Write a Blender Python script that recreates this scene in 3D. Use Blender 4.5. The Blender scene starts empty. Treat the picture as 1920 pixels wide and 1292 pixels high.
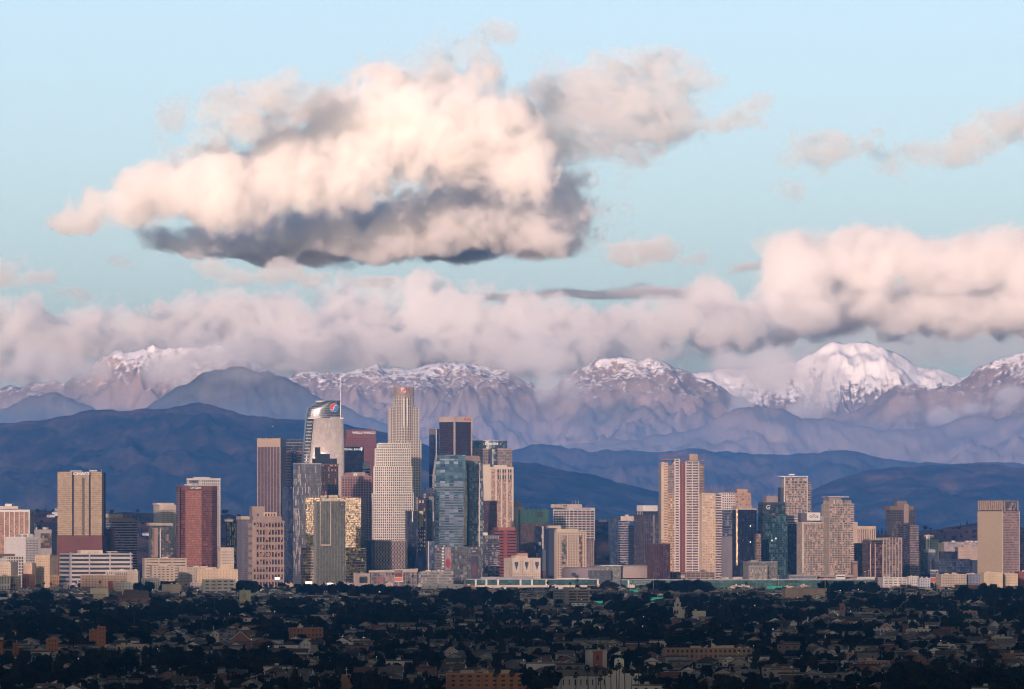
import bpy, bmesh, math, random
import numpy as np
from mathutils import Vector, Matrix
# ------------------------------------------------------------------ camera, sky, sun, exposure
S = bpy.context.scene
F = 12500.0                     # focal length in photo pixels (photo 1920 x 1292)
CX, HY, CAMZ = 960.0, 1010.0, 140.0   # centre column, eye-level row, camera height above sea level
cam_data = bpy.data.cameras.new('camera')
cam = bpy.data.objects.new('camera', cam_data)
S.collection.objects.link(cam)
cam.location = (0, 0, CAMZ); cam.rotation_euler = (math.radians(90), 0, 0)
cam_data.sensor_width = 36.0
cam_data.lens = 36.0 * F / 1920.0
cam_data.shift_y = (HY - 646.0) / 1920.0
cam_data.clip_start = 10.0; cam_data.clip_end = 400000.0
S.camera = cam
SUN_EL = math.radians(8.0)      # low winter sun, behind the camera and a little to its left
SUN_AZ = math.radians(12.0)     # degrees left of straight behind
world = bpy.data.worlds.new('World'); S.world = world; world.use_nodes = True
wn = world.node_tree; wn.nodes.clear()
wo = wn.nodes.new('ShaderNodeOutputWorld'); wb = wn.nodes.new('ShaderNodeBackground'); ws = wn.nodes.new('ShaderNodeTexSky')
ws.sky_type = 'NISHITA'; ws.sun_disc = False; ws.sun_elevation = SUN_EL
ws.sun_rotation = math.radians(180) + SUN_AZ
ws.altitude = 100; ws.air_density = 0.45; ws.dust_density = 1.85; ws.ozone_density = 0.0
wb.inputs['Strength'].default_value = 0.148
wn.links.new(ws.outputs[0], wb.inputs[0]); wn.links.new(wb.outputs[0], wo.inputs[0])
sun_data = bpy.data.lights.new('sun', 'SUN'); sun = bpy.data.objects.new('sun', sun_data)
S.collection.objects.link(sun)
sun_data.energy = 3.2; sun_data.angle = math.radians(0.53); sun_data.color = (1.0, 0.635, 0.56)
_d = Vector((math.sin(SUN_AZ) * math.cos(SUN_EL), math.cos(SUN_AZ) * math.cos(SUN_EL), -math.sin(SUN_EL)))
sun.rotation_euler = _d.to_track_quat('-Z', 'Y').to_euler()
sun.location = (-500, -500, 900)
S.view_settings.view_transform = 'Standard'; S.view_settings.look = 'None'
S.view_settings.exposure = 0.72; S.view_settings.gamma = 1.0
S.view_settings.use_curve_mapping = False
S.cycles.use_denoising = True; S.cycles.filter_width = 1.1
S.cycles.max_bounces = 18; S.cycles.diffuse_bounces = 2; S.cycles.glossy_bounces = 2
S.cycles.transmission_bounces = 2; S.cycles.volume_bounces = 12; S.cycles.transparent_max_bounces = 8
S.cycles.sample_clamp_indirect = 4.0
HAZE_DENS = 3.4e-5
rnd = random.Random(7)
nrng = np.random.default_rng(11)

# ------------------------------------------------------------------ helpers
def PX(px, D): return (px - CX) / F * D
def PZ(py, D): return CAMZ + (HY - py) / F * D
def M(px, D): return px / F * D                       # photo pixels -> metres at distance D
def ground_z(D): return 50.0 + max(0.0, D - 4000.0) * 0.0029 if D < 14000 else 79.0
def ground_y(D): return HY + (CAMZ - ground_z(D)) / D * F

def tag(o, label=None, cat=None, group=None, kind=None):
    if label: o['label'] = label
    if cat: o['category'] = cat
    if group: o['group'] = group
    if kind: o['kind'] = kind
    return o
def link(o, parent=None):
    S.collection.objects.link(o)
    if parent is not None: o.parent = parent
    return o
def empty(name, loc, rz=0.0):
    o = bpy.data.objects.new(name, None); o.location = loc; o.rotation_euler = (0, 0, rz)
    o.empty_display_size = 5.0
    return link(o)
def mesh_obj(name, verts, faces, mat, parent=None, smooth=False):
    me = bpy.data.meshes.new(name)
    me.from_pydata([tuple(v) for v in verts], [], [tuple(f) for f in faces])
    if mat: me.materials.append(mat)
    if smooth:
        me.polygons.foreach_set('use_smooth', np.ones(len(me.polygons), dtype=bool))
    me.update()
    return link(bpy.data.objects.new(name, me), parent)
def np_mesh(name, V, Q, mat, parent=None, smooth=True):
    me = bpy.data.meshes.new(name)
    V = np.asarray(V, np.float32); Q = np.asarray(Q, np.int32); k = Q.shape[1]; n = len(Q)
    me.vertices.add(len(V)); me.vertices.foreach_set('co', V.ravel())
    me.loops.add(n * k); me.loops.foreach_set('vertex_index', Q.ravel())
    me.polygons.add(n); me.polygons.foreach_set('loop_start', np.arange(0, n * k, k, dtype=np.int32))
    me.update(calc_edges=True)
    me.polygons.foreach_set('use_smooth', np.full(n, smooth, dtype=bool))
    if mat: me.materials.append(mat)
    return link(bpy.data.objects.new(name, me), parent)

# value noise -----------------------------------------------------------------
_LAT = {}
def vnoise(seed, *co):
    """smooth value noise in -1..1 at numpy coordinates (2 or 3 axes)"""
    n = 64; key = (seed, len(co))
    if key not in _LAT: _LAT[key] = np.random.default_rng(seed).uniform(-1, 1, (n,) * len(co)).astype(np.float32)
    lat = _LAT[key]
    i0, fr = [], []
    for c in co:
        f = np.floor(c); i0.append(f.astype(np.int64)); t = (c - f).astype(np.float32); fr.append(t * t * (3 - 2 * t))
    out = 0
    for k in range(1 << len(co)):
        w = 1; idx = []
        for a in range(len(co)):
            b = (k >> a) & 1
            w = w * (fr[a] if b else 1 - fr[a]); idx.append((i0[a] + b) % n)
        out = out + w * lat[tuple(idx)]
    return out
def fbm(seed, co, octv=5, gain=0.5, lac=2.03, ridged=False):
    a, s, out = 1.0, 1.0, 0
    for k in range(octv):
        v = vnoise(seed + 17 * k, *[c * s + 5.3 * k for c in co])
        if ridged: v = 1 - 2 * np.abs(v)
        out = out + a * v; a *= gain; s *= lac
    return out
def lerp_pts(pts):
    xs = np.array([p[0] for p in pts], float); ys = np.array([p[1] for p in pts], float)
    return lambda x: np.interp(x, xs, ys)

# node materials ----------------------------------------------------------------
def mat_new(name):
    m = bpy.data.materials.new(name); m.use_nodes = True
    nt = m.node_tree; nt.nodes.clear()
    return m, nt, nt.nodes, nt.links
def ramp(N, stops, interp='LINEAR'):
    r = N.new('ShaderNodeValToRGB'); r.color_ramp.interpolation = interp
    e = r.color_ramp.elements
    while len(e) < len(stops): e.new(0.5)
    for el, (p, c) in zip(e, stops): el.position = p; el.color = (c[0], c[1], c[2], 1)
    return r
def math_node(N, L, op, a, b=None):
    n = N.new('ShaderNodeMath'); n.operation = op
    for i, v in enumerate((a, b)):
        if v is None: continue
        if hasattr(v, 'is_output'): L.new(v, n.inputs[i])
        else: n.inputs[i].default_value = v
    return n.outputs[0]
# ------------------------------------------------------------------ ground, hills, mountains
def hill_mat(name, stops, scale, snow=None, rough_scale=None):
    m, nt, N, L = mat_new(name)
    out = N.new('ShaderNodeOutputMaterial'); b = N.new('ShaderNodeBsdfDiffuse')
    geo = N.new('ShaderNodeNewGeometry')
    n1 = N.new('ShaderNodeTexNoise'); n1.inputs['Scale'].default_value = scale; n1.inputs['Detail'].default_value = 6
    n1.inputs['Roughness'].default_value = 0.65
    L.new(geo.outputs['Position'], n1.inputs['Vector'])
    r = ramp(N, stops); L.new(n1.outputs['Fac'], r.inputs[0])
    col = r.outputs[0]
    if snow:                                  # (z of half cover, z range, noise scale)
        sep = N.new('ShaderNodeSeparateXYZ'); L.new(geo.outputs['Position'], sep.inputs[0])
        sn = N.new('ShaderNodeSeparateXYZ'); L.new(geo.outputs['Normal'], sn.inputs[0])
        h = math_node(N, L, 'DIVIDE', math_node(N, L, 'SUBTRACT', sep.outputs[2], snow[0]), snow[1])
        n2 = N.new('ShaderNodeTexNoise'); n2.inputs['Scale'].default_value = snow[2]; n2.inputs['Detail'].default_value = 7
        n2.inputs['Roughness'].default_value = 0.75
        L.new(geo.outputs['Position'], n2.inputs['Vector'])
        a = math_node(N, L, 'MULTIPLY', math_node(N, L, 'SUBTRACT', n2.outputs['Fac'], 0.5), 4.0)
        c = math_node(N, L, 'MULTIPLY', math_node(N, L, 'SUBTRACT', sn.outputs[2], 0.66), 2.0)
        t = math_node(N, L, 'ADD', math_node(N, L, 'ADD', h, a), c)
        mr = N.new('ShaderNodeMapRange'); mr.inputs['From Min'].default_value = -0.1; mr.inputs['From Max'].default_value = 0.35
        L.new(t, mr.inputs[0])
        mx = N.new('ShaderNodeMix'); mx.data_type = 'RGBA'
        L.new(mr.outputs[0], mx.inputs[0]); L.new(col, mx.inputs[6]); mx.inputs[7].default_value = (0.86, 0.86, 0.88, 1)
        col = mx.outputs[2]
    L.new(col, b.inputs[0]); L.new(b.outputs[0], out.inputs[0])
    return m

def ridge(name, prof, D, depth, mat, seed, nx, nd, x0=-260, x1=2180, base=0.0, rough=0.16, cell=900.0, label=None, fine=0.055, gull=1.0, soft=0.6):
    """a range of hills: crest follows prof (photo columns -> rows) at distance D, slopes fall towards and away from the viewer"""
    px = np.linspace(x0, x1, nx); t = np.linspace(-1.0, 0.45, nd)      # t: -1 foot (near) .. 0 crest .. back
    PXg, T = np.meshgrid(px, t, indexing='ij')
    Dg = D + T * depth
    X = (PXg - CX) / F * D                                             # straight ranges, not fanned from the camera
    row = sum(lerp_pts(prof)(px + q) for q in (-28, -14, 0, 14, 28)) / 5 * soft + lerp_pts(prof)(px) * (1 - soft)
    crest = CAMZ + (HY - row) / F * D
    Hc = np.repeat((crest - base)[:, None], nd, 1)
    warp = fbm(seed + 3, (X / (cell * 2.2), Dg / (cell * 2.2)), 3) * 0.5
    rid = fbm(seed, (X / cell + warp, Dg / (cell * 1.9) + warp * 0.7), 6, 0.52, 2.1, ridged=True)
    fin = fbm(seed + 9, (X / (cell * 0.13), Dg / (cell * 0.16)), 4, 0.6)
    prof_d = np.where(T < 0, (1 + T), 1 - (T / 0.45) * 0.8)
    prof_d = np.where(T < 0, prof_d ** 1.05, prof_d)
    amp = np.clip(np.abs(T) * 3.2, 0.0, 1.0) * np.clip((1 + T) * 3, 0, 1)
    Z = base + Hc * (prof_d + gull * rough * (rid - 1.0) * amp + fine * fin * (0.4 + 0.6 * amp) * np.clip((1 + T) * 3, 0, 1))
    Z = np.maximum(Z, base - 5)
    V = np.stack([X, Dg, Z], -1).reshape(-1, 3)
    i = np.arange(nx - 1)[:, None] * nd + np.arange(nd - 1)[None, :]
    Q = np.stack([i, i + nd, i + nd + 1, i + 1], -1).reshape(-1, 4)
    o = np_mesh(name, V, Q, mat)
    tag(o, label, None, kind='structure')
    return o

m_ground, nt, N, L = mat_new('city_ground')
out = N.new('ShaderNodeOutputMaterial'); b = N.new('ShaderNodeBsdfDiffuse'); geo = N.new('ShaderNodeNewGeometry')
n1 = N.new('ShaderNodeTexNoise'); n1.inputs['Scale'].default_value = 0.02; n1.inputs['Detail'].default_value = 8
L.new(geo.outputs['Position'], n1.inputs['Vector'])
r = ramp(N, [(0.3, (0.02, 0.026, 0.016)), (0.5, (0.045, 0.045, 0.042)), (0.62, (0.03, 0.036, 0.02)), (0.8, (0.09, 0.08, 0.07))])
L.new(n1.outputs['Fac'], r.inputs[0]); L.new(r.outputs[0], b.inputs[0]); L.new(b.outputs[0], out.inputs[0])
_gy = [-12000, -5200, -4000, -2500, 0, 4000, 6000, 8000, 10000, 12000, 14000, 20000, 33400]
_gz = [50] * 6 + [ground_z(d) for d in (6000, 8000, 10000, 12000)] + [79, 79, 79]
_gx = [-24000, -3000, 0, 3000, 24000]
gv = [(x, y, z) for y, z in zip(_gy, _gz) for x in _gx]
gf = [(a * 5 + c, a * 5 + c + 1, (a + 1) * 5 + c + 1, (a + 1) * 5 + c) for a in range(len(_gy) - 1) for c in range(4)]
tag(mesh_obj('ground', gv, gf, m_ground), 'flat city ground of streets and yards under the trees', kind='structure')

# the hill that the viewpoint stands on
hx = np.linspace(-5000, 4000, 90); ht = np.linspace(-3600, -150, 40)
HX, HT = np.meshgrid(hx, ht, indexing='ij')
HZ = 49 + 92 * np.exp(-((HT + 1500) / 1500) ** 4) * np.exp(-(HX / 3400) ** 4) * (1 + 0.10 * fbm(91, (HX / 900, HT / 900), 4))
HZ = np.where(HT > -1500, np.minimum(HZ, 134), HZ)
hv = np.stack([HX, HT, HZ], -1).reshape(-1, 3)
hi = np.arange(89)[:, None] * 40 + np.arange(39)[None, :]
hq = np.stack([hi, hi + 40, hi + 41, hi + 1], -1).reshape(-1, 4)
m_scrub = hill_mat('scrub', [(0.3, (0.03, 0.035, 0.018)), (0.6, (0.07, 0.065, 0.035)), (0.8, (0.12, 0.1, 0.06))], 0.01)
tag(np_mesh('viewpoint_hill', hv, hq, m_scrub), 'scrub covered hill behind the viewpoint', kind='structure')

m_chap = hill_mat('chaparral', [(0.32, (0.03, 0.026, 0.022)), (0.46, (0.065, 0.042, 0.034)), (0.57, (0.125, 0.074, 0.056)), (0.72, (0.24, 0.15, 0.11))], 0.006)
m_chap2 = hill_mat('chaparral_far', [(0.3, (0.06, 0.055, 0.05)), (0.5, (0.12, 0.095, 0.08)), (0.65, (0.18, 0.13, 0.1)), (0.8, (0.28, 0.2, 0.15))], 0.003)
ridge('front_hills', [(-260, 790), (0, 798), (60, 790), (130, 778), (200, 769), (260, 765), (312, 765), (345, 756), (375, 755), (410, 764), (450, 774), (520, 785), (570, 787),
      (640, 797), (700, 806), (760, 820), (800, 835), (880, 852), (960, 868), (1000, 868), (1040, 876), (1100, 890), (1170, 906), (1240, 925), (1340, 955), (1480, 990), (2180, 1000)],
      25000, 2300, m_chap, 21, 620, 130, base=77, rough=0.13, cell=800, fine=0.04, label='dark blue chaparral hills behind the towers')
ridge('east_hills', [(-260, 1000), (1280, 990), (1420, 965), (1500, 930), (1560, 902), (1610, 886), (1680, 876), (1750, 872), (1800, 868), (1850, 870), (1920, 876), (2000, 880), (2180, 900)],
      27500, 2400, m_chap, 22, 420, 100, x0=1180, base=77, rough=0.12, cell=800, fine=0.04, label='dark blue round hills on the horizon')
ridge('purple_hills', [(-260, 900), (800, 880), (930, 850), (980, 838), (1012, 828), (1060, 838), (1120, 845), (1180, 850), (1240, 848), (1300, 838), (1360, 845), (1420, 851),
      (1480, 855), (1540, 850), (1600, 844), (1645, 856), (1700, 866), (1760, 872), (1850, 866), (1920, 872), (2180, 860)],
      31800, 2300, m_chap2, 23, 620, 110, x0=600, base=77, rough=0.2, cell=900, label='hazy purple foothills below the mountains')
# the high ranges beyond the haze of the basin
m_rock = hill_mat('mountain_rock', [(0.3, (0.14, 0.12, 0.115)), (0.5, (0.29, 0.23, 0.20)), (0.66, (0.42, 0.32, 0.27)), (0.8, (0.55, 0.44, 0.37))], 0.0022, snow=(1510, 420, 0.02))
m_rock2 = hill_mat('mountain_rock_high', [(0.3, (0.12, 0.11, 0.1)), (0.5, (0.25, 0.2, 0.18)), (0.7, (0.4, 0.33, 0.28))], 0.002, snow=(1400, 360, 0.016))
m_mauve = hill_mat('dry_slope', [(0.3, (0.17, 0.15, 0.145)), (0.5, (0.27, 0.22, 0.2)), (0.75, (0.42, 0.33, 0.29))], 0.003)
m_slope = hill_mat('forest_slope', [(0.3, (0.07, 0.075, 0.07)), (0.55, (0.15, 0.14, 0.12)), (0.8, (0.27, 0.22, 0.18))], 0.003)
ridge('forested_mountains', [(-260, 760), (-60, 775), (20, 766), (55, 742), (85, 728), (115, 735), (150, 752), (190, 772), (250, 775), (300, 738), (350, 714), (400, 694), (450, 688), (500, 706), (520, 709),
      (560, 722), (600, 742), (650, 765), (700, 785), (800, 830), (900, 880), (1000, 950)],
      41000, 3600, m_slope, 31, 420, 110, x1=1000, base=60, rough=0.2, cell=1100, soft=0.8, label='blue forested mountain slopes under the cloud bank')
ridge('mauve_slopes', [(940, 860), (1040, 838), (1120, 826), (1200, 822), (1290, 808), (1340, 788), (1385, 766), (1420, 757), (1460, 768), (1505, 786), (1540, 778), (1580, 792), (1650, 806), (1720, 800), (1800, 782), (1850, 784), (1920, 770), (2180, 750)],
      44000, 3400, m_mauve, 33, 460, 110, x0=940, base=60, rough=0.2, cell=1000, soft=0.8, label='pale mauve mountain spurs below the snowy peak')
ridge('snowy_range', [(-260, 740), (0, 726), (50, 728), (120, 714), (170, 690), (215, 662), (250, 655), (300, 650), (340, 646), (420, 655), (500, 695), (545, 706), (600, 696), (640, 697),
      (700, 690), (760, 688), (800, 680), (850, 676), (900, 682), (940, 692), (1000, 722), (1030, 730), (1060, 705), (1090, 684), (1130, 674), (1180, 668), (1240, 676),
      (1300, 700), (1360, 730), (1420, 760), (1500, 790), (1600, 770), (1640, 745), (1680, 718), (1710, 716), (1740, 735), (1780, 725), (1830, 690), (1880, 668), (1920, 657), (2050, 635), (2180, 650)],
      50000, 4800, m_rock, 41, 900, 200, base=40, rough=0.26, cell=1300, fine=0.05, soft=0.2, label='rugged mountain range dusted with snow along its crest')
ridge('snow_peak', [(-260, 830), (1100, 760), (1240, 700), (1300, 695), (1340, 694), (1400, 690), (1450, 686), (1500, 676), (1530, 658), (1560, 641), (1600, 637), (1640, 640), (1665, 652), (1690, 668), (1720, 684),
      (1750, 686), (1775, 697), (1800, 705), (1860, 690), (1920, 680), (2180, 690)],
      58000, 4600, m_rock2, 47, 560, 150, x0=1080, base=40, rough=0.2, cell=1300, fine=0.035, soft=0.15, label='high snow covered peak above the cloud')
# ------------------------------------------------------------------ clouds
def cloud_mat(name, dens, col=(0.94, 0.962, 1.0)):
    m, nt, N, L = mat_new(name)
    out = N.new('ShaderNodeOutputMaterial'); v = N.new('ShaderNodeVolumeScatter')
    v.inputs['Color'].default_value = (*col, 1); v.inputs['Density'].default_value = dens; v.inputs['Anisotropy'].default_value = 0.0
    L.new(v.outputs[0], out.inputs['Volume'])
    return m
def surface_nets(f, iso, origin, h):
    """closed quad surface of f > iso (numpy array), every cell crossing gets one vertex"""
    f = np.pad(f, 1, constant_values=-9.0) - iso
    s = f > 0
    c = [s[i:s.shape[0] - 1 + i, j:s.shape[1] - 1 + j, k:s.shape[2] - 1 + k] for i in (0, 1) for j in (0, 1) for k in (0, 1)]
    cnt = sum(x.astype(np.int8) for x in c)
    cell = (cnt > 0) & (cnt < 8)
    ids = np.full(cell.shape, -1, np.int64); idx = np.argwhere(cell); ids[cell] = np.arange(len(idx))
    acc = np.zeros((len(idx), 3)); num = np.zeros(len(idx))
    I, J, K = idx.T
    for ax in range(3):
        o1, o2 = [a for a in range(3) if a != ax]
        for a in (0, 1):
            for b_ in (0, 1):
                off = [0, 0, 0]; off[o1] = a; off[o2] = b_
                off2 = list(off); off2[ax] = 1
                v0 = f[I + off[0], J + off[1], K + off[2]]; v1 = f[I + off2[0], J + off2[1], K + off2[2]]
                x = (v0 > 0) != (v1 > 0)
                t = np.where(x, np.clip(v0 / np.where(x, v0 - v1, 1), 0.05, 0.95), 0)
                p = np.tile(np.array(off, float), (len(idx), 1)); p[:, ax] = t
                acc[x] += p[x]; num += x
    V = (idx + acc / num[:, None] - 1.0) * h + origin
    Q = []
    for ax in range(3):
        o1, o2 = [(1, 2), (2, 0), (0, 1)][ax]
        a = [slice(1, -1)] * 3; a[ax] = slice(0, -1)
        b_ = list(a); b_[ax] = slice(1, None)
        s0 = s[tuple(a)]; s1 = s[tuple(b_)]
        e = np.argwhere(s0 != s1)
        if not len(e): continue
        flip = s0[tuple(e.T)]
        e[:, o1] += 1; e[:, o2] += 1
        def cid(d1, d2):
            q = e.copy(); q[:, o1] += d1; q[:, o2] += d2
            return ids[tuple(q.T)]
        q = np.stack([cid(-1, -1), cid(0, -1), cid(0, 0), cid(-1, 0)], 1)
        q[~flip] = q[~flip][:, ::-1]
        Q.append(q)
    return V, np.concatenate(Q)
M_CLOUD = {}
def cloud(name, label, D, blobs, h_px, seed, levels, deep=0.55, rough=1.0, cell=70.0, base=None, group=None, octv=6, gain=0.66, squash=1.0, cat='cloud', frill=0.0):
    """blobs: (px, py, rx, ry[, depth offset px[, weight]]) in photo pixels at distance D; base: row of the flat underside
    levels: (iso, volume density per metre) nested shells, thin veil outside and dense core inside"""
    hm = M(h_px, D)
    x0 = min(b[0] - b[2] for b in blobs) - 46; x1 = max(b[0] + b[2] for b in blobs) + 46
    y0 = min(b[1] - b[3] for b in blobs) - 46; y1 = max(b[1] + b[3] for b in blobs) + 46
    rr = [max(b[2], b[3]) * deep for b in blobs]
    dz = [b[4] if len(b) > 4 else 0 for b in blobs]
    d0 = min(z - r_ for z, r_ in zip(dz, rr)) - 45; d1 = max(z + r_ for z, r_ in zip(dz, rr)) + 45
    gx = np.arange(x0, x1, h_px, dtype=np.float32); gd = np.arange(d0, d1, h_px * 1.6, dtype=np.float32); gy = np.arange(-y1, -y0, h_px, dtype=np.float32)
    X, DD, Y = np.meshgrid(gx, gd, gy, indexing='ij')
    wv = 0.22 * cell; X_, Y_ = X, Y
    X = X + wv * vnoise(seed + 31, X / cell * .8, DD / cell * .8, Y / cell * .8); Y = Y + wv * vnoise(seed + 33, X_ / cell * .8, DD / cell * .8, Y / cell * .8)
    n = fbm(seed, (X / cell, DD / cell, Y / (cell * squash)), octv, gain)
    bil = 1 - np.abs(vnoise(seed + 5, X / (cell * .62), DD / (cell * .62), Y / (cell * .62))) * 2
    f = np.full(X.shape, -9.0, np.float32)
    for b, r_, z in zip(blobs, rr, dz):
        w = b[5] if len(b) > 5 else 1.0
        d = np.sqrt(((X - b[0]) / b[2]) ** 2 + ((DD - z) / r_) ** 2 + ((Y + b[1]) / b[3]) ** 2)
        f = np.maximum(f, (1.0 - d) * w)
    fb = f
    f = f + rough * (0.36 * n + 0.12 * bil - 0.06)
    if base is not None:
        bl = base(X) if callable(base) else base
        f = f - np.clip((-Y - bl + 14 * vnoise(seed + 8, X / 40, DD / 40)) / 22.0, 0, 3)
    hd = hm * 1.6
    fields = [(f, iso, dens, ['veil', 'billow', 'core', 'heart'][k]) for k, (iso, dens) in enumerate(levels)]
    if frill:                                   # torn filaments round the edge
        sx_ = X + .55 * Y; ri_ = fbm(seed + 77, (sx_ / (cell * .5), DD / (cell * .45), Y / (cell * .26)), 4, .62, ridged=True)
        f2 = np.minimum(fb + .28, .34) + .26 * ri_ - .50
        if base is not None: f2 = f2 - np.clip((-Y - bl - 6) / 16.0, 0, 3)
        fields.append((f2, 0.0, frill, 'wisp'))
    root = empty(name, (PX((x0 + x1) / 2, D), D, PZ((y0 + y1) / 2, D)))
    tag(root, label, cat, group)
    for fld, iso, dens, pn in fields:
        if not (fld > iso).any(): continue
        V, Q = surface_nets(fld, iso, np.zeros(3), 1.0)
        V = np.stack([PX(gx[0] + V[:, 0] * h_px, D) - root.location.x, D + M(gd[0], D) + V[:, 1] * hd - root.location.y,
                      PZ(-(gy[0] + V[:, 2] * h_px), D) - root.location.z], 1)
        key = round(dens, 7)
        if key not in M_CLOUD: M_CLOUD[key] = cloud_mat('cloud_vapour', dens)
        np_mesh(pn, V, Q, M_CLOUD[key], root)
    return root
LV = [(-0.16, 0.00022), (-0.05, 0.0009), (0.05, 0.003), (0.2, 0.004)]
LB = [(-0.13, 0.0003), (0.0, 0.0014), (0.12, 0.0032)]
LX = [(-0.14, 0.0002), (0.0, 0.0006), (0.15, 0.001)]
LW = [(-0.14, 0.0004), (-0.02, 0.0013), (0.12, 0.003)]
cloud('big_cumulus', 'large pink cumulus cloud with grey blue base floating over the towers', 72000,
      [(190, 420, 70, 26, -260), (250, 405, 90, 40, -260), (320, 385, 110, 55, -260), (430, 365, 130, 75, -240), (540, 330, 140, 100, -200), (640, 290, 140, 105, -180), (740, 265, 140, 115, -180), (860, 260, 130, 105, -180),
       (940, 300, 110, 90, -160), (900, 330, 120, 80, 60), (480, 452, 180, 46, 50), (640, 445, 240, 58, 85), (800, 425, 260, 70, 95), (1000, 365, 120, 75, 110), (960, 430, 170, 52, -20), (1070, 415, 80, 46, 0)],
      3.4, 101, LV, gain=0.74, base=lambda X: np.interp(X, [100, 260, 420, 700, 900, 1150], [438, 446, 484, 490, 478, 468]))
cloud('crest_cloud', 'thin mauve cloud rising from the top of the large cumulus', 74000,
      [(770, 180, 90, 60), (850, 160, 110, 70), (900, 180, 80, 60), (885, 115, 56, 40), (790, 150, 60, 46)], 4, 105, LX, rough=1.5, cell=48, gain=0.74)
cloud('veil_cloud', 'thin ragged pink cloud trailing off the large cumulus', 75000,
      [(1050, 250, 130, 60), (1120, 205, 140, 80), (1180, 220, 130, 85), (1130, 270, 90, 40), (1090, 160, 90, 34), (1220, 120, 90, 40), (1280, 150, 60, 36), (1330, 152, 26, 20), (1180, 130, 80, 34)],
      4, 111, LX, rough=1.6, cell=60, frill=0.0012)
cloud('tuft_cloud', 'small pink tuft cloud with grey foot beside the cumulus', 70000,
      [(440, 195, 70, 42), (520, 185, 85, 40), (570, 200, 50, 34), (390, 255, 40, 26, 40), (470, 230, 70, 30)], 4, 121, LX, rough=1.6, cell=42, frill=0.0014)
W = 'ragged pink cloud scraps drifting in the open sky'
for k, bl in enumerate([[(318, 215, 30, 34), (300, 262, 20, 18), (345, 190, 22, 20)],
                        [(1420, 195, 36, 18), (1385, 222, 48, 20), (1340, 232, 46, 14)],
                        [(1478, 356, 32, 18)],
                        [(1480, 285, 26, 26), (1545, 278, 60, 30), (1600, 275, 44, 22), (1535, 318, 22, 18), (1640, 246, 22, 10)],
                        [(1665, 300, 34, 34), (1720, 285, 50, 22), (1790, 290, 60, 26), (1840, 262, 60, 34), (1900, 235, 70, 34), (1960, 210, 70, 30)],
                        [(925, 62, 44, 22)], [(225, 490, 26, 14)], [(140, 552, 34, 12)]]):
    cloud('cloud_scrap', ['torn pink cloud scrap hanging beyond the tuft cloud', 'thin curved cloud scrap at the tail of the veil cloud', 'tiny round pink cloud puff alone in clear sky',
          'winged pink cloud scrap above the right hand cumulus', 'long pink cloud streak with grey belly above the snowy peak', 'faint cloud wisp above the top of the large cumulus',
          'small faint cloud puff under the arm of the large cumulus', 'faint flat cloud sliver above the left cloud bank'][k], 74000 + 300 * k, bl, 4, 131 + k, LX, rough=1.6, cell=34, frill=0.0014)
cloud('low_cloud', 'low mauve cloud with grey foot between the cumulus and the bank', 70000,
      [(1180, 478, 50, 28), (1230, 470, 70, 28), (1290, 486, 36, 16)], 4, 151, LW, rough=1.2, cell=40, base=498)
cloud('edge_cloud', 'soft pink cloud reaching in over the left cloud bank', 70000, [(-20, 510, 70, 34), (40, 522, 50, 18), (80, 520, 34, 12)], 4, 155, LW, rough=1.3, cell=40)
cloud('under_cloud', 'row of small pink cloud puffs under the large cumulus', 70000,
      [(405, 505, 36, 18), (450, 520, 40, 16), (530, 515, 54, 26), (590, 525, 44, 20), (645, 525, 34, 20), (700, 530, 60, 12)], 4, 158, LW, rough=1.4, cell=36)
cloud('cloud_bank', 'long pink and mauve cloud bank lying along the mountain crest', 66000,
      [(-60, 640, 140, 60), (60, 640, 150, 62), (180, 640, 150, 62), (300, 630, 160, 62), (420, 620, 160, 64), (540, 610, 150, 60), (650, 610, 150, 56), (760, 600, 130, 58), (840, 590, 110, 48), (930, 600, 130, 44),
       (1050, 610, 150, 40), (1180, 620, 150, 40), (1300, 610, 130, 46), (520, 660, 220, 40, -80), (760, 660, 220, 36, -60), (1000, 660, 240, 36, -40)],
      5, 161, LB, deep=0.7, cell=58, rough=1.55, gain=0.7)
cloud('right_cumulus', 'broad cream topped cumulus cloud standing over the snowy peak', 68000,
      [(1340, 560, 60, 40, -60), (1400, 590, 60, 40, -60), (1480, 480, 60, 44, -60), (1480, 560, 100, 80, -40), (1540, 490, 90, 60), (1640, 500, 120, 66), (1740, 490, 130, 60), (1850, 480, 130, 56), (1950, 490, 130, 66),
       (1600, 570, 160, 70, 60), (1760, 580, 190, 60, 90), (1920, 580, 160, 60, 90), (1420, 630, 90, 30, -60)],
      5, 171, LV, deep=0.7, cell=70, rough=1.0)
cloud('back_layer_cloud', 'pale mauve cloud layer filling the gap behind the peaks', 80000, [(-40 + 160 * k, 650 + 14 * math.sin(k * 2.1), 200, 58) for k in range(14)] + [(1500 + 110 * k, 610, 150, 46) for k in range(5)],
      8, 186, [(-0.1, 0.0002), (0.1, 0.0005)], deep=0.6, cell=90, squash=0.6)
cloud('range_haze', 'thin pinkish evening mist lying before the snowy mountain range', 37000, [(-250 + 150 * k, 815 + 10 * math.sin(k * 1.7), 240, 125 + 14 * math.sin(k * 2.9)) for k in range(18)],
      14, 187, [(-0.05, 0.00010), (0.25, 0.00012)], deep=1.0, cell=160, rough=0.5, cat='mist')
cloud('streak_cloud', 'flat grey blue cloud streak between the bank and the cumulus', 74000, [(980, 553, 110, 8), (1100, 550, 120, 9), (1230, 543, 110, 13), (1400, 505, 50, 12)], 4, 181, LW, rough=0.6, cell=60)
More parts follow.
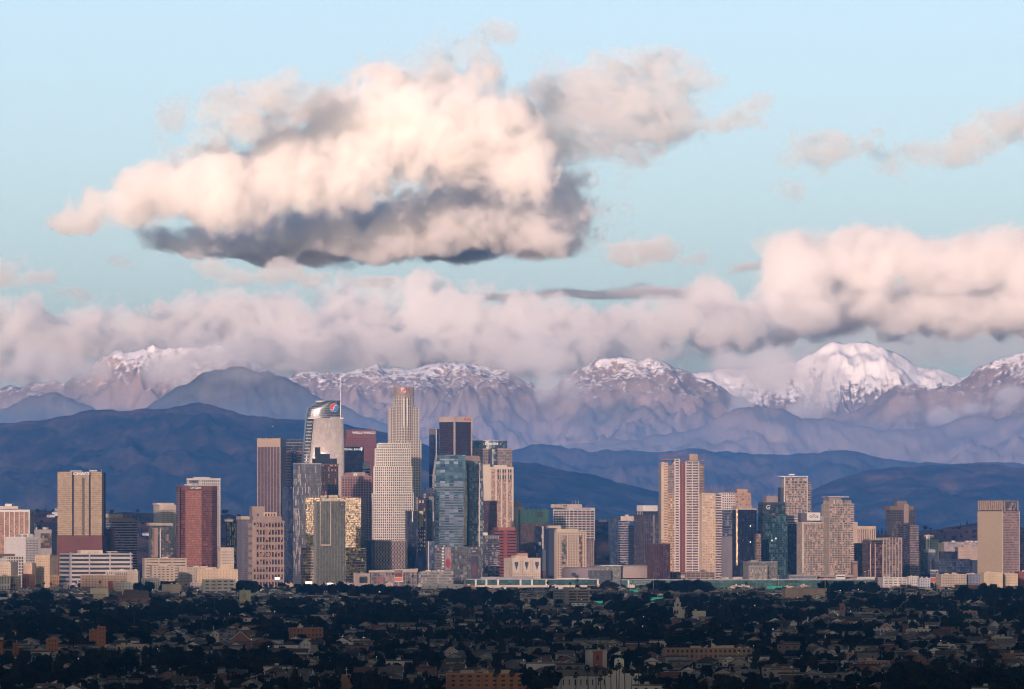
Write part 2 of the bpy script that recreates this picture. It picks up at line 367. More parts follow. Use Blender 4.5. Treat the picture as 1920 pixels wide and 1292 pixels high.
for k, (DD_, bl) in enumerate([(46500, [(1400, 690, 80, 36), (1450, 685, 70, 42), (1490, 695, 60, 42), (1530, 722, 50, 42), (1510, 765, 34, 26), (1555, 705, 34, 28)]),
                        (45000, [(1385, 770, 36, 34), (1400, 740, 30, 30), (1370, 745, 34, 20)]),
                        (46500, [(1010, 690, 60, 36), (1040, 720, 50, 36), (1000, 660, 80, 30), (960, 675, 60, 24)]),
                        (45000, [(330, 680, 70, 30), (280, 690, 50, 22), (400, 665, 80, 36), (340, 705, 40, 18)]),
                        (39300, [(470, 676, 110, 32), (400, 672, 90, 26), (560, 670, 100, 28), (640, 660, 110, 26)]),
                        (46000, [(60, 690, 120, 28), (180, 700, 60, 16), (-40, 690, 100, 34)]),
                        (44500, [(1830, 760, 60, 16), (1770, 775, 40, 20), (1890, 740, 50, 18)])]):
    cloud('mountain_mist', ['pink mist pouring over the saddle beside the snowy peak', 'small tongue of mist on the slope below the snowy saddle', 'mist spilling down the gap in the middle of the snowy range',
          'mist wrapped round the left summit', 'blue grey mist over the forested mountain', 'mist sheet lying along the low left crest', 'thin mist strips on the right hand slopes'][k],
          DD_, bl, 5, 191 + k, [(-0.08, 0.0009), (0.08, 0.0022), (0.26, 0.005)] if k != 4 else [(-0.08, 0.0005), (0.1, 0.0008)], rough=1.15, cell=50, cat='mist')
# cloud deck added out of view: it keeps the low sun off the plain
ox = np.linspace(-14000, 8000, 120); oy = np.linspace(-9500, 4200, 70)
OX, OY = np.meshgrid(ox, oy, indexing='ij')
edge = np.clip((np.interp(OX, [-3000, -1700, -450, 1500], [2400, 2500, 3050, 3200]) + 300 * fbm(201, (OX / 700, OY / 700), 4) - OY) / 700, 0, 1) * np.clip((OY + 9400) / 800, 0, 1)
th = 20 + 170 * edge * (1 + 0.2 * fbm(203, (OX / 600, OY / 600), 4))
top = np.stack([OX, OY, 830 + th * 0.5], -1).reshape(-1, 3); bot = np.stack([OX, OY, 830 - th * 0.5], -1).reshape(-1, 3)
keep = th > 40
n_ = len(top); qi = (np.arange(119)[:, None] * 70 + np.arange(69)[None, :])
q1 = np.stack([qi, qi + 70, qi + 71, qi + 1], -1).reshape(-1, 4)
ring = np.concatenate([np.arange(70), np.arange(1, 120) * 70 + 69, (119 * 70 + np.arange(68, -1, -1)), np.arange(118, 0, -1) * 70])
rq = np.stack([np.roll(ring, -1), ring, ring + n_, np.roll(ring, -1) + n_], 1)
od = empty('added_shade_deck', (0, 0, 830)); tag(od, 'unseen cloud deck added to shade the plain', 'cloud')
vv = np.concatenate([top, bot]); vv[:, 2] -= 830
np_mesh('vapour', vv, np.concatenate([q1, q1[:, ::-1] + n_, rq]), cloud_mat('shade_deck_vapour', 0.02), od)

# higher cloud layer added out of view to shade the foothills below their crests
hx_ = np.linspace(-14000, 7000, 100); hy_ = np.linspace(1500, 11800, 50)
OX, OY = np.meshgrid(hx_, hy_, indexing='ij')
lim = np.interp(OX, [-6000, -4700, -3600, -2600, -1500], [8500, 8800, 9500, 10200, 10500]) + 380 * fbm(207, (OX / 800, OY / 800), 4)
th = 10 + 240 * np.clip((lim - OY) / 700, 0, 1) * np.clip((OY - 1600) / 800, 0, 1)
vv = np.concatenate([np.stack([OX, OY, th * .5], -1).reshape(-1, 3), np.stack([OX, OY, -th * .5], -1).reshape(-1, 3)]); n_ = 5000
qi = (np.arange(99)[:, None] * 50 + np.arange(49)[None, :]); q1 = np.stack([qi, qi + 50, qi + 51, qi + 1], -1).reshape(-1, 4)
ring = np.concatenate([np.arange(50), np.arange(1, 100) * 50 + 49, (99 * 50 + np.arange(48, -1, -1)), np.arange(98, 0, -1) * 50]); rq = np.stack([np.roll(ring, -1), ring, ring + n_, np.roll(ring, -1) + n_], 1)
od = empty('added_shade_layer', (0, 0, 2500)); tag(od, 'unseen cloud layer added to shade the foothills', 'cloud'); np_mesh('vapour', vv, np.concatenate([q1, q1[:, ::-1] + n_, rq]), cloud_mat('shade_layer_vapour', 0.02), od)
# ------------------------------------------------------------------ building kit
class MB:
    def __init__(s): s.v = []; s.f = []
    def box(s, x0, x1, y0, y1, z0, z1):
        n = len(s.v)
        s.v += [(x0, y0, z0), (x1, y0, z0), (x1, y1, z0), (x0, y1, z0), (x0, y0, z1), (x1, y0, z1), (x1, y1, z1), (x0, y1, z1)]
        s.f += [(n, n + 3, n + 2, n + 1), (n + 4, n + 5, n + 6, n + 7), (n, n + 1, n + 5, n + 4), (n + 1, n + 2, n + 6, n + 5), (n + 2, n + 3, n + 7, n + 6), (n + 3, n, n + 4, n + 7)]
        return s
    def prism(s, poly, z0, z1, poly_top=None):
        n = len(s.v); k = len(poly); pt = poly_top or poly
        s.v += [(x, y, z0) for x, y in poly] + [(p[0], p[1], z1 if len(p) < 3 else p[2]) for p in pt]
        s.f += [tuple(range(n + k - 1, n - 1, -1)), tuple(range(n + k, n + 2 * k))]
        s.f += [(n + i, n + (i + 1) % k, n + k + (i + 1) % k, n + k + i) for i in range(k)]
        return s
    def tube(s, p, q, r, k=5, r2=None):
        p = Vector(p); q = Vector(q); a = (q - p).normalized(); u = a.orthogonal().normalized(); w = a.cross(u); r2 = r if r2 is None else r2
        n = len(s.v)
        for c, rr in ((p, r), (q, r2)):
            s.v += [tuple(c + (u * math.cos(2 * math.pi * i / k) + w * math.sin(2 * math.pi * i / k)) * rr) for i in range(k)]
        s.f += [tuple(range(n + k - 1, n - 1, -1)), tuple(range(n + k, n + 2 * k))] + [(n + i, n + (i + 1) % k, n + k + (i + 1) % k, n + k + i) for i in range(k)]
        return s
    def build(s, name, mat, parent=None, kind=None, smooth=False):
        o = mesh_obj(name, s.v, s.f, mat, parent, smooth)
        if kind: o['kind'] = kind
        return o
_MC = {}
def wall(col, var=0.16, rough=0.85, streak=True, scale=0.06):
    key = ('w', col, var, rough, scale)
    if key in _MC: return _MC[key]
    m, nt, N, L = mat_new('wall_paint'); out = N.new('ShaderNodeOutputMaterial'); b = N.new('ShaderNodeBsdfPrincipled')
    tc = N.new('ShaderNodeTexCoord'); mp = N.new('ShaderNodeMapping'); mp.inputs['Scale'].default_value = (1, 1, 0.25)
    n = N.new('ShaderNodeTexNoise'); n.inputs['Scale'].default_value = scale; n.inputs['Detail'].default_value = 6; n.inputs['Roughness'].default_value = 0.7
    L.new(tc.outputs['Object'], mp.inputs[0]); L.new(mp.outputs[0], n.inputs['Vector'])
    col = tuple(c * k for c, k in zip(col, (.75, .86, .885)))
    lo = tuple(c * (1 - var * 1.6) for c in col); hi = tuple(min(1, c * (1 + var)) for c in col)
    r = ramp(N, [(0.3, lo), (0.7, hi)]); L.new(n.outputs['Fac'], r.inputs[0])
    L.new(r.outputs[0], b.inputs['Base Color']); b.inputs['Roughness'].default_value = rough
    L.new(b.outputs[0], out.inputs[0]); _MC[key] = m
    return m
def pane(col, alt=(0.3, 0.3, 0.32), share=0.15, rough=0.12, metal=0.55, tilt=0.02, bw=3.0, fh=4.0, jit=0.5, zoff=0.0, spec=0.28):
    """curtain wall glass: every pane has its own tint, some have blinds drawn, none is set quite flat"""
    key = ('p', col, alt, share, rough, metal, tilt, round(bw, 2), round(fh, 2), jit, spec)
    if key in _MC: return _MC[key]
    m, nt, N, L = mat_new('window_glass'); out = N.new('ShaderNodeOutputMaterial'); b = N.new('ShaderNodeBsdfPrincipled')
    tc = N.new('ShaderNodeTexCoord'); va = N.new('ShaderNodeVectorMath'); va.operation = 'DIVIDE'; va.inputs[1].default_value = (bw, bw, fh)
    vb = N.new('ShaderNodeVectorMath'); vb.operation = 'ADD'; vb.inputs[1].default_value = (0.137, 0.137, 0.02)
    vf = N.new('ShaderNodeVectorMath'); vf.operation = 'FLOOR'
    L.new(tc.outputs['Object'], va.inputs[0]); L.new(va.outputs[0], vb.inputs[0]); L.new(vb.outputs[0], vf.inputs[0])
    wnz = N.new('ShaderNodeTexWhiteNoise'); wnz.noise_dimensions = '3D'; L.new(vf.outputs[0], wnz.inputs['Vector'])
    sep = N.new('ShaderNodeSeparateColor'); L.new(wnz.outputs['Color'], sep.inputs[0])
    g = math_node(N, L, 'GREATER_THAN', sep.outputs[0], 1 - share)
    mx = N.new('ShaderNodeMix'); mx.data_type = 'RGBA'; L.new(g, mx.inputs[0]); mx.inputs[6].default_value = (*col, 1); mx.inputs[7].default_value = (*alt, 1)
    sc = math_node(N, L, 'ADD', math_node(N, L, 'MULTIPLY', sep.outputs[1], 2 * jit), 1 - jit)
    vm = N.new('ShaderNodeVectorMath'); vm.operation = 'SCALE'; L.new(mx.outputs[2], vm.inputs[0]); L.new(sc, vm.inputs['Scale'])
    L.new(vm.outputs[0], b.inputs['Base Color'])
    mt = math_node(N, L, 'MULTIPLY', math_node(N, L, 'SUBTRACT', 1.0, g), metal); L.new(mt, b.inputs['Metallic'])
    b.inputs['Roughness'].default_value = rough; b.inputs['Specular IOR Level'].default_value = spec
    geo = N.new('ShaderNodeNewGeometry')
    t1 = N.new('ShaderNodeVectorMath'); t1.operation = 'SUBTRACT'; t1.inputs[1].default_value = (0.5, 0.5, 0.5); L.new(wnz.outputs['Color'], t1.inputs[0])
    t2 = N.new('ShaderNodeVectorMath'); t2.operation = 'SCALE'; t2.inputs['Scale'].default_value = tilt; L.new(t1.outputs[0], t2.inputs[0])
    t3 = N.new('ShaderNodeVectorMath'); t3.operation = 'ADD'; L.new(geo.outputs['Normal'], t3.inputs[0]); L.new(t2.outputs[0], t3.inputs[1])
    t4 = N.new('ShaderNodeVectorMath'); t4.operation = 'NORMALIZE'; L.new(t3.outputs[0], t4.inputs[0]); L.new(t4.outputs[0], b.inputs['Normal'])
    L.new(b.outputs[0], out.inputs[0]); _MC[key] = m
    return m
def glow(col, strength):
    key = ('e', col, strength)
    if key in _MC: return _MC[key]
    m, nt, N, L = mat_new('glow_light'); out = N.new('ShaderNodeOutputMaterial'); e = N.new('ShaderNodeEmission')
    e.inputs[0].default_value = (*col, 1); e.inputs[1].default_value = strength; L.new(e.outputs[0], out.inputs[0]); _MC[key] = m
    return m
_TX = {}
def text_mesh(body, mat, extrude=0.06):
    key = (body, mat.name, extrude)
    if key in _TX: return _TX[key]
    cu = bpy.data.curves.new('lettering', 'FONT'); cu.body = body; cu.size = 1.0; cu.align_x = 'CENTER'; cu.align_y = 'CENTER'; cu.extrude = extrude; cu.resolution_u = 3; cu.offset = 0.012
    ob = bpy.data.objects.new('lettering', cu); S.collection.objects.link(ob)
    me = bpy.data.meshes.new_from_object(ob.evaluated_get(bpy.context.evaluated_depsgraph_get()))
    bpy.data.objects.remove(ob); me.materials.clear(); me.materials.append(mat); _TX[key] = me
    return me
class Bld:
    """a building placed from photo columns: left edge xl, near corner xc, right edge xr, at distance D, turned by yaw degrees (+ = front looks to the right)"""
    def __init__(s, name, label, xl, xc, xr, D, yaw=0, dep=None, group=None, cat='building', base=None):
        s.D = D; th = math.radians(yaw); s.th = th; s.xl, s.xc, s.xr = xl, xc, xr; k = D / F; s.k = k
        if yaw > 0: s.w = (xr - xc) * k / math.cos(th); s.d = dep or (xc - xl) * k / math.sin(th); cl = (-s.w / 2, -s.d / 2)
        elif yaw < 0: s.w = (xc - xl) * k / math.cos(th); s.d = dep or (xr - xc) * k / math.sin(-th); cl = (s.w / 2, -s.d / 2)
        else: s.w = (xr - xl) * k; s.d = dep or s.w * 0.8; s.xc = (xl + xr) / 2; cl = (0, -s.d / 2)
        c, n = math.cos(th), math.sin(th)
        wx, wy = PX(s.xc, D) - (cl[0] * c - cl[1] * n), D - (cl[0] * n + cl[1] * c)
        s.z0 = (ground_z(D) if base is None else base) - 1.0
        s.root = empty(name, (wx, wy, s.z0), th); tag(s.root, label, cat, group)
        s.x0, s.x1, s.y0, s.y1 = -s.w / 2, s.w / 2, -s.d / 2, s.d / 2
    def z(s, py): return PZ(py, s.D) - s.z0
    def u(s, px):                                  # photo column -> x on the front face
        k = s.k / math.cos(s.th)
        if s.th > 0: return s.x0 + (px - s.xc) * k
        if s.th < 0: return s.x1 - (s.xc - px) * k
        return (px - s.xc) * s.k
    def m(s, px): return px * s.k
    def shaft(s, name, ytop, ybot=None, l=None, r=None, core=None, fh=None, band=None, bw=None, pier=None, cap=None, ya=0.0, yb=1.0, grow=0.0, top=None, side=True, parent=None, skip=0.0):
        """one block of the building: glass or wall core, floor bands (mat, height px, proud m), piers (mat, width px, proud m), cap (mat, height px, proud m)"""
        x0 = s.x0 if l is None else s.u(l); x1 = s.x1 if r is None else s.u(r)
        y0 = s.y0 + ya * s.d; y1 = s.y0 + yb * s.d
        x0 -= grow; x1 += grow; y0 -= grow; y1 += grow
        z1 = s.z(ytop); z0 = 0.0 if ybot is None else s.z(ybot)
        o = MB().box(x0, x1, y0, y1, z0, z1).build(name, core, parent or s.root)
        s.face(o, x0, x1, y0, y1, z0, z1, fh, band, bw, pier, side, skip)
        if cap:
            m_, h_, p_ = cap
            MB().box(x0 - p_, x1 + p_, y0 - p_, y1 + p_, z1 - s.m(h_) + 0.02, z1 + 0.35).build('parapet', m_, o if parent is None else parent)
        s.last = (x0, x1, y0, y1, z0, z1)
        return o
    def face(s, o, x0, x1, y0, y1, z0, z1, fh, band, bw, pier, side=True, skip=0.0):
        if band:
            m_, h_, p_ = band; b = MB(); st = s.m(fh); n = max(1, int(round((z1 - z0 - s.m(skip)) / st))); st = (z1 - s.m(skip) - z0) / n
            for i in range(n + 1):
                zc = z0 + i * st
                b.box(x0 - p_, x1 + p_, y0 - p_, (y1 + p_) if side else (y0 + 0.6), max(zc - s.m(h_) * 0.5, z0 + 0.01), min(zc + s.m(h_) * 0.5, z1 + 0.1))
            b.build('floor_band', m_, o, 'stuff')
        if pier:
            m_, w_, p_ = pier; b = MB(); hw = s.m(w_) * 0.5; st = s.m(bw)
            n = max(1, int(round((x1 - x0) / st)))
            for i in range(n + 1):
                xc = x0 + hw * 0.6 + (x1 - x0 - 1.2 * hw) * i / n; b.box(xc - hw, xc + hw, y0 - p_, y0 + 0.3, z0 + 0.02, z1 + 0.05)
            if side:
                n = max(1, int(round((y1 - y0) / st)))
                for i in range(n + 1):
                    yc = y0 + hw * 0.6 + (y1 - y0 - 1.2 * hw) * i / n
                    b.box(x0 - p_ * 1.02, x0 + 0.3, yc - hw, yc + hw, z0 + 0.03, z1 + 0.04); b.box(x1 - 0.3, x1 + p_ * 1.02, yc - hw, yc + hw, z0 + 0.03, z1 + 0.04)
            b.build('pier', m_, o, 'stuff')
    def box(s, name, mat, l, r, ytop, ybot, ya=0.1, yb=0.9, proud=0.0, parent=None):
        y0 = s.y0 + ya * s.d - proud
        return MB().box(s.u(l), s.u(r), y0, s.y0 + yb * s.d, 0.0 if ybot is None else s.z(ybot), s.z(ytop)).build(name, mat, parent or s.root)
    def plate(s, name, mat, l, r, ytop, ybot, proud=0.3, t=0.25, ya=0.0, parent=None):
        y0 = s.y0 + ya * s.d - proud
        return MB().box(s.u(l), s.u(r), y0 - t, y0, s.z(ybot), s.z(ytop)).build(name, mat, parent or s.root)
    def text(s, body, px, py, hpx, mat, proud=0.5, left=False, wide=1.0, ya=0.0, parent=None, name='lettering'):
        o = bpy.data.objects.new(name, text_mesh(body, mat)); link(o, parent or s.root)
        h = s.m(hpx) / 0.72
        if left:
            o.location = (s.x0 - proud, s.y0 + (s.xc - px) * s.k / math.sin(abs(s.th)), s.z(py)); o.rotation_euler = (math.radians(90), 0, math.radians(-90))
        else:
            o.location = (s.u(px), s.y0 + ya * s.d - proud, s.z(py)); o.rotation_euler = (math.radians(90), 0, 0)
        o.scale = (h * wide, h, 1.0)
        return o
    def antenna(s, px, ytop, ybot, r=0.25, mat=None, name='antenna', v=0.4):
        y = s.y0 + v * s.d
        return MB().tube((s.u(px), y, s.z(ybot)), (s.u(px), y, s.z(ytop)), r).build(name, mat or W_STEEL, s.root)
    def roof_kit(s, ytop, seed=0, n=4, mat=None, hmax=4.0):
        """small plant on the roof: each box its own part"""
        r = random.Random(seed + int(s.xl)); zt = s.z(ytop)
        for i in range(n):
            w = r.uniform(0.06, 0.2) * s.w; d = r.uniform(0.1, 0.3) * s.d; x = r.uniform(s.x0 + 0.12 * s.w + w / 2, s.x1 - 0.12 * s.w - w / 2); y = r.uniform(s.y0 + .1 * s.d + d / 2, s.y1 - .1 * s.d - d / 2)
            MB().box(x - w / 2, x + w / 2, y - d / 2, y + d / 2, zt + 0.3, zt + r.uniform(1.2, hmax)).build('roof_plant', mat or W_GREY, s.root)
W_GREY = wall((0.33, 0.31, 0.30)); W_STEEL = wall((0.45, 0.43, 0.42), 0.05, 0.5); W_DARK = wall((0.05, 0.05, 0.055)); W_WHITE = wall((0.72, 0.68, 0.64), 0.06)
W_CREAM = wall((0.62, 0.50, 0.40)); W_BEIGE = wall((0.52, 0.40, 0.31)); W_TAN = wall((0.40, 0.34, 0.25)); W_PINK = wall((0.46, 0.30, 0.25)); W_RED = wall((0.22, 0.075, 0.055)); W_BROWN = wall((0.17, 0.10, 0.08))
SIGN_W = glow((1.0, 0.93, 0.85), 0.75)
# ------------------------------------------------------------------ towers, left to right
DK = (0.02, 0.025, 0.035)
# -- hospital row at the left edge
b = Bld('office_tower', 'beige office tower with thin white fins and white parapet', -30, 55, 61, 10500, -10)
b.shaft('shaft', 956, core=pane((0.20, 0.115, 0.07), (0.3, 0.18, 0.11), 0.3, 0.4, 0.1, 0.02, 2.5, 3.9), fh=4.2, band=(wall((0.30, 0.18, 0.12)), 2.0, 0.15), bw=9.4, pier=(W_WHITE, 1.4, 0.9), cap=(W_WHITE, 4, 1.2))
b.box('penthouse', W_CREAM, -20, 32, 949, 954, 0.2, 0.8); b.box('roof_plant', W_WHITE, 6, 19, 944.5, 949, 0.3, 0.7)
b = Bld('medical_building', 'white medical building with blank left wall and rows of small windows', 7, 48, 70, 10050, -42)
b.shaft('shaft', 1007, core=wall((0.66, 0.60, 0.58), 0.06), cap=(W_WHITE, 1.5, 0.3))
for r_ in range(9):                                  # rows of small windows on the right hand wall
    w_ = MB()
    for c_ in range(9): w_.box(b.x1 - 0.2, b.x1 + 0.06, b.y0 + (c_ + .25) * b.d / 9, b.y0 + (c_ + .7) * b.d / 9, b.z(1052 - r_ * 4.6), b.z(1050 - r_ * 4.6))
    w_.build('window_row', pane(DK, (0.2, 0.2, 0.2), 0.2, 0.2, 0.2, 0.01, 3, 4), b.root, 'stuff')
b.box('penthouse', W_WHITE, 30, 46, 1001, 1007, 0.3, 0.7); b.roof_kit(1007, 3, 3)
b = Bld('clinic_block', 'grey clinic block with dark glass bay behind the white medical building', 56, 97, 106, 10900, -12)
b.shaft('shaft', 993, core=wall((0.36, 0.32, 0.30))); b.plate('window_wall', pane((0.05, 0.04, 0.035), (0.16, 0.13, 0.11), 0.3, 0.2, 0.3, 0.02, 3, 4), 76, 97, 1000, 1028, 0.2); b.roof_kit(993, 1, 4, W_CREAM)
b = Bld('lattice_building', 'low building with white lattice frame and black windows', -5, 13, 43, 9750, 25)
b.shaft('shaft', 1043.5, core=pane(DK, DK, 0.0, 0.2, 0.2, 0.01), fh=5.4, band=(W_WHITE, 1.2, 0.3), bw=3.4, pier=(W_WHITE, 1.1, 0.35)); b.box('penthouse', W_BROWN, 0, 32, 1038.5, 1043, 0.3, 0.7)
for lab, xl, xc, xr, yt, D, yw, colr in [('cream walk-up flats below the lattice building', -8, 20, 31, 1054.5, 9600, -20, (0.60, 0.47, 0.36)), ('ochre apartment block with many small windows beside the garage', 65, 93, 106, 1041.5, 9700, -22, (0.60, 0.44, 0.30)),
                                          ('plain peach block behind the ochre apartments', 44, 60, 66, 1056, 9650, -20, (0.62, 0.42, 0.30))]:
    b = Bld('apartment_building', lab, xl, xc, xr, D, yw)
    b.shaft('shaft', yt, core=pane((0.05, 0.04, 0.035), (0.25, 0.2, 0.16), 0.3, 0.4, 0.1, 0.0, 2, 3), fh=4.6, band=(wall(colr), 2.9, 0.2), bw=4.4, pier=(wall(colr), 2.9, 0.25), cap=(wall(colr), 3, 0.3)); b.roof_kit(yt, 2, 3, W_CREAM, 2.5)
# -- bank tower with two dark slots
b = Bld('bank_tower', 'tan panelled bank tower split by two dark slots with zigzag stair', 107, 191, 197, 10450, -9)
pt = pane((0.33, 0.275, 0.18), (0.27, 0.22, 0.145), 0.25, 0.6, 0.0, 0.0, 3.0, 3.25, 0.12)
MB().box(b.x0 + 1, b.x1 - 1, b.y0 + 2.5, b.y1, 0, b.z(885.5)).build('core', W_DARK, b.root)
for nm, l, r in (('left_bay', 107, 134.5), ('middle_bay', 138.5, 166.5), ('right_bay', 170, 191)):
    o = b.shaft('panel_bay', 884.5, 1004, l, r, pt, fh=3.85, band=(wall((0.19, 0.15, 0.10)), 0.9, 0.12), yb=0.5)
for k in range(27):
    za, zb = b.z(1003 - k * 4.0), b.z(1003 - k * 4.0 - 4.0); xa, xb = (b.u(154), b.u(158)) if k % 2 else (b.u(158), b.u(154))
    MB().tube((xa, b.y0 - 0.6, za), (xb, b.y0 - 0.6, zb), 0.55, 4).build('stair_flight', W_DARK, b.root)
MB().box(b.u(153), b.u(159), b.y0 - 0.1, b.y0 + 1, b.z(1003), b.z(896)).build('stair_slot', wall((0.25, 0.2, 0.14)), b.root)
b.text('CHASE', 152, 888.5, 5, SIGN_W, 0.4, wide=1.5)
rg = MB()
for a in range(8):
    t0, t1 = a * .785 + .39, (a + 1) * .785 + .39; c_ = (b.u(162.3), b.z(888.7))
    rg.tube((c_[0] + 1.9 * math.cos(t0), b.y0 - 0.5, c_[1] + 1.9 * math.sin(t0)), (c_[0] + 1.9 * math.cos(t1), b.y0 - 0.5, c_[1] + 1.9 * math.sin(t1)), 0.45, 4)
rg.build('emblem', wall((0.1, 0.16, 0.3)), b.root)
o = b.shaft('podium', 1004.5, None, 107, 191, wall((0.17, 0.062, 0.052), 0.1), grow=0.8); 
for k in range(7): b.plate('louvre', wall((0.12, 0.045, 0.04)), 145, 168, 1011 + k * 4, 1012.2 + k * 4, 0.9, 0.1)
b.antenna(187, 879, 885); b.antenna(132, 881, 885); b.roof_kit(884, 4, 4, W_WHITE, 2.5)
b = Bld('annex_block', 'dark red brick annex with window bands beside the bank tower', 191, 203, 214, 10500, -30)
b.shaft('shaft', 991, core=pane((0.05, 0.03, 0.05), (0.1, 0.06, 0.06), .3, .3, .2), fh=5, band=(wall((0.13, 0.055, 0.05)), 2.8, 0.15))
b = Bld('parking_garage', 'long pale parking garage with dark open decks under the bank tower', 106, 133, 246, 9950, 16)
b.shaft('deck_core', 1038, core=W_DARK, fh=7.8, band=(wall((0.56, 0.51, 0.50), .06), 4.0, 0.5))
for px in (133, 167, 205, 243): b.box('stair_pier', wall((0.5, 0.45, 0.45)), px - 1, px + 1, 1036, None, -0.01, .1, 0.9)
b.box('stair_house', W_CREAM, 157, 198, 1031.5, 1038, 0.3, 0.6); b.roof_kit(1036, 5, 4, W_CREAM, 2)
b = Bld('banded_office', 'banded white and dark office with rose penthouse behind the annex', 196, 208, 256, 10750, 18)
b.shaft('shaft', 977, core=pane((0.045, 0.025, 0.03), (0.15, 0.1, 0.1), .2, .25, .2), fh=4.9, band=(wall((0.5, 0.42, 0.40)), 2.0, 0.5))
b.shaft('crown', 970.5, 977, 207, 251, wall((0.40, 0.25, 0.20)), bw=7.4, pier=(W_BROWN, 0.8, 0.4), ya=.1, yb=.9); b.box('penthouse', W_BEIGE, 198, 232, 963.5, 970.5, .25, .8)
# -- beige, glass and red brown group
b = Bld('beige_tower', 'pale beige tower with blank flank and window rows by the brown tower', 286, 299, 330, 10900, 20)
b.shaft('shaft', 946.5, core=wall((0.56, 0.46, 0.36))); b.box('penthouse', W_CREAM, 295, 328, 943, 946.5, .2, .8)
for r_ in range(14):
    w_ = MB(); 
    for c_ in range(11): w_.box(b.u(301 + c_ * 2.4), b.u(302.3 + c_ * 2.4), b.y0 - 0.08, b.y0 + 0.2, b.z(957.6 + r_ * 3.7), b.z(956 + r_ * 3.7))
    w_.build('window_row', W_DARK, b.root, 'stuff')
b = Bld('glass_block', 'teal grey glass block with cream roof band beside the brown tower', 277, 283, 326, 10600, 10)
b.shaft('shaft', 985, core=pane((0.07, 0.085, 0.075), (0.2, 0.15, 0.13), 0.16, 0.15, 0.5, 0.03, 3.4, 3.6), fh=4.2, band=(wall((0.1, 0.11, 0.10)), 0.6, 0.1), bw=4, pier=(wall((0.12, 0.13, 0.12)), 0.5, 0.12))
b.box('roof_band', wall((0.45, 0.39, 0.33)), 279, 324, 980.5, 985.5, 0, 1, 0.4); b.plate('stone_bay', wall((0.36, 0.24, 0.19)), 286, 296, 990, 1045); b.plate('corner_fin', W_WHITE, 299.5, 301, 992, 1046, 0.4, 0.8)
for k in range(13): b.plate('window', W_DARK, 287, 289.5, 992 + k * 4, 994 + k * 4, 0.56, .05)
b = Bld('white_tower', 'white gridded tower with sign panel rising behind the brown tower', 349, 377, 411.5, 11000, 35)
b.shaft('shaft', 897, core=pane((0.03, 0.03, 0.035), (0.15, 0.14, 0.13), .2, .2, .2), fh=4.9, band=(wall((0.70, 0.63, 0.56)), 2.6, 0.4), bw=4.7, pier=(wall((0.70, 0.63, 0.56)), 2.2, 0.6), cap=(W_WHITE, 3, .7), skip=8)
b.box('penthouse', W_WHITE, 378, 396, 894.5, 897, .1, .6)
o = MB().box(b.x0 - .9, b.x0, b.y0 + b.d * .15, b.y0 + b.d * .8, b.z(906), b.z(900)).build('sign_panel', wall((0.2, 0.18, 0.17)), b.root); b.text('AMERICAN', 363.5, 903, 2.6, W_DARK, 1.0, left=True)
b = Bld('red_brown_tower', 'red brown stone tower with chamfered corners and lighter centre bay', 324.4, 336, 408, 10500, 8, dep=62)
rb = wall((0.16, 0.065, 0.05), .1); rw = pane((0.06, 0.025, 0.025), (0.16, 0.07, 0.05), 0.25, 0.2, 0.3, 0.02, 3, 3.9)
ch = b.m(11); pl = [(b.x0, b.y0 + ch), (b.x0 + ch, b.y0), (b.x1 - ch, b.y0), (b.x1, b.y0 + ch), (b.x1, b.y1 - ch), (b.x1 - ch, b.y1), (b.x0 + ch, b.y1), (b.x0, b.y1 - ch)]
MB().prism(pl, 0, b.z(911)).build('shaft', rw, b.root)
big = [(x * 1.012, y * 1.012) for x, y in pl]; fb = MB()
MB().prism(big, b.z(919), b.z(910.6)).build('crown', rb, b.root)
for k in range(34): fb.prism(big, b.z(1057 - k * 4.15), b.z(1055 - k * 4.15))
fb.build('floor_band', rb, b.root, 'stuff')
for px, wd in ((335.5, 2.4), (347.5, 1.4), (378.5, 1.4), (392.5, 2.4)): b.plate('pier', rb, px - wd / 2, px + wd / 2, 911, 1057, 0.4, 1.6)
b.shaft('centre_bay', 920, None, 348, 377.5, pane((0.22, 0.10, 0.07), (0.28, 0.14, 0.10), 0.12, 0.4, 0.2, 0.02, 2.6, 3.9, .25), fh=4.15, band=(wall((0.20, 0.085, 0.06)), 1.5, 0.15), ya=-0.05, yb=.3)
b.text('LA Care', 366.5, 914.5, 4, SIGN_W, 1.2); b.antenna(342, 906, 911); b.antenna(333, 908, 911); b.roof_kit(910, 1, 3, W_WHITE, 2)
b = Bld('cream_block', 'small cream block with windows at the foot of the brown tower', 407, 414, 438, 10450, 12)
b.shaft('shaft', 1027, core=pane(DK, (0.2, 0.18, 0.15), .2, .3, .1), fh=5.5, band=(W_CREAM, 3.2, .2), bw=3.6, pier=(W_CREAM, 2, .3), cap=(W_CREAM, 5, .4))
b = Bld('gold_pane_block', 'black glass block with reflections painted gold on its panes and dark flank', 424.5, 448, 453.5, 10700, -14)
b.shaft('shaft', 978.5, core=pane((0.62, 0.56, 0.28), (0.03, 0.03, 0.03), 0.28, 0.5, 0.2, 0.03, 2.2, 3.2, .5), fh=4.4, band=(W_DARK, 0.8, .1), bw=4.7, pier=(W_DARK, 1.5, 0.3), cap=(W_DARK, 1.5, .3))  # gold reflections are put into the diffuse pane colour
b = Bld('shade_painted_office', 'beige topped office with shade painted blue on its window grid', 451.5, 454, 473, 10300, 14, dep=40)
b.shaft('shaft', 974, core=pane((0.03, 0.035, 0.06), (0.1, 0.1, 0.12), .2, .2, .3), fh=3.6, band=(wall((0.17, 0.15, 0.17)), 1.6, .2), bw=2.6, pier=(wall((0.17, 0.15, 0.17)), 1.2, .25)); b.box('penthouse', W_BEIGE, 452, 472, 968, 974, 0, .9)  # shadow over the window grid is put into its dark blue colours
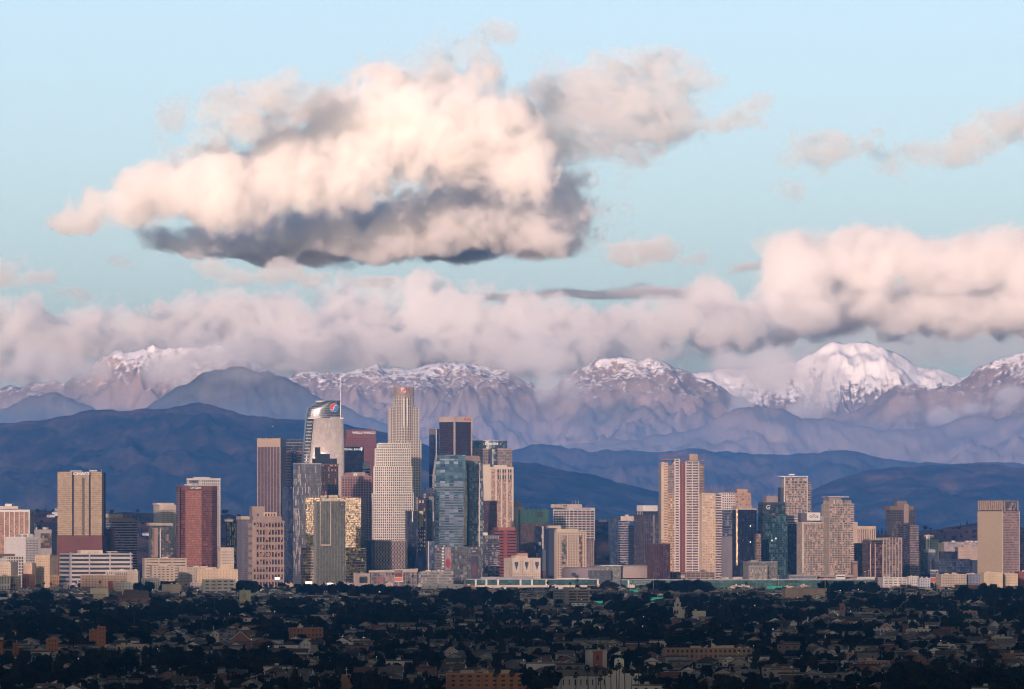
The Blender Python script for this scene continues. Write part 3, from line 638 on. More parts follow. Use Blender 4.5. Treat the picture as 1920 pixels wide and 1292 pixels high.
# -- postmodern block with arched top
b = Bld('postmodern_tower', 'stepped pinkish stone tower with arched window on its crown', 470, 474, 531.5, 9950, 10, dep=45)
ps = wall((0.34, 0.25, 0.21)); pg = pane((0.035, 0.025, 0.03), (0.22, 0.13, 0.09), .25, .25, .3, .02, 3, 4)
b.shaft('shaft', 977, core=pg, fh=14.2, band=(ps, 4.6, 0.8), bw=5.6, pier=(ps, 2.0, .6), cap=(ps, 3, 1.6))
b.plate('stone_flank', ps, 474.5, 480, 985, 1066, 0.9, .5); b.shaft('attic', 968, 977, 475, 528, ps, ya=.05, yb=.95)
b.shaft('crown', 949.5, 968, 474, 498, ps, ya=.15, yb=.8); b.shaft('crown', 961, 968, 496, 519, pg, bw=6, pier=(W_CREAM, 2.2, .6), ya=.15, yb=.8, cap=(W_CREAM, 2, .5))
MB().prism([(b.u(483), b.y0 + .15 * b.d - .3), (b.u(486.5), b.y0 + .15 * b.d - .3), (b.u(486.5), b.y0 + .15 * b.d + .2), (b.u(483), b.y0 + .15 * b.d + .2)], b.z(970), b.z(963)).build('arched_window', W_DARK, b.root)
MB().prism([(b.u(519), b.y0 + 1), (b.u(531), b.y0 + 1), (b.u(531), b.y1 - 1), (b.u(519), b.y1 - 1)], b.z(977), b.z(969), [(b.u(519), b.y0 + 3), (b.u(522), b.y0 + 3), (b.u(522), b.y1 - 3), (b.u(519), b.y1 - 3)]).build('mansard_roof', ps, b.root)
# -- brown fin tower and stepped glass tower
b = Bld('fin_tower', 'dark tower with pale vertical fins and deep cream parapet', 483, 525, 533.5, 11450, -12)
b.shaft('shaft', 838, core=pane((0.032, 0.014, 0.015), (0.06, 0.028, 0.025), .3, .3, .1, .01, 2.4, 4), fh=4.6, band=(wall((0.10, 0.04, 0.04)), 1.2, .1), bw=6.1, pier=(wall((0.42, 0.34, 0.31)), .75, 1.0))
b.shaft('parapet_block', 822, 838, core=wall((0.46, 0.33, 0.24), .08), grow=1.0); b.roof_kit(822, 2, 4, W_DARK, 4)
b = Bld('stepped_glass_tower', 'blue glass tower with white roof bands and rose stepped corners', 531, 550, 571, 11650, 30)
b.shaft('shaft', 836, core=pane((0.05, 0.055, 0.06), (0.16, 0.12, 0.10), .25, .15, .5, .03, 3, 4), fh=4.4, band=(wall((0.13, 0.12, 0.12)), 1.2, .15))
b.shaft('crown', 824.5, 836, 548, 568, pane((0.07, 0.08, 0.085), DK, .2, .15, .4), fh=5.5, band=(wall((0.5, 0.44, 0.42)), 1.3, .6), ya=.0, yb=.9)
for l, r, yt in ((539, 545, 847), (556, 567, 846)): b.shaft('stone_corner', yt, None, l, r, pane((0.06, 0.03, 0.03), (0.14, 0.07, 0.05), .2, .3, .2), fh=5.2, band=(wall((0.42, 0.23, 0.18)), 2.8, .3), ya=-.04, yb=.3)
b = Bld('slab_tower', 'plain dark blue glass slab beside the strip patterned tower', 533, 540, 556, 10800, 20, dep=30)
b.shaft('shaft', 912, core=pane((0.03, 0.045, 0.08), (0.06, 0.08, 0.12), .3, .15, .4, .01, 3, 4), fh=4.4, band=(wall((0.04, 0.05, 0.08)), 1.0, .1))
# -- the tallest: sail shaped glass tower with spire
b = Bld('sail_tower', 'tallest glass tower with curved sail crown round emblem and white spire', 568, 572, 645, 11050, 6, dep=58)
gl = pane((0.50, 0.49, 0.45), (0.46, 0.46, 0.43), .3, .35, .25, .002, 3, 4.2, .08); cr = pane((0.07, 0.09, 0.105), (0.11, 0.13, 0.14), .3, .25, .35, .004, 3, 4.2, .25)
def sail(cols, rows, bow, mat, name, par=None, dz=0.0):
    """bowed curtain wall between edge columns (left, right) given per row, standing on the front of the tower"""
    V, Q = [], []; n = 12
    for (py, xl_, xr_) in rows:
        for i in range(n + 1):
            t = i / n; V.append((b.u(xl_ + (xr_ - xl_) * t), b.y0 - bow * math.sin(math.pi * t) - dz, b.z(py)))
    m_ = len(rows)
    for j in range(m_ - 1):
        for i in range(n): Q.append((j * (n + 1) + i, j * (n + 1) + i + 1, (j + 1) * (n + 1) + i + 1, (j + 1) * (n + 1) + i))
    k0 = len(V)                                     # close it to the back
    for (py, xl_, xr_) in rows: V += [(b.u(xl_), b.y1, b.z(py)), (b.u(xr_), b.y1, b.z(py))]
    for j in range(m_ - 1):
        a, c = k0 + 2 * j, k0 + 2 * (j + 1)
        Q += [(a, j * (n + 1), (j + 1) * (n + 1), c), (j * (n + 1) + n, a + 1, c + 1, (j + 1) * (n + 1) + n), (a + 1, a, c, c + 1)]
    Q.append(tuple([(m_ - 1) * (n + 1) + i for i in range(n + 1)] + [k0 + 2 * (m_ - 1) + 1, k0 + 2 * (m_ - 1)]))
    return mesh_obj(name, V, Q, mat, par or b.root, True)
core_o = sail(0, [(1085, 566, 640), (866, 569.5, 640), (783, 577, 640)], 0.5, cr, 'service_core')
face_o = sail(0, [(1085, 566, 645), (866, 580, 645), (784, 588.5, 643.5)], 6.0, gl, 'glass_face', dz=2.5)
e_ = MB()
for k in range(26):                                  # sky balconies in the left hand slot
    py = 790 + k * 6.2; xl_ = 577 - (py - 783) * 0.09; e_.box(b.u(xl_ - 0.6), b.u(xl_ + 9.5), b.y0 - 1.2, b.y0 + 2, b.z(py + 2.2), b.z(py))
e_.build('balcony', wall((0.40, 0.38, 0.36)), b.root, 'stuff')
crown = sail(0, [(784, 577, 641), (776, 578, 640.5), (768, 579.5, 640), (764, 581, 640), (758, 592, 639.5), (753.5, 601, 639), (751, 609, 638.5)], 5.0, cr, 'crown')
f_ = MB()
for k in range(6):
    py = 781 - k * 4.3; xl_ = 577.5 + (784 - py) * .2
    for i in range(10):
        t0, t1 = i / 10, (i + 1) / 10; P_ = lambda t: (b.u(xl_ + (640 - xl_) * t), b.y0 - 5.3 * math.sin(math.pi * t) - .2, b.z(py))
        f_.tube(P_(t0), P_(t1), 0.26, 4)
f_.build('floor_band', W_STEEL, crown, 'stuff')
MB().box(b.u(577), b.u(643.5), b.y0 - 4.5, b.y0 + 3, b.z(785.5), b.z(783)).build('ledge', W_WHITE, b.root)
MB().prism([(b.u(592), b.y0 + 2), (b.u(612), b.y0 - 2), (b.u(612), b.y0 + 12), (b.u(592), b.y0 + 12)], b.z(753.5), b.z(751.2)).build('canopy', W_WHITE, b.root)
MB().tube((b.u(638.5), b.y0 - 3.2, b.z(784)), (b.u(637.8), b.y0 - 3.2, b.z(694)), 1.0, 6, 0.28).build('spire', wall((0.85, 0.8, 0.8), .02), b.root)
# emblem: white disc, red and blue comma halves
def disc(cx, cz, r, y, mat, name, a0=0, a1=2 * math.pi, par=None, n=18, t=0.25):
    pts = [(cx + r * math.cos(a0 + (a1 - a0) * i / n), cz + r * math.sin(a0 + (a1 - a0) * i / n)) for i in range(n + 1)]
    V = [(x, y, z) for x, z in pts] + [(x, y + t, z) for x, z in pts]; k = len(pts)
    Q = [tuple(range(k))[::-1], tuple(range(k, 2 * k))] + [(i, (i + 1) % k, k + (i + 1) % k, k + i) for i in range(k)]
    return mesh_obj(name, V, Q, mat, par or b.root)
ex, ez, er = b.u(625.5), b.z(764.5), b.m(8.2); ey = b.y0 - 5.6
em = disc(ex, ez, er, ey, wall((0.75, 0.72, 0.72), .02), 'emblem')
RD, BL = wall((0.62, 0.05, 0.06), .02), wall((0.02, 0.2, 0.55), .02)
disc(ex, ez, er * .93, ey - .3, RD, 'emblem_red', math.radians(35), math.radians(215), em); disc(ex, ez, er * .93, ey - .3, BL, 'emblem_blue', math.radians(215), math.radians(395), em)
for s_, mt_ in ((1, W_WHITE), (-1, W_WHITE)):
    disc(ex + s_ * er * .42 * math.cos(math.radians(215)), ez + s_ * er * .42 * math.sin(math.radians(215)), er * .40, ey - .6, mt_, 'emblem_swirl', 0, 2 * math.pi, em)
disc(ex + er * .52 * math.cos(math.radians(215)), ez + er * .52 * math.sin(math.radians(215)) + er * .1, er * .30, ey - .9, RD, 'emblem_red', 0, 2 * math.pi, em)
disc(ex - er * .52 * math.cos(math.radians(215)), ez - er * .52 * math.sin(math.radians(215)) - er * .1, er * .30, ey - .9, BL, 'emblem_blue', 0, 2 * math.pi, em)
b.antenna(629, 747, 751, .35)
# -- dark stepped block in front of it
b = Bld('dark_stepped_tower', 'dark tower with black stepped roof screen before the sail tower', 588, 592, 634, 10750, 12, dep=30)
b.shaft('shaft', 870, core=pane((0.035, 0.025, 0.025), (0.28, 0.2, 0.13), .12, .2, .4, .03, 2.6, 3.6), fh=4.6, band=(wall((0.09, 0.06, 0.055)), 1.3, .3), bw=3.2, pier=(wall((0.10, 0.07, 0.06)), 1.0, .3), cap=(W_BROWN, 1.4, 1))
b.shaft('roof_screen', 859.5, 870, 591, 632, wall((0.02, 0.024, 0.04), .05), ya=.05, yb=.9); b.shaft('roof_screen', 851, 859.5, 596, 619, wall((0.02, 0.024, 0.04), .05), ya=.1, yb=.8)
b.antenna(604, 847, 851); b.plate('window', pane((0.1, .1, .1), DK, .4), 591.5, 601.5, 838.5, 858, 0.2, .2, .2)
b = Bld('strip_pattern_tower', 'slim grey glass tower patterned with scattered white vertical strips', 548.5, 564.6, 602, 10500, 24)
b.shaft('shaft', 869, core=pane((0.15, 0.16, 0.17), (0.17, 0.18, 0.19), .3, .3, .35, .003, 3, 4.2, .1), fh=4.6, band=(wall((0.12, 0.125, 0.13)), .5, .06), cap=(wall((0.5, 0.45, 0.4)), 1.2, .3))
r_ = random.Random(5); st = MB()
for k in range(36):
    px = 567 + r_.randint(0, 12) * 2.7; py = 873 + r_.randint(0, 22) * 8; st.box(b.u(px), b.u(px + .7), b.y0 - .4, b.y0 + .1, b.z(py + r_.choice((7, 11, 14))), b.z(py))
for k in range(80):
    yy = b.y0 + r_.uniform(.03, .95) * b.d; py = 873 + r_.randint(0, 24) * 8; st.box(b.x0 - .4, b.x0 + .1, yy, yy + .8, b.z(py + r_.choice((7, 11, 14))), b.z(py))
st.build('metal_strip', wall((0.62, 0.55, 0.5), .03), b.root, 'stuff')
b = Bld('gold_glass_tower', 'glass tower with panes gold tinted for sunset reflections and balconies', 573, 677, 689, 10250, -7, dep=42)
gg = pane((0.27, 0.245, 0.155), (0.08, 0.07, 0.06), 0.35, 0.5, 0.6, 0.09, 1.5, 2.2, .35)  # gold sunset reflections are partly tinted into the panes
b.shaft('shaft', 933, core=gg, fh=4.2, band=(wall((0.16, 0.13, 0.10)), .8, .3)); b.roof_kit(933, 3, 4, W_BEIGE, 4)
b = Bld('balcony_block', 'lower gold lit balcony block wrapping the foot of the glass towers', 564, 568, 686, 10120, 6, dep=26)
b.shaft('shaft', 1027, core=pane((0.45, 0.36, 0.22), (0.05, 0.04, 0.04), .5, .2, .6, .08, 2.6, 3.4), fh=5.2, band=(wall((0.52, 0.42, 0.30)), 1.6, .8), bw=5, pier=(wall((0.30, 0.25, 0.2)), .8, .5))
b = Bld('green_glass_tower', 'grey green curtain wall tower with thin vertical ribs and dark sign corner', 588.5, 593, 647, 9950, 8, dep=34)
b.shaft('shaft', 940, core=pane((0.115, 0.135, 0.125), (0.075, 0.085, 0.08), .3, .14, .6, .02, 2.2, 3.7, .3), fh=4.6, band=(wall((0.1, 0.11, 0.10)), .5, .1), bw=2.9, pier=(wall((0.22, 0.22, 0.2)), .5, .35))
b.shaft('roof_screen', 935, 940, 604, 632, wall((0.52, 0.44, 0.36)), ya=.1, yb=.8); b.plate('sign_panel', W_DARK, 636, 646, 942.5, 950, .5, .2); b.text('M', 641.5, 946, 4, wall((0.4, 0.3, 0.25)), .8)
for px in (601.3, 619.5): b.plate('frame_rail', wall((0.6, 0.5, 0.42)), px - .5, px + .5, 940, 1022, .4, .3)
b.plate('frame_rail', wall((0.6, 0.5, 0.42)), 601, 620, 1021, 1023, .45, .3)
# -- bank row behind
b = Bld('granite_tower', 'dark red granite tower with knife edge and lettering at its top', 646.5, 650, 704.6, 11850, 6, dep=50)
gr_ = wall((0.20, 0.075, 0.07), .08)
b.shaft('shaft', 806, core=pane((0.06, 0.02, 0.025), (0.11, 0.05, 0.05), .3, .25, .2), fh=4.4, band=(gr_, 2.3, .2), bw=4.2, pier=(gr_, 2.0, .25), skip=14); b.shaft('crown', 805.4, 820, core=gr_, grow=.5); b.text('WELLS FARGO', 682, 811.5, 4.2, SIGN_W, 1.0, wide=1.15)
b = Bld('purple_bank_tower', 'dark purple bank slab with white lettering high on its front', 640, 644, 682, 11400, 8, dep=36)
b.shaft('shaft', 838, core=pane((0.035, 0.025, 0.045), (0.08, 0.06, 0.09), .3, .25, .3), fh=4.4, band=(wall((0.06, 0.05, 0.075)), 1.6, .2), cap=(wall((0.05, 0.04, 0.06)), 12, .3)); b.text('NATIONAL BANK', 656, 842.7, 3.8, SIGN_W, .8, wide=1.05); 
MB().prism([(b.u(677.2), b.y0 - .6), (b.u(678.4), b.y0 - .6), (b.u(678.4), b.y0 - .3), (b.u(677.2), b.y0 - .3)], b.z(846), b.z(839), [(b.u(675.6), b.y0 - .6), (b.u(680), b.y0 - .6), (b.u(680), b.y0 - .3), (b.u(675.6), b.y0 - .3)]).build('emblem', SIGN_W, b.root)
b = Bld('lantern_block', 'narrow white topped block wedged beside the purple bank tower', 683, 684.5, 694, 11300, 12, dep=20)
b.shaft('shaft', 878, core=pane(DK, DK, 0), fh=5, band=(W_WHITE, 1.6, .4)); b.shaft('lantern', 866.5, 878, core=wall((0.72, 0.62, 0.52)), grow=.3)
b = Bld('mansard_tower', 'rose stone tower with square window grid and mansard top', 634, 640.5, 696.5, 11050, 10, dep=44)
ey_ = wall((0.36, 0.22, 0.19))
b.shaft('shaft', 893, core=pane((0.035, 0.02, 0.025), (0.12, .06, .06), .15, .2, .3), fh=4.7, band=(ey_, 1.8, .3), bw=5.2, pier=(ey_, 1.9, .4), cap=(ey_, 2.5, .6))
MB().prism([(b.u(643), b.y0 + 1), (b.u(694), b.y0 + 1), (b.u(694), b.y1 - 1), (b.u(643), b.y1 - 1)], b.z(893), b.z(886), [(b.u(650), b.y0 + 8), (b.u(687), b.y0 + 8), (b.u(687), b.y1 - 8), (b.u(650), b.y1 - 8)]).build('mansard_roof', ey_, b.root)
b.shaft('dormer', 885.5, 893, 661, 685, wall((0.44, 0.30, 0.23)), ya=.04, yb=.5); b.text('EY', 667, 890, 5, SIGN_W, .4, ya=.04)
# -- round crowned skyscraper
b = Bld('round_crown_tower', 'tall pale stone skyscraper stepping up to a round crown', 731, 735, 791, 11700, 6, dep=50)
us = wall((0.56, 0.49, 0.41), .05); ug = pane((0.03, 0.026, 0.026), (0.10, 0.09, 0.08), .2, .25, .1, .01, 2.6, 4)
def drum(name, cx, r, yt, yb_, mat, parent=None, n=24, vy=.5, ph=0.0):
    pl_ = [(b.u(cx) + r * math.cos(2 * math.pi * (i + ph) / n), b.y0 + vy * b.d + r * math.sin(2 * math.pi * (i + ph) / n)) for i in range(n)]
    return MB().prism(pl_, b.z(yb_), b.z(yt)).build(name, mat, parent or b.root), pl_
def drum_grid(o, cx, r, yt, yb_, fh, n, bm, bh, pw, vy=.5):
    f_ = MB(); k = int((yb_ - yt) / fh)
    for j in range(k + 1):
        zc = b.z(yb_ - j * (yb_ - yt) / k); f_.prism([(b.u(cx) + (r + .35) * math.cos(2 * math.pi * i / 32), b.y0 + vy * b.d + (r + .35) * math.sin(2 * math.pi * i / 32)) for i in range(32)], zc - b.m(bh) / 2, zc + b.m(bh) / 2)
    f_.build('floor_band', bm, o, 'stuff'); f_ = MB()
    for i in range(n):
        a = 2 * math.pi * i / n; c_, s_ = math.cos(a), math.sin(a); cxx, cyy = b.u(cx), b.y0 + vy * b.d
        q = [(cxx + rr * c_ - t * s_, cyy + rr * s_ + t * c_) for rr, t in ((r - .5, -pw / 2), (r + .55, -pw / 2), (r + .55, pw / 2), (r - .5, pw / 2))]
        f_.prism(q, b.z(yb_), b.z(yt) + .1)
    f_.build('pier', bm, o, 'stuff')
st_ = dict(fh=4.9, band=(us, 1.7, .3), bw=5.0, pier=(us, 2.0, .45))
b.shaft('shaft', 826, None, 737, 790, ug, ya=.1, yb=1, **st_); b.shaft('shaft', 763, None, 732, 786, ug, ya=.22, yb=.95, **st_)
o, _ = drum('tower_drum', 758.5, b.m(22.5), 762, 1000, ug); drum_grid(o, 758.5, b.m(22.5), 762, 1000, 4.9, 28, us, 1.7, b.m(1.9))
o, _ = drum('upper_drum', 758.5, b.m(19.5), 744, 764, ug); drum_grid(o, 758.5, b.m(19.5), 744, 764, 4.9, 24, us, 1.7, b.m(1.9))
for px in (757, 763.5): b.plate('pale_rib', wall((0.80, 0.74, 0.62), .03), px - 1.2, px + 1.2, 746, 800, b.m(1.0), 1.2, ya=.0)  # two rib plates in paler stone colour
o, _ = drum('crown', 758.5, b.m(19.6), 726, 741.5, pane((0.30, 0.24, 0.2), (0.16, 0.14, 0.13), .3, .25, .4)); drum_grid(o, 758.5, b.m(19.6), 726, 741.5, 15, 40, wall((0.42, 0.34, 0.29)), 1.2, b.m(.9))
MB().prism([(b.u(758.5) + b.m(17) * math.cos(i * .262), b.y0 + .5 * b.d + b.m(17) * math.sin(i * .262)) for i in range(24)], b.z(745), b.z(741)).build('neck', W_DARK, b.root)
yf = b.y0 + .5 * b.d - b.m(19.6) - 1.0
sg = disc(b.u(758.5), b.z(733.5), b.m(5), yf, wall((0.55, 0.12, 0.12), .02), 'sign_disc'); o = b.text('us', 758.5, 733.5, 5, SIGN_W, 0, parent=b.root); o.location.y = yf - .2
# -- white bowed tower
b = Bld('white_bowed_tower', 'white steel clad tower with bowed gridded front and stepped shoulders', 700, 702, 775, 10850, 4, dep=52)
wt = wall((0.76, 0.70, 0.62), .04); wg = pane((0.025, 0.025, 0.03), (0.10, 0.1, 0.1), .2, .15, .3, .02)
def bowed(name, l, r, yt, yb_, bow, fh, bw):
    n = 20; x0, x1 = b.u(l), b.u(r); P_ = lambda t, e: (x0 - e + (x1 - x0 + 2 * e) * t, b.y0 + bow - (bow + e) * math.sin(math.pi * (0.12 + 0.76 * t)) / 1.0)
    pl_ = [P_(i / n, 0) for i in range(n + 1)] + [(x1, b.y1), (x0, b.y1)]
    o = MB().prism(pl_, b.z(yb_), b.z(yt)).build(name, wg, b.root)
    f_ = MB(); k = int(round((yb_ - yt) / fh)); pe = [P_(i / n, .35) for i in range(n + 1)] + [(x1 + .35, b.y1 + .3), (x0 - .35, b.y1 + .3)]
    for j in range(k + 1):
        zc = b.z(yb_ - j * (yb_ - yt) / k); f_.prism(pe, zc - b.m(.75), zc + b.m(.75))
    f_.build('floor_band', wt, o, 'stuff'); f_ = MB(); k = int(round((r - l) / bw))
    for j in range(k + 1):
        x, y = P_(j / k, .5); f_.box(x - b.m(.7), x + b.m(.7), y, y + 1.5, b.z(yb_), b.z(yt) + .1)
    for j in range(12):
        yy = b.y0 + 4 + (b.d - 4) * j / 11; f_.box(x0 - .5, x0 + .3, yy - .8, yy + .8, b.z(yb_), b.z(yt)); f_.box(x1 - .3, x1 + .5, yy - .8, yy + .8, b.z(yb_), b.z(yt))
    f_.build('pier', wt, o, 'stuff')
    MB().prism([P_(i / n, .8) for i in range(n + 1)] + [(x1 + .8, b.y1), (x0 - .8, b.y1)], b.z(yt) - .5, b.z(yt) + b.m(1)).build('parapet', wt, o)
bowed('upper_tier', 709.7, 766.7, 831.5, 841, 5, 4.7, 3.6); bowed('second_tier', 705.8, 769, 841, 875, 6, 4.7, 3.6); bowed('third_tier', 703.4, 772, 875, 926, 7, 4.7, 3.6); bowed('lower_tier', 700, 775, 926, 1075, 8, 4.7, 3.6)
b = Bld('wave_facade_block', 'garage like block with wavy vertical fins below the white tower', 697, 703, 760, 10250, 10, dep=40)
b.shaft('shaft', 1013, core=pane((0.03, 0.03, 0.035), (0.12, .1, .09), .2, .3, .2), cap=(wall((0.5, 0.42, 0.34)), 1.5, .6)); f_ = MB()
for i in range(20):
    px = 704 + i * 2.85
    for j in range(14): z0_, z1_ = b.z(1066 - j * 3.8), b.z(1062.3 - j * 3.8); s_ = .75 if (i + j) % 2 else -.75; f_.tube((b.u(px + s_), b.y0 - .5, z0_), (b.u(px - s_), b.y0 - .5, z1_), .62, 4)
f_.build('wavy_fin', wall((0.46, 0.38, 0.33), .05), b.root, 'stuff')
b = Bld('dark_cube', 'plain dark block left of the wavy finned block', 685, 687, 698, 10300, 10, dep=20); b.shaft('shaft', 1012.5, core=pane((0.03, 0.035, 0.05), DK, .2, .2, .3), fh=5, band=(wall((.03, .035, .05)), 1, .1), cap=(W_GREY, 1, .3))
# -- dark bank tower with pale crown and its neighbour
b = Bld('dark_crown_tower', 'dark bronze tower with pale crown band and bright corner pier', 823.7, 850.3, 884.7, 11500, 36)
b.shaft('shaft', 791, core=pane((0.035, 0.02, 0.022), (0.055, 0.035, 0.035), .3, .25, .25, .02), fh=4.6, band=(wall((0.06, 0.035, 0.035)), 1.3, .15), bw=3, pier=(wall((0.045, 0.03, 0.03)), .8, .3))
b.shaft('crown', 781, 791, core=wall((0.58, 0.44, 0.37), .05), grow=.5); b.plate('corner_pier', wall((0.56, 0.45, 0.4)), 850, 853, 781.5, 960, .5, 1.2); b.plate('corner_pier', wall((0.5, 0.4, 0.36)), 882.5, 884.6, 791, 960, .4, .8)
b.text('Aon', 875.5, 785.8, 6, wall((0.65, 0.05, 0.04), .02), 1.0, wide=1.2); b.antenna(846, 776, 781, .3); b.antenna(855, 777.5, 781, .25)
b = Bld('navy_slab', 'slim navy glass slab with pale edge behind the dark crowned tower', 804.7, 818.5, 823, 11750, -20)
b.shaft('shaft', 815, core=pane((0.02, 0.03, 0.06), (.03, .045, .08), .3, .12, .5, .01), fh=4.4, band=(wall((.02, .03, .055)), 1, .1)); b.shaft('crown', 804, 815, core=wall((0.16, 0.12, 0.13)), grow=.3); b.plate('pale_edge', W_WHITE, 817.6, 819, 805, 940, .4, .8)  # edge plate in plain white
b.plate('billboard', wall((0.5, 0.14, 0.1)), 806, 817, 889, 893, .4, .3)
# -- glass drum crowned tower
b = Bld('drum_crown_tower', 'glass and stone tower with cylindrical glass crown and lettering', 886, 890, 961, 11600, 6, dep=56)
dg = pane((0.13, 0.15, 0.165), (0.22, 0.24, 0.25), .2, .13, .7, .015, 3, 4, .2)
for l, r in ((886, 918), (933, 960.5)): b.shaft('stone_wing', 841, None, l, r, pane((0.10, 0.09, 0.09), (0.2, .17, .15), .2, .2, .3), fh=5.8, band=(wall((0.30, 0.235, 0.21)), 1.6, .3), bw=3.6, pier=(wall((0.27, 0.21, 0.19)), 1, .35), ya=.08, cap=(wall((0.36, 0.28, 0.24)), 3, .4))
o, _ = drum('glass_bay', 925, b.m(9), 842, 1040, dg, vy=.12); o, pl_ = drum('crown', 922, b.m(33), 826, 841, dg, n=40, vy=.6)
MB().prism([(b.u(922) + (x - b.u(922)) * 1.01, y) for x, y in pl_], b.z(827), b.z(825.4)).build('parapet', W_STEEL, b.root)
o = b.text('Deloitte', 922, 831.5, 5.4, SIGN_W, 0); o.location.y = b.y0 + .6 * b.d - b.m(33) - .6
# -- blue glass hotel tower pair
b = Bld('blue_hotel_tower', 'blue glass tower with long horizontal bands and lettering near its slanted top', 813.5, 816, 871, 10450, 5, dep=44)
bg = pane((0.05, 0.10, 0.18), (0.13, 0.20, 0.28), .3, .12, .75, .012, 7.0, 4.4, .5)
def taper(name, rows, mat, ya=0.0, yb=1.0, sx=None):
    V = []; Q = []
    for py, l, r in rows: V += [(b.u(l), b.y0 + ya * b.d, b.z(py)), (b.u(r), b.y0 + ya * b.d, b.z(py)), (b.u(r), b.y0 + yb * b.d, b.z(py)), (b.u(l), b.y0 + yb * b.d, b.z(py))]
    for j in range(len(rows) - 1):
        for i in range(4): Q.append((j * 4 + i, j * 4 + (i + 1) % 4, j * 4 + 4 + (i + 1) % 4, j * 4 + 4 + i))
    k = (len(rows) - 1) * 4; Q += [(3, 2, 1, 0), (k, k + 1, k + 2, k + 3)]
    return mesh_obj(name, V, Q, mat, b.root)
rows = [(1085, 813.5, 868), (1000, 813.5, 869), (930, 813.5, 870), (890, 815, 872), (853, 820, 873)]
sh = taper('shaft', rows, bg); f_ = MB(); xi = lerp_pts([(r[0], r[1]) for r in rows[::-1]]); xj = lerp_pts([(r[0], r[2]) for r in rows[::-1]])
for k in range(36):
    py = 1030 - k * 4.9
    if py > 905: f_.box(b.u(float(xi(py))) - .4, b.u(float(xj(py))) + .4, b.y0 - .4, b.y1, b.z(py), b.z(py - 1.7))
f_.build('floor_band', wall((0.19, 0.20, 0.22)), sh, 'stuff'); b.text('INTERCONTINENTAL', 842, 862, 2.8, wall((0.5, 0.56, 0.62), .02), .6, wide=.95)
b.roof_kit(852.5, 3, 4, W_DARK, 3)
b = Bld('curved_glass_tower', 'curved green glass tower with tan cap and reflection painted gold on its edge', 866, 878, 907, 10550, 20, dep=40)
rows = [(1085, 866, 907), (960, 866, 907), (910, 867, 906.5), (880, 869, 904), (865, 871, 902)]
sh = taper('shaft', rows, pane((0.14, 0.18, 0.185), (0.24, 0.27, 0.26), .3, .12, .7, .02, 3, 4.2, .3)); taper('cap', [(865, 871.5, 901.5), (854.5, 873, 899)], wall((0.30, 0.22, 0.19)))
f_ = MB()
for k in range(34): f_.box(b.u(878.5), b.u(906), b.y0 - .3, b.y0 + .3, b.z(1024 - k * 4.7), b.z(1023.2 - k * 4.7))
f_.build('floor_band', wall((0.2, 0.22, 0.21)), sh, 'stuff')
taper('reflection_paint_edge', [(1022, 869, 874.5), (940, 867.5, 876), (872, 870, 874)], pane((0.82, 0.72, 0.42), (0.7, 0.6, 0.38), .3, .5, .15, .01, 3, 4.4, .2), -.03, .1)  # sunset reflection painted along the edge as diffuse light yellow
taper('dark_edge', [(1085, 875, 879), (940, 877, 880), (868, 875, 878)], W_DARK, -.025, .05)
b.plate('pale_rib', wall((0.75, 0.7, 0.62), .03), 897.5, 899, 868, 1030, .4, 1.0)  # rib plate in plain pale colour
# -- cream striped tower and companions
b = Bld('cream_stripe_tower', 'cream tower with tan vertical window stripes and solid left wing', 905, 908, 962.5, 11150, 5, dep=44)
cs = wall((0.64, 0.53, 0.42), .05)
b.shaft('solid_wing', 871, None, 906, 919, cs, yb=.9); o = b.shaft('shaft', 876, None, 919, 962, pane((0.20, 0.14, 0.10), (0.33, 0.25, 0.19), .45, .35, .1, .02, 1.4, 2.4, .5), bw=10.6, pier=(cs, 3.0, .9), ya=.03, cap=(cs, 4, 1.0)); b.plate('crown_slot', W_DARK, 933.5, 959, 880, 886, .1, .3, .03); b.plate('crown_slot', W_DARK, 933.5, 959, 891, 899, .1, .3, .03)
for px in (936.5, 940, 946, 949.5, 955): b.plate('slot_mullion', cs, px, px + 1.0, 879, 900, .3, .4, .03)
b.shaft('penthouse', 872, 876, 927, 952, cs, ya=.2, yb=.8)
b = Bld('plum_block', 'plain plum coloured glass block before the cream striped tower', 905.5, 907.5, 931.6, 10900, 6, dep=30)
b.shaft('shaft', 939, core=pane((0.06, 0.04, 0.055), (0.08, .05, .06), .3, .2, .4, .01), fh=4.4, band=(wall((0.075, 0.045, 0.055)), 1.4, .1), cap=(wall((0.09, .055, .06)), 2, .3))
# -- dark blue cluster
b = Bld('navy_twin_tower', 'dark navy residential tower with white slot beside the white bowed tower', 761, 764, 783, 10330, 8, dep=26)
b.shaft('shaft', 958, core=pane((0.02, 0.028, 0.055), (0.05, .06, .1), .2, .12, .5, .02), fh=4.4, band=(wall((.025, .03, .05)), .9, .2), cap=(W_DARK, 1.5, .3)); b.plate('white_slot', W_WHITE, 772.3, 774.2, 959, 978, .4, .3); b.box('lower_wing', pane((0.02, 0.028, 0.055), DK, .2), 779, 801, 1035, None, -.1, .8)
b = Bld('yellow_panel_tower', 'navy tower with plain yellow panel and checkered windows', 782, 784, 800, 10380, 8, dep=28)
b.shaft('shaft', 932, core=pane((0.03, 0.03, 0.045), (0.55, 0.45, 0.35), .10, .15, .4, .03, 2.4, 4), fh=4.6, band=(wall((0.06, .055, .065)), 1.1, .25)); b.plate('yellow_panel', wall((0.55, 0.47, 0.20)), 786, 793.5, 958, 988, .5, .3)  # yellow plate is plain paint without glow
for k in range(22): b.plate('bright_window', wall((0.65, .6, .55)), 783 + (k % 4) * 4, 785 + (k % 4) * 4, 994 + (k // 4) * 7, 997 + (k // 4) * 7, .4, .1)  # panes here are pale paint, not emitting
b = Bld('grey_panel_tower', 'blue black tower with grey top panel next to the blue hotel tower', 796, 799, 816, 10420, 8, dep=30)
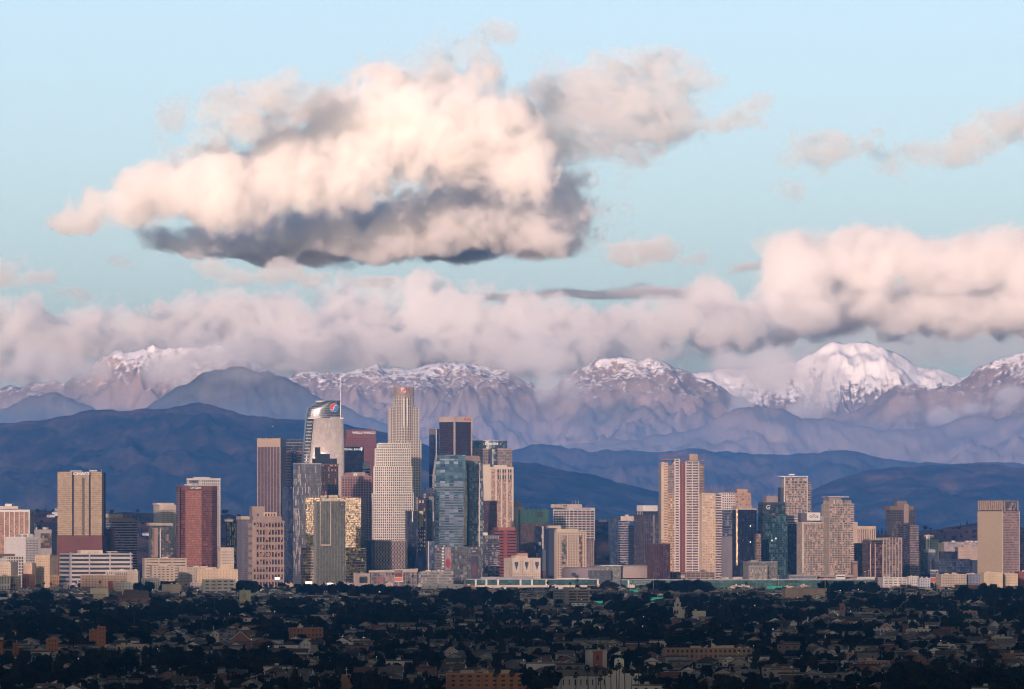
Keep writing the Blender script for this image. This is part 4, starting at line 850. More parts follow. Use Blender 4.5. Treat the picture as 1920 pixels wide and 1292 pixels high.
b.shaft('shaft', 925, core=pane((0.03, 0.04, 0.065), (0.07, .08, .1), .2, .15, .4), fh=4.6, band=(wall((.035, .04, .06)), 1, .2)); b.box('roof_block', wall((.06, .07, .1)), 799, 813, 914.5, 925, .1, .8); b.plate('grey_panel', wall((0.22, 0.21, 0.24)), 804, 813.5, 931, 957, .4, .2); b.plate('white_slot', W_WHITE, 811.5, 813, 959, 977, .5, .2)
b = Bld('white_edge_block', 'slim blue block with white vertical edge before the dark cluster', 801, 803, 816, 10100, 8, dep=20)
b.shaft('shaft', 1015, core=pane((0.06, 0.09, 0.16), (.1, .14, .22), .3, .15, .5), fh=4.4, band=(wall((.08, .1, .15)), .8, .2)); b.plate('white_edge', W_WHITE, 803, 804.4, 1015, 1072, .3, .4)
b = Bld('billboard_podium', 'glass podium carrying tall poster boards under the blue hotel tower', 816, 818, 905, 10000, 3, dep=40)
b.shaft('shaft', 1025, None, 845, 904, pane((0.07, 0.085, 0.11), (0.16, .16, .17), .25, .14, .55, .03), fh=4.8, band=(wall((.07, .08, .1)), .7, .15), bw=4.2, pier=(wall((.09, .1, .12)), .6, .2))
b.shaft('shaft', 1022, None, 816, 845, pane((0.06, 0.07, 0.09), (0.2, .2, .2), .25, .2, .4), fh=5.2, band=(wall((.15, .15, .17)), 1.6, .4), ya=.05)
b.plate('poster_board', wall((0.26, 0.22, 0.26)), 834, 846, 1026, 1070, .6, .3); 
def blotch(cx_, cy_, rx_, ry_, mat, nm, pr):
    V = [(b.u(cx_ + rx_ * math.cos(i * .449)), b.y0 - pr, b.z(cy_ + ry_ * math.sin(i * .449))) for i in range(14)]; V += [(x, y + .1, z) for x, y, z in V]
    return mesh_obj(nm, V, [tuple(range(14)), tuple(range(27, 13, -1))] + [(i, 14 + i, 14 + (i + 1) % 14, (i + 1) % 14) for i in range(14)], mat, b.root)
blotch(840, 1056, 5, 9, wall((0.34, 0.05, 0.07)), 'poster_print', 1.0); blotch(841, 1041, 3, 6, wall((0.4, 0.2, 0.2)), 'poster_print', 1.05); blotch(841, 1033, 2, 2.6, wall((0.4, 0.28, 0.22)), 'poster_print', 1.1)
b.plate('poster_board', wall((0.05, 0.045, 0.07)), 883, 897, 1030, 1085, .6, .3); b.text('NBA', 889, 1034, 2.5, W_WHITE, 1.0); b.text('STREAMING', 890, 1041, 2.2, W_GREY, 1.0); blotch(890, 1068, 5, 12, wall((0.12, 0.05, 0.07)), 'poster_print', 1.0)
for k in range(7): b.plate('pale_sign', wall((.7, .66, .6)), 828.5, 832.5, 1027 + k * 5.6, 1030 + k * 5.6, .7, .1)  # small sign plates in plain pale paint
# -- balcony block, red block
b = Bld('balcony_apartment', 'grey apartment block with white checker balconies', 906.5, 909, 936.5, 10250, 6, dep=26)
b.shaft('shaft', 1010, core=pane((0.04, 0.045, 0.06), (0.15, .15, .16), .25, .2, .3), fh=4.6, band=(wall((.13, .13, .14)), 1.0, .2)); b.shaft('attic', 1004, 1010, core=wall((.3, .28, .29)), bw=3, pier=(W_DARK, 1, .2)); b.box('penthouse', W_WHITE, 907, 915, 998.5, 1004, .2, .7); r_ = random.Random(3); f_ = MB()
for k in range(60): px = 919 + r_.randint(0, 5) * 3; py = 1024 + r_.randint(0, 14) * 4; f_.box(b.u(px), b.u(px + 2.6), b.y0 - 1.0, b.y0, b.z(py + 1.2), b.z(py))
f_.build('balcony', wall((.48, .46, .46)), b.root, 'stuff')
b = Bld('red_banded_block', 'brick red office with dark horizontal window bands', 918, 929, 968, 10600, 14)
b.shaft('shaft', 994, core=pane((0.03, 0.025, 0.035), (.06, .04, .05), .2, .2, .3), fh=5.7, band=(wall((0.30, 0.08, 0.065), .08), 2.7, .6)); b.shaft('attic', 988.7, 995, 935, 966, wall((0.36, 0.13, 0.10), .08), grow=.4); b.plate('stair_strip', wall((.3, .08, .065)), 944, 950.5, 995, 1053, .7, .2)
b = Bld('pyramid_roof_tower', 'cream tower with small copper pyramid roof', 961, 964, 982, 11400, 8, dep=18)
b.shaft('shaft', 950, core=pane(DK, (.2, .15, .12), .2, .3, .1), fh=5, band=(W_CREAM, 3.4, .2), bw=4, pier=(W_CREAM, 2.8, .3)); MB().prism([(b.u(963), b.y0), (b.u(979.5), b.y0), (b.u(979.5), b.y1), (b.u(963), b.y1)], b.z(950), b.z(937), [(b.u(969), b.y0 + 7), (b.u(972), b.y0 + 7), (b.u(972), b.y1 - 7), (b.u(969), b.y1 - 7)]).build('pyramid_roof', wall((0.42, 0.24, 0.19)), b.root); b.antenna(970.5, 934, 937)
b.shaft('lower_wing', 973, None, 966, 986, core=W_CREAM, ya=-.3, yb=.5)
b = Bld('netted_tower', 'tower wrapped in green netting above brown gridded floors', 973, 1001, 1029, 10800, 32)
b.shaft('shaft', 979, core=pane((0.09, 0.06, 0.055), (.13, .1, .09), .3, .25, .3), fh=4.8, band=(wall((.14, .09, .08)), 1, .2), bw=4.2, pier=(wall((.15, .1, .09)), .8, .3)); b.shaft('green_net', 955.5, 981, core=wall((0.06, 0.15, 0.11), .3, .9, True, .2), grow=.6); b.plate('net_opening', W_DARK, 1007, 1018, 960, 970, .9, .1)
for px in (978, 986, 994, 1004, 1012, 1020, 1026): b.antenna(px, 953, 956, .2, None, 'scaffold_pole', .1)
b.plate('glass_bay', pane((0.07, 0.09, 0.12), (.3, .28, .25), .15, .12, .6, .08, 5, 6), 1002, 1028, 987, 1070, .5, .4); b.plate('white_strip', W_WHITE, 1016, 1018.5, 987, 1030, 1.0, .2); b.plate('lower_wing', wall((.16, .18, .22)), 1008, 1027.5, 1031, 1071, 1.2, .4)
b = Bld('shade_painted_block', 'block with side shade painted navy between the netted tower and the beige hotel', 1026, 1029, 1044, 10750, 10, dep=28); b.shaft('shaft', 990, core=wall((.045, .055, .085))); b.box('penthouse', W_CREAM, 1029, 1053, 985.5, 992, .2, 1)  # dark side: its shade is painted in as navy wall colour
b = Bld('lettered_office', 'white gridded office block with lettering along its roof edge and masts', 1038, 1067.5, 1115, 11200, 32)
ow = wall((0.66, 0.58, 0.52), .05)
b.shaft('shaft', 957, 1013, core=pane((0.025, 0.018, 0.02), (.08, .06, .06), .2, .2, .3), fh=4.85, band=(ow, 1.8, .4), bw=9.4, pier=(ow, 1.7, .5)); b.shaft('sign_band', 952, 957.5, core=ow, grow=.6); b.text('ONE WILSHIRE', 1092, 954.7, 3.0, wall((.25, .2, .2)), .9, wide=1.25); b.text('ONE WILSHIRE', 1053, 954.7, 2.6, wall((.3, .25, .25)), .9, left=True, wide=1.6)
b.shaft('base', 1012, None, core=pane((.05, .045, .045), (.2, .18, .16), .3, .3, .2), bw=6, pier=(ow, 1.8, .6), ya=.04, yb=.96); b.box('penthouse', W_CREAM, 1058, 1096, 945.5, 952, .15, .85)
for px, yt in ((1062, 942), (1068, 944), (1086, 939), (1091, 937), (1094, 940), (1097, 938)): b.antenna(px, yt, 947, .3)
for px in (1062, 1066): b.plate('vent', W_DARK, px - 1.2, px + 1, 947, 950, .2, .2, .15)
b = Bld('beige_hotel', 'beige hotel slab with green tinted window stripe and fire stair', 1041, 1044, 1099, 10450, 8, dep=26)
bh = wall((0.60, 0.47, 0.36), .05)
b.shaft('shaft', 997, core=pane((.035, .028, .025), (.12, .09, .07), .2, .35, .05), fh=4.9, band=(bh, 2.2, .25), bw=4.9, pier=(bh, 2.1, .3), cap=(bh, 2, .7)); b.shaft('penthouse', 991.7, 997, 1044, 1085, bh, ya=.1, yb=.9); b.plate('window_stripe', pane((.10, .12, .11), (.25, .23, .2), .3, .15, .5), 1053.5, 1062.5, 1005, 1070, .4, .15); b.plate('stair_panel', pane((.08, .06, .05), (.3, .22, .17), .4, .3), 1085.5, 1091.5, 1006, 1070, .5, .2)  # dark panelled strip beside the right hand windows
b = Bld('back_hotel_wing', 'brown grey wing with dark bays behind the beige hotel', 1096, 1099, 1113, 10900, 10, dep=30); b.shaft('shaft', 1012, core=pane((.05, .04, .045), (.15, .12, .1), .3, .2, .3), fh=4.6, band=(wall((.3, .23, .2)), 1.4, .2), bw=4, pier=(wall((.33, .26, .22)), 1.4, .4))
b = Bld('mural_hotel', 'cream hotel with three tall painted banners and a red rooftop sign', 945, 961, 1013, 10000, 20)
b.shaft('shaft', 1046.5, core=pane((.08, .05, .045), (.3, .2, .15), .3, .3), fh=4.6, band=(W_CREAM, 2.6, .25), bw=4.4, pier=(W_CREAM, 2.6, .3), cap=(W_CREAM, 3, .4))
b.box('roof_house', W_CREAM, 968, 991, 1041.5, 1047, .1, .6); b.text('HOTEL', 980.5, 1034.6, 2.4, wall((.45, .06, .05)), .3, ya=.1); b.plate('sign_board', wall((.40, .07, .06)), 969.5, 992, 1037, 1041.5, 0, .4, .1); b.text('FIGUEROA', 980.8, 1039.2, 2.8, W_WHITE, .9, ya=.1)
for l, r in ((962.5, 973.5), (982, 992.5), (1001, 1012)):
    p_ = b.plate('mural_banner', wall((.62, .54, .48), .04), l, r, 1049, 1073, .7, .2); c_ = (l + r) / 2
    V = [(b.u(c_ + dx), b.y0 - .98, b.z(py)) for dx, py in ((-3.4, 1053.5), (3.2, 1053.5), (3.4, 1059), (1.6, 1063), (.5, 1068.5), (-.4, 1068.5), (-1.8, 1063), (-3.6, 1059))]; V += [(x, y + .06, z) for x, y, z in V]
    mesh_obj('mural_print', V, [tuple(range(7, -1, -1)), tuple(range(8, 16))] + [(i, (i + 1) % 8, 8 + (i + 1) % 8, 8 + i) for i in range(8)], wall((.10, .09, .10), .5, .9, True, .8), p_)
# ------------------------------------------------------------------ arena, convention hall, south towers
b = Bld('office_tower', 'plain blue glass tower standing alone behind the arena', 1140.6, 1145, 1164, 11300, 8, dep=26)
b.shaft('shaft', 970, core=pane((0.045, 0.07, 0.115), (.07, .1, .15), .3, .12, .55, .01), fh=4.4, band=(wall((.06, .08, .12)), .7, .1), bw=3, pier=(wall((.06, .08, .12)), .5, .1))
b = Bld('round_top_office', 'white banded office with rounded white penthouse', 1163, 1166, 1196, 11200, 6, dep=30)
b.shaft('shaft', 976, None, 1163, 1180, pane((.05, .065, .09), (.12, .13, .15), .2, .15, .5), fh=4.5, band=(wall((.42, .4, .42)), 1.6, .3)); b.shaft('shaft', 985, None, 1178, 1195, pane((.025, .03, .05), DK, .2), fh=4.5, band=(wall((.04, .045, .065)), 1.2, .2), ya=-.1)
pl_ = [(b.u(1180) + b.m(14.5) * math.cos(i * .314), b.y0 + .5 * b.d + b.m(12) * math.sin(i * .314)) for i in range(20)]; MB().prism(pl_, b.z(977), b.z(968)).build('penthouse_drum', W_CREAM, b.root); b.box('roof_plant', W_CREAM, 1174, 1180, 964.8, 968, .3, .6)
b = Bld('brown_blue_tower', 'brown framed tower with blue glass flank and pale roof house', 1190, 1208, 1240, 11000, 22)
b.shaft('shaft', 965, core=pane((.05, .07, .10), (.12, .12, .14), .25, .14, .5), fh=4.5, band=(wall((.10, .085, .09)), 1.1, .2), bw=4.4, pier=(wall((.13, .09, .085)), .9, .3)); b.shaft('attic', 958.5, 965, 1209, 1236, pane((.07, .08, .1), DK, .2), ya=.1, yb=.9); b.box('roof_house', W_WHITE, 1209, 1237, 947.5, 959, .2, .8)
for px in range(1196, 1208, 3): b.antenna(px, 958, 965, .45, W_CREAM, 'roof_post', .05)
b.plate('white_rib', wall((.4, .42, .48)), 1225.5, 1226.6, 965, 1040, .4, .5)
b = Bld('plum_tower', 'plum brown block with flat roof in front of the construction tower', 1213, 1231, 1256.5, 10250, 30)
b.shaft('shaft', 1020, core=pane((.06, .04, .05), (.09, .06, .07), .3, .25, .3), bw=3.6, pier=(wall((.10, .06, .065)), 1, .3), cap=(wall((.09, .06, .06)), 2.5, .8))
# -- unfinished concrete towers
def unfinished(b, x0, x1, y0, y1, top_px, n_x, mat):
    """bare column bars and slab edges over the roof"""
    f_ = MB(); z0 = b.z(top_px)
    for i in range(n_x):
        x = x0 + (x1 - x0) * i / (n_x - 1)
        for y in (y0, y0 + .33 * (y1 - y0), y1): f_.tube((x, y, z0), (x, y, z0 + b.m(12 + 6 * rnd.random())), .16, 4)
    for h in (5, 11): f_.tube((x0, y0, z0 + b.m(h)), (x1, y0, z0 + b.m(h)), .13, 4); f_.tube((x0, y1, z0 + b.m(h)), (x1, y1, z0 + b.m(h)), .13, 4)
    f_.build('rebar', mat, b.root, 'stuff')
RUST = wall((.30, .17, .13))
b = Bld('construction_tower', 'tallest unfinished concrete tower with red hoist strip and bare rebar top', 1239, 1242, 1322, 10600, 4, dep=40)
cc = wall((.60, .47, .36)); cw = wall((.66, .59, .55)); dkw = pane((.04, .03, .035), (.14, .11, .1), .25, .3, .2)
b.shaft('left_bay', 868, None, 1240, 1252, pane((.20, .13, .08), (.3, .2, .13), .4, .3, .2), fh=4.9, band=(cc, 2.6, .7), cap=(cc, 1.5, .6)); b.plate('lit_pier', cc, 1240, 1245, 866, 1010, .9, .4)
b.shaft('second_bay', 872, 925, 1252, 1265, pane((.16, .14, .15), (.25, .21, .2), .3, .25, .3), fh=4.9, band=(wall((.3, .25, .24)), 1.2, .3), ya=.08); b.shaft('second_bay', 925, None, 1252, 1266, pane((.16, .10, .06), (.4, .3, .2), .3, .3), fh=4.9, band=(cc, 1.5, .5), bw=4.2, pier=(wall((.42, .29, .17)), 1.3, .6), ya=.03)
b.shaft('white_bay', 860.5, None, 1265.5, 1274, dkw, fh=4.9, band=(cw, 2.3, .6), bw=8, pier=(cw, 1.6, .7), ya=.0); b.shaft('hoist_strip', 867, None, 1274.3, 1285.5, wall((.20, .07, .06), .12), fh=4.9, band=(wall((.15, .05, .045)), .6, .15), ya=.03); b.plate('hoist_rail', wall((.3, .12, .09)), 1279, 1280.4, 868, 1070, .2, .5, .03)
b.shaft('right_bay', 865.5, None, 1286, 1310.5, dkw, fh=4.9, band=(cw, 2.0, .6), bw=12, pier=(cw, 1.6, .7)); b.shaft('far_bay', 870, None, 1310.5, 1321, pane((.10, .08, .075), (.2, .16, .14), .3, .3), fh=4.9, band=(wall((.36, .29, .25)), 1.4, .5), ya=.15)  # dim right side: shade is put into the far bay's colours
b.box('lift_core', wall((.45, .33, .25)), 1294.5, 1310, 851, 866, .3, .7); b.box('top_slab', RUST, 1241, 1268, 861, 862.5, 0, .9); b.box('top_slab', RUST, 1284, 1321, 863, 864.5, .02, .9); unfinished(b, b.u(1240), b.u(1321), b.y0 + 1, b.y1 - 3, 864, 13, RUST)
b = Bld('construction_block', 'lower unfinished concrete block with cream bays and rusty scaffold crown', 1316, 1319, 1409, 10560, 4, dep=44)
b.shaft('left_bay', 925, None, 1317, 1341, pane((.30, .22, .15), (.5, .38, .28), .35, .3), fh=4.9, band=(cc, 2.5, .6), bw=5, pier=(cc, 1.5, .7), cap=(cc, 1.5, .8)); b.shaft('balcony_bay', 926, None, 1341, 1353.5, dkw, fh=4.9, band=(cw, 1.8, .9), ya=.04); b.shaft('glass_bay', 956, None, 1353.5, 1379, pane((.045, .065, .11), (.1, .12, .16), .25, .13, .5), fh=4.9, band=(wall((.16, .17, .21)), 1.0, .3), ya=.03)
b.shaft('grid_bay', 924, 956, 1353.5, 1379, dkw, fh=4.9, band=(cw, 1.7, .6), bw=4.2, pier=(cw, 1.5, .7), ya=.03); b.shaft('scaffold_bay', 924, None, 1379, 1408, pane((.2, .13, .1), (.33, .22, .17), .4, .3), fh=4.9, band=(wall((.42, .28, .22)), 2.0, .6), bw=5.4, pier=(wall((.4, .27, .21)), 1.4, .7), ya=.02); b.shaft('pale_block', 1007, None, 1353, 1376, wall((.20, .18, .2)), ya=-.08, yb=.4)
b.box('lift_core', wall((.5, .36, .28)), 1384, 1403, 917, 925, .2, .7); unfinished(b, b.u(1318), b.u(1408), b.y0 + 1, b.y1 - 3, 926, 14, RUST)
b = Bld('podium_frame', 'open concrete podium frame at the foot of the unfinished towers', 1240, 1243, 1340, 10350, 3, dep=40)
b.shaft('core', 1073, core=wall((.10, .075, .07)), fh=4.6, band=(wall((.42, .31, .26)), 1.2, .8), bw=9, pier=(wall((.36, .27, .22)), 1.2, .8)); b.box('site_hut', W_CREAM, 1270, 1284, 1079, 1084, -.03, .1)
# -- dark tower with gold strip, teal tower
b = Bld('gold_strip_tower', 'navy glass tower with reflection painted as a gold strip on its corner', 1374, 1385, 1419, 10300, 24)
b.shaft('shaft', 954, core=pane((.018, .026, .05), (.03, .045, .08), .2, .1, .6, .015), fh=4.4, band=(wall((.025, .032, .055)), .6, .08), bw=3.2, pier=(wall((.025, .032, .055)), .5, .12), cap=(W_CREAM, 1.6, .4)); b.plate('reflection_paint_strip', pane((.85, .75, .48), (.6, .5, .3), .3, .5, .15, .02), 1380, 1383.2, 955, 1060, .5, .6, .03)  # gold strip is a reflection painted in as diffuse yellow
b.box('roof_house', wall((.42, .33, .28)), 1383, 1412, 948, 954, .15, .8)
for px, py in ((1407, 985), (1407, 1015)): b.plate('bright_window', glow((1, .95, .85), 1.2), px - .8, px + .8, py, py + 2.4, .3, .1)
b = Bld('beige_slot_tower', 'narrow beige column tower between the navy and teal towers', 1417, 1418.5, 1427, 10280, 10, dep=14); b.shaft('shaft', 1001, core=pane((.10, .08, .08), (.2, .16, .14), .3, .3), fh=4.8, band=(wall((.34, .26, .22)), 1.6, .3))
b = Bld('teal_tower', 'teal glass tower with darker upper block and small lit windows', 1423, 1436, 1477, 10350, 18)
b.shaft('upper_block', 942, None, core=pane((.035, .06, .075), (.06, .09, .1), .3, .12, .5, .015), fh=4.4, band=(wall((.045, .065, .08)), .7, .1), ya=.25, cap=(wall((.06, .08, .09)), 2, .3)); b.shaft('shaft', 964.7, None, core=pane((.035, .085, .105), (.06, .12, .14), .3, .1, .6, .015), fh=4.4, band=(wall((.05, .10, .115)), .6, .1), bw=3.2, pier=(wall((.05, .10, .115)), .5, .12), yb=.3)
b.plate('sign_panel', wall((.03, .04, .06)), 1436, 1447, 944, 959, .3, .2, .25); b.text('G', 1443.5, 951.5, 8, W_WHITE, .7, ya=.25); b.text('TEN', 1450, 963.5, 2.6, wall((.5, .12, .14)), .5)
for px, py in ((1447.5, 1012), (1455, 1008)): b.plate('bright_window', glow((1, .95, .85), 1.0), px - .9, px + .9, py, py + 3, .3, .1)
b = Bld('concrete_top_block', 'grey concrete roof block with rods behind the teal tower', 1434, 1437, 1470, 10800, 8, dep=30); b.shaft('shaft', 930, core=wall((.34, .27, .25))); b.antenna(1444, 926, 930); b.antenna(1457, 926, 930); b.antenna(1463, 927, 930)
# -- beige residential towers
rs = wall((.42, .355, .30)); rg_ = pane((.10, .088, .08), (.30, .25, .21), .4, .35, .15, .03, 2.4, 3.6, .6)
b = Bld('flat_roof_tower', 'beige balcony tower with thin oversailing flat roof slab', 1465, 1471, 1521.5, 10700, 8, dep=30)
b.shaft('shaft', 907, None, 1471, 1514.5, rg_, fh=4.4, band=(rs, 1.2, .3), bw=6.5, pier=(rs, .9, .4)); b.shaft('right_wing', 904, None, 1514.5, 1521.5, pane((.08, .075, .08), (.2, .17, .15), .3, .25), fh=4.4, band=(wall((.36, .31, .28)), 1.6, .9), ya=.15); b.shaft('crown', 896, 907, 1473, 1514, pane((.08, .07, .07), (.3, .25, .22), .4, .3), fh=5.5, band=(rs, 1.5, .4), bw=9, pier=(rs, 1.3, .5), ya=.05)
for px in (1470.8, 1513.5): b.plate('white_frame', W_WHITE, px - .7, px + .7, 893, 965, .7, .8)
b.box('roof_slab', W_WHITE, 1463, 1515, 892.5, 894, -.1, .9); b.box('roof_plant', W_WHITE, 1482, 1492, 888.5, 891, .3, .6); b.shaft('left_wing', 914, None, 1465, 1471, wall((.06, .07, .1)), ya=.2)
b = Bld('terrace_podium', 'white terraced podium with blue glass below the flat roof tower', 1472, 1476, 1505, 10450, 8, dep=26); b.shaft('terrace', 967, 982, core=wall((.18, .17, .17)), fh=5, band=(cw, 2.2, .6)); b.shaft('shaft', 982, None, core=pane((.04, .06, .12), (.08, .11, .17), .3, .12, .5), fh=4.4, band=(wall((.07, .09, .14)), .9, .2), bw=4, pier=(wall((.07, .09, .14)), .6, .2))
b = Bld('script_sign_tower', 'beige residential tower with white script sign box on its roof', 1496, 1504, 1553, 10200, 12)
b.shaft('shaft', 979.5, core=rg_, fh=4.3, band=(rs, 1.3, .3), bw=5.2, pier=(rs, .8, .4), cap=(W_CREAM, 2.2, .6)); b.plate('white_pier', wall((.66, .55, .45)), 1504, 1506.8, 980, 1074, .5, .7); b.shaft('roof_house', 962, 980, 1504, 1517, wall((.12, .11, .13)), ya=.2, yb=.8); o = b.shaft('sign_box', 961, 976, 1515, 1540, W_WHITE, ya=.15, yb=.6); b.text('circa', 1527.5, 968, 5.5, W_DARK, .3, ya=.15, wide=1.2)
MB().box(b.u(1527), b.u(1529), b.y0 + .15 * b.d - .4, b.y0 + .15 * b.d, b.z(965.5), b.z(963.5)).build('sign_dot', W_DARK, b.root); b.box('roof_plant', rs, 1541, 1549, 967.5, 976, .2, .7)
b = Bld('twin_residential_tower', 'tallest beige residential tower with stepped left shoulder and thin roof slab', 1543, 1555, 1600, 10180, 14)
b.shaft('shaft', 945, core=rg_, fh=4.3, band=(rs, 1.3, .3), bw=5.2, pier=(rs, .8, .4)); b.shaft('upper_block', 938, 946, 1558, 1597, pane((.22, .2, .17), (.35, .3, .26), .4, .3), bw=6, pier=(rs, 1, .4), ya=.05); b.shaft('roof_house', 932.5, 938, 1556, 1580, wall((.3, .25, .23)), ya=.15, yb=.8); b.box('roof_slab', W_WHITE, 1553, 1592, 931, 932.3, 0, .9)
f_ = MB()
for k in range(31): f_.box(b.u(1594), b.u(1602), b.y0 - 1.2, b.y0 + 3, b.z(1075 - k * 4.3), b.z(1073.4 - k * 4.3))
f_.build('balcony', wall((.55, .47, .42)), b.root, 'stuff')
b = Bld('deco_building', 'cream art deco building with tall window slots', 1599, 1603, 1642, 11000, 10, dep=26)
b.shaft('shaft', 987, core=pane((.08, .05, .04), (.2, .14, .1), .3, .3), bw=3.6, pier=(wall((.66, .50, .38)), 2.0, .5), cap=(wall((.66, .50, .38)), 5, .6)); b.shaft('tower_block', 978.7, None, 1600, 1608, wall((.66, .50, .38)), ya=-.03)
b = Bld('blue_low_tower', 'plain blue glass block below the cream deco building', 1599.5, 1604, 1632, 10500, 12, dep=24); b.shaft('shaft', 1018.5, core=pane((.04, .065, .10), (.07, .1, .14), .3, .12, .5), fh=4.4, band=(wall((.06, .08, .11)), .8, .15), bw=4, pier=(wall((.06, .08, .11)), .5, .15))
b = Bld('striped_dark_tower', 'dark residential block with beige vertical stripes and paler right half', 1620, 1630, 1692, 10150, 10)
b.shaft('shaft', 1013, None, 1630, 1656, pane((.035, .03, .04), (.1, .08, .08), .25, .2, .4), fh=4.4, band=(wall((.09, .06, .065)), 1.2, .3)); b.shaft('right_half', 1008, None, 1656, 1691, pane((.10, .09, .09), (.22, .18, .16), .35, .3), fh=4.4, band=(wall((.26, .21, .19)), 1.2, .3), bw=6, pier=(wall((.42, .34, .30)), 1.4, .5), ya=-.04)
for px in (1632, 1641, 1655): b.plate('stripe', wall((.45, .33, .28)), px - .9, px + .9, 1020, 1084, .5, .6)
b.box('green_roof', wall((.25, .33, .24)), 1631, 1661, 1010.5, 1013.5, .05, .9)
b = Bld('brown_crown_tower', 'dark slender tower with brown concrete crown and balcony edge', 1664, 1672, 1723, 10500, 10)
bc = wall((.20, .14, .125))
b.shaft('shaft', 956, None, 1672, 1716, pane((.045, .045, .055), (.10, .10, .1), .25, .2, .4, .02), fh=4.4, band=(wall((.085, .075, .085)), 1.3, .2), bw=4.4, pier=(wall((.09, .08, .085)), .8, .3)); b.shaft('crown', 948.5, 957, 1668, 1714, bc, bw=4, pier=(wall((.13, .09, .085)), .8, .3)); b.shaft('core_wall', 945, 980, 1695, 1704, wall((.32, .23, .19)), ya=-.02, yb=.5); b.box('lift_house', bc, 1684, 1703, 939, 948.5, .2, .7)
b.shaft('lower_block', 983, None, 1684, 1706, pane((.03, .035, .05), (.05, .05, .07), .3, .2, .4), fh=4.4, band=(wall((.05, .05, .07)), 1, .2), ya=-.08); b.shaft('balcony_wing', 985, None, 1706, 1722, pane((.08, .075, .085), (.16, .14, .14), .3, .3), fh=4.4, band=(wall((.32, .27, .26)), 1.5, .8), ya=-.06)
# -- far right group
b = Bld('white_stair_block', 'dark block with white rounded stair tower and green side', 1727, 1730, 1771, 10900, 6, dep=30); b.shaft('shaft', 1007, None, 1727, 1743, pane((.04, .05, .07), DK, .2)); b.shaft('stair_tower', 1005, None, 1735, 1744, W_WHITE, bw=3, pier=(W_DARK, .9, .2), ya=-.05, yb=.3); b.shaft('green_side', 1012, None, 1744, 1761, wall((.20, .27, .2)), fh=5, band=(wall((.4, .42, .36)), 1.6, .3), ya=.05); b.shaft('cream_side', 1018, None, 1759, 1770, W_CREAM, ya=0); b.box('roof_house', W_CREAM, 1736, 1752, 1003, 1008, .2, .7)
b = Bld('long_grey_block', 'long grey low block with roof pods below the wooded hill', 1766, 1769, 1840, 11300, 4, dep=30); b.shaft('shaft', 1016, core=pane((.2, .18, .19), (.3, .26, .26), .4, .4), fh=7, band=(wall((.32, .28, .28)), 4, .3)); 
for px in (1789, 1815, 1823, 1832): b.box('roof_pod', W_WHITE, px - 3, px + 3, 1014, 1016, .2, .6)
b = Bld('peach_block', 'peach coloured block half hidden before the long grey block', 1794, 1797, 1840, 10950, 6, dep=30); b.shaft('shaft', 1026, core=wall((.46, .33, .27)), fh=6, band=(wall((.5, .38, .31)), 3.5, .2)); b.box('tower_block', wall((.5, .36, .28)), 1806, 1820, 1022, 1030, -.05, .4)
b = Bld('navy_office_block', 'broad navy office block with stepped roof', 1750, 1753, 1820, 10500, 4, dep=40); b.shaft('shaft', 1048, core=pane((.03, .045, .08), (.05, .07, .11), .3, .15, .4), fh=4.6, band=(wall((.045, .06, .095)), 1.2, .2)); b.shaft('attic', 1034, 1048, 1766, 1797, pane((.03, .04, .07), DK, .2), ya=.2, yb=.9); b.shaft('right_wing', 1050, None, 1806, 1841, wall((.04, .055, .09)), ya=.3)
b = Bld('grey_teal_block', 'grey teal block left of the navy office block', 1722, 1726, 1757, 10600, 5, dep=30); b.shaft('shaft', 1036, core=pane((.05, .075, .10), (.08, .1, .13), .3, .2, .4), fh=4.6, band=(wall((.07, .09, .115)), 1.2, .2)); b.box('white_screen', wall((.4, .42, .42)), 1735, 1755, 1030, 1041, .2, .8)
b = Bld('telephone_tower', 'two faced tower blank tan wall left and ribbed pink wall right with open crown', 1838, 1879.7, 1913, 10300, 34)
tn = wall((.50, .385, .27), .06, .85, True, .3)
b.shaft('shaft', 959, core=pane((.17, .115, .11), (.26, .19, .18), .25, .35, .1), fh=4.6, band=(wall((.42, .31, .29)), 2.3, .3), bw=40, pier=(W_WHITE, 1.0, .5)); MB().box(b.x0 - .9, b.x0, b.y0 - .2, b.y1, 0, b.z(958.6)).build('blank_wall', tn, b.root)
b.shaft('crown_core', 940.5, 957, 1882, 1910, pane((.13, .15, .16), (.25, .22, .2), .3, .2, .4), ya=.08, yb=.92); b.shaft('dark_band', 956.5, 959.5, core=wall((.07, .04, .04)), ya=.02, yb=.98)
for i in range(12):
    yy = b.y0 + b.d * (.02 + .95 * i / 11); MB().box(b.x0 + .1, b.x0 + 1.6, yy, yy + 2.2, b.z(957), b.z(939)).build('crown_fin', wall((.46, .33, .25)), b.root)
for px in (1880.5, 1885, 1911): b.plate('crown_fin', wall((.46, .33, .25)), px - .8, px + .8, 939, 958, 0, 1.5, .03)
MB().box(b.x0, b.x1, b.y0 + 1, b.y0 + 2, b.z(940), b.z(938.6)).build('crown_ring', wall((.42, .3, .23)), b.root); MB().box(b.x0, b.x0 + 1, b.y0, b.y1, b.z(940), b.z(938.6)).build('crown_ring', wall((.42, .3, .23)), b.root)
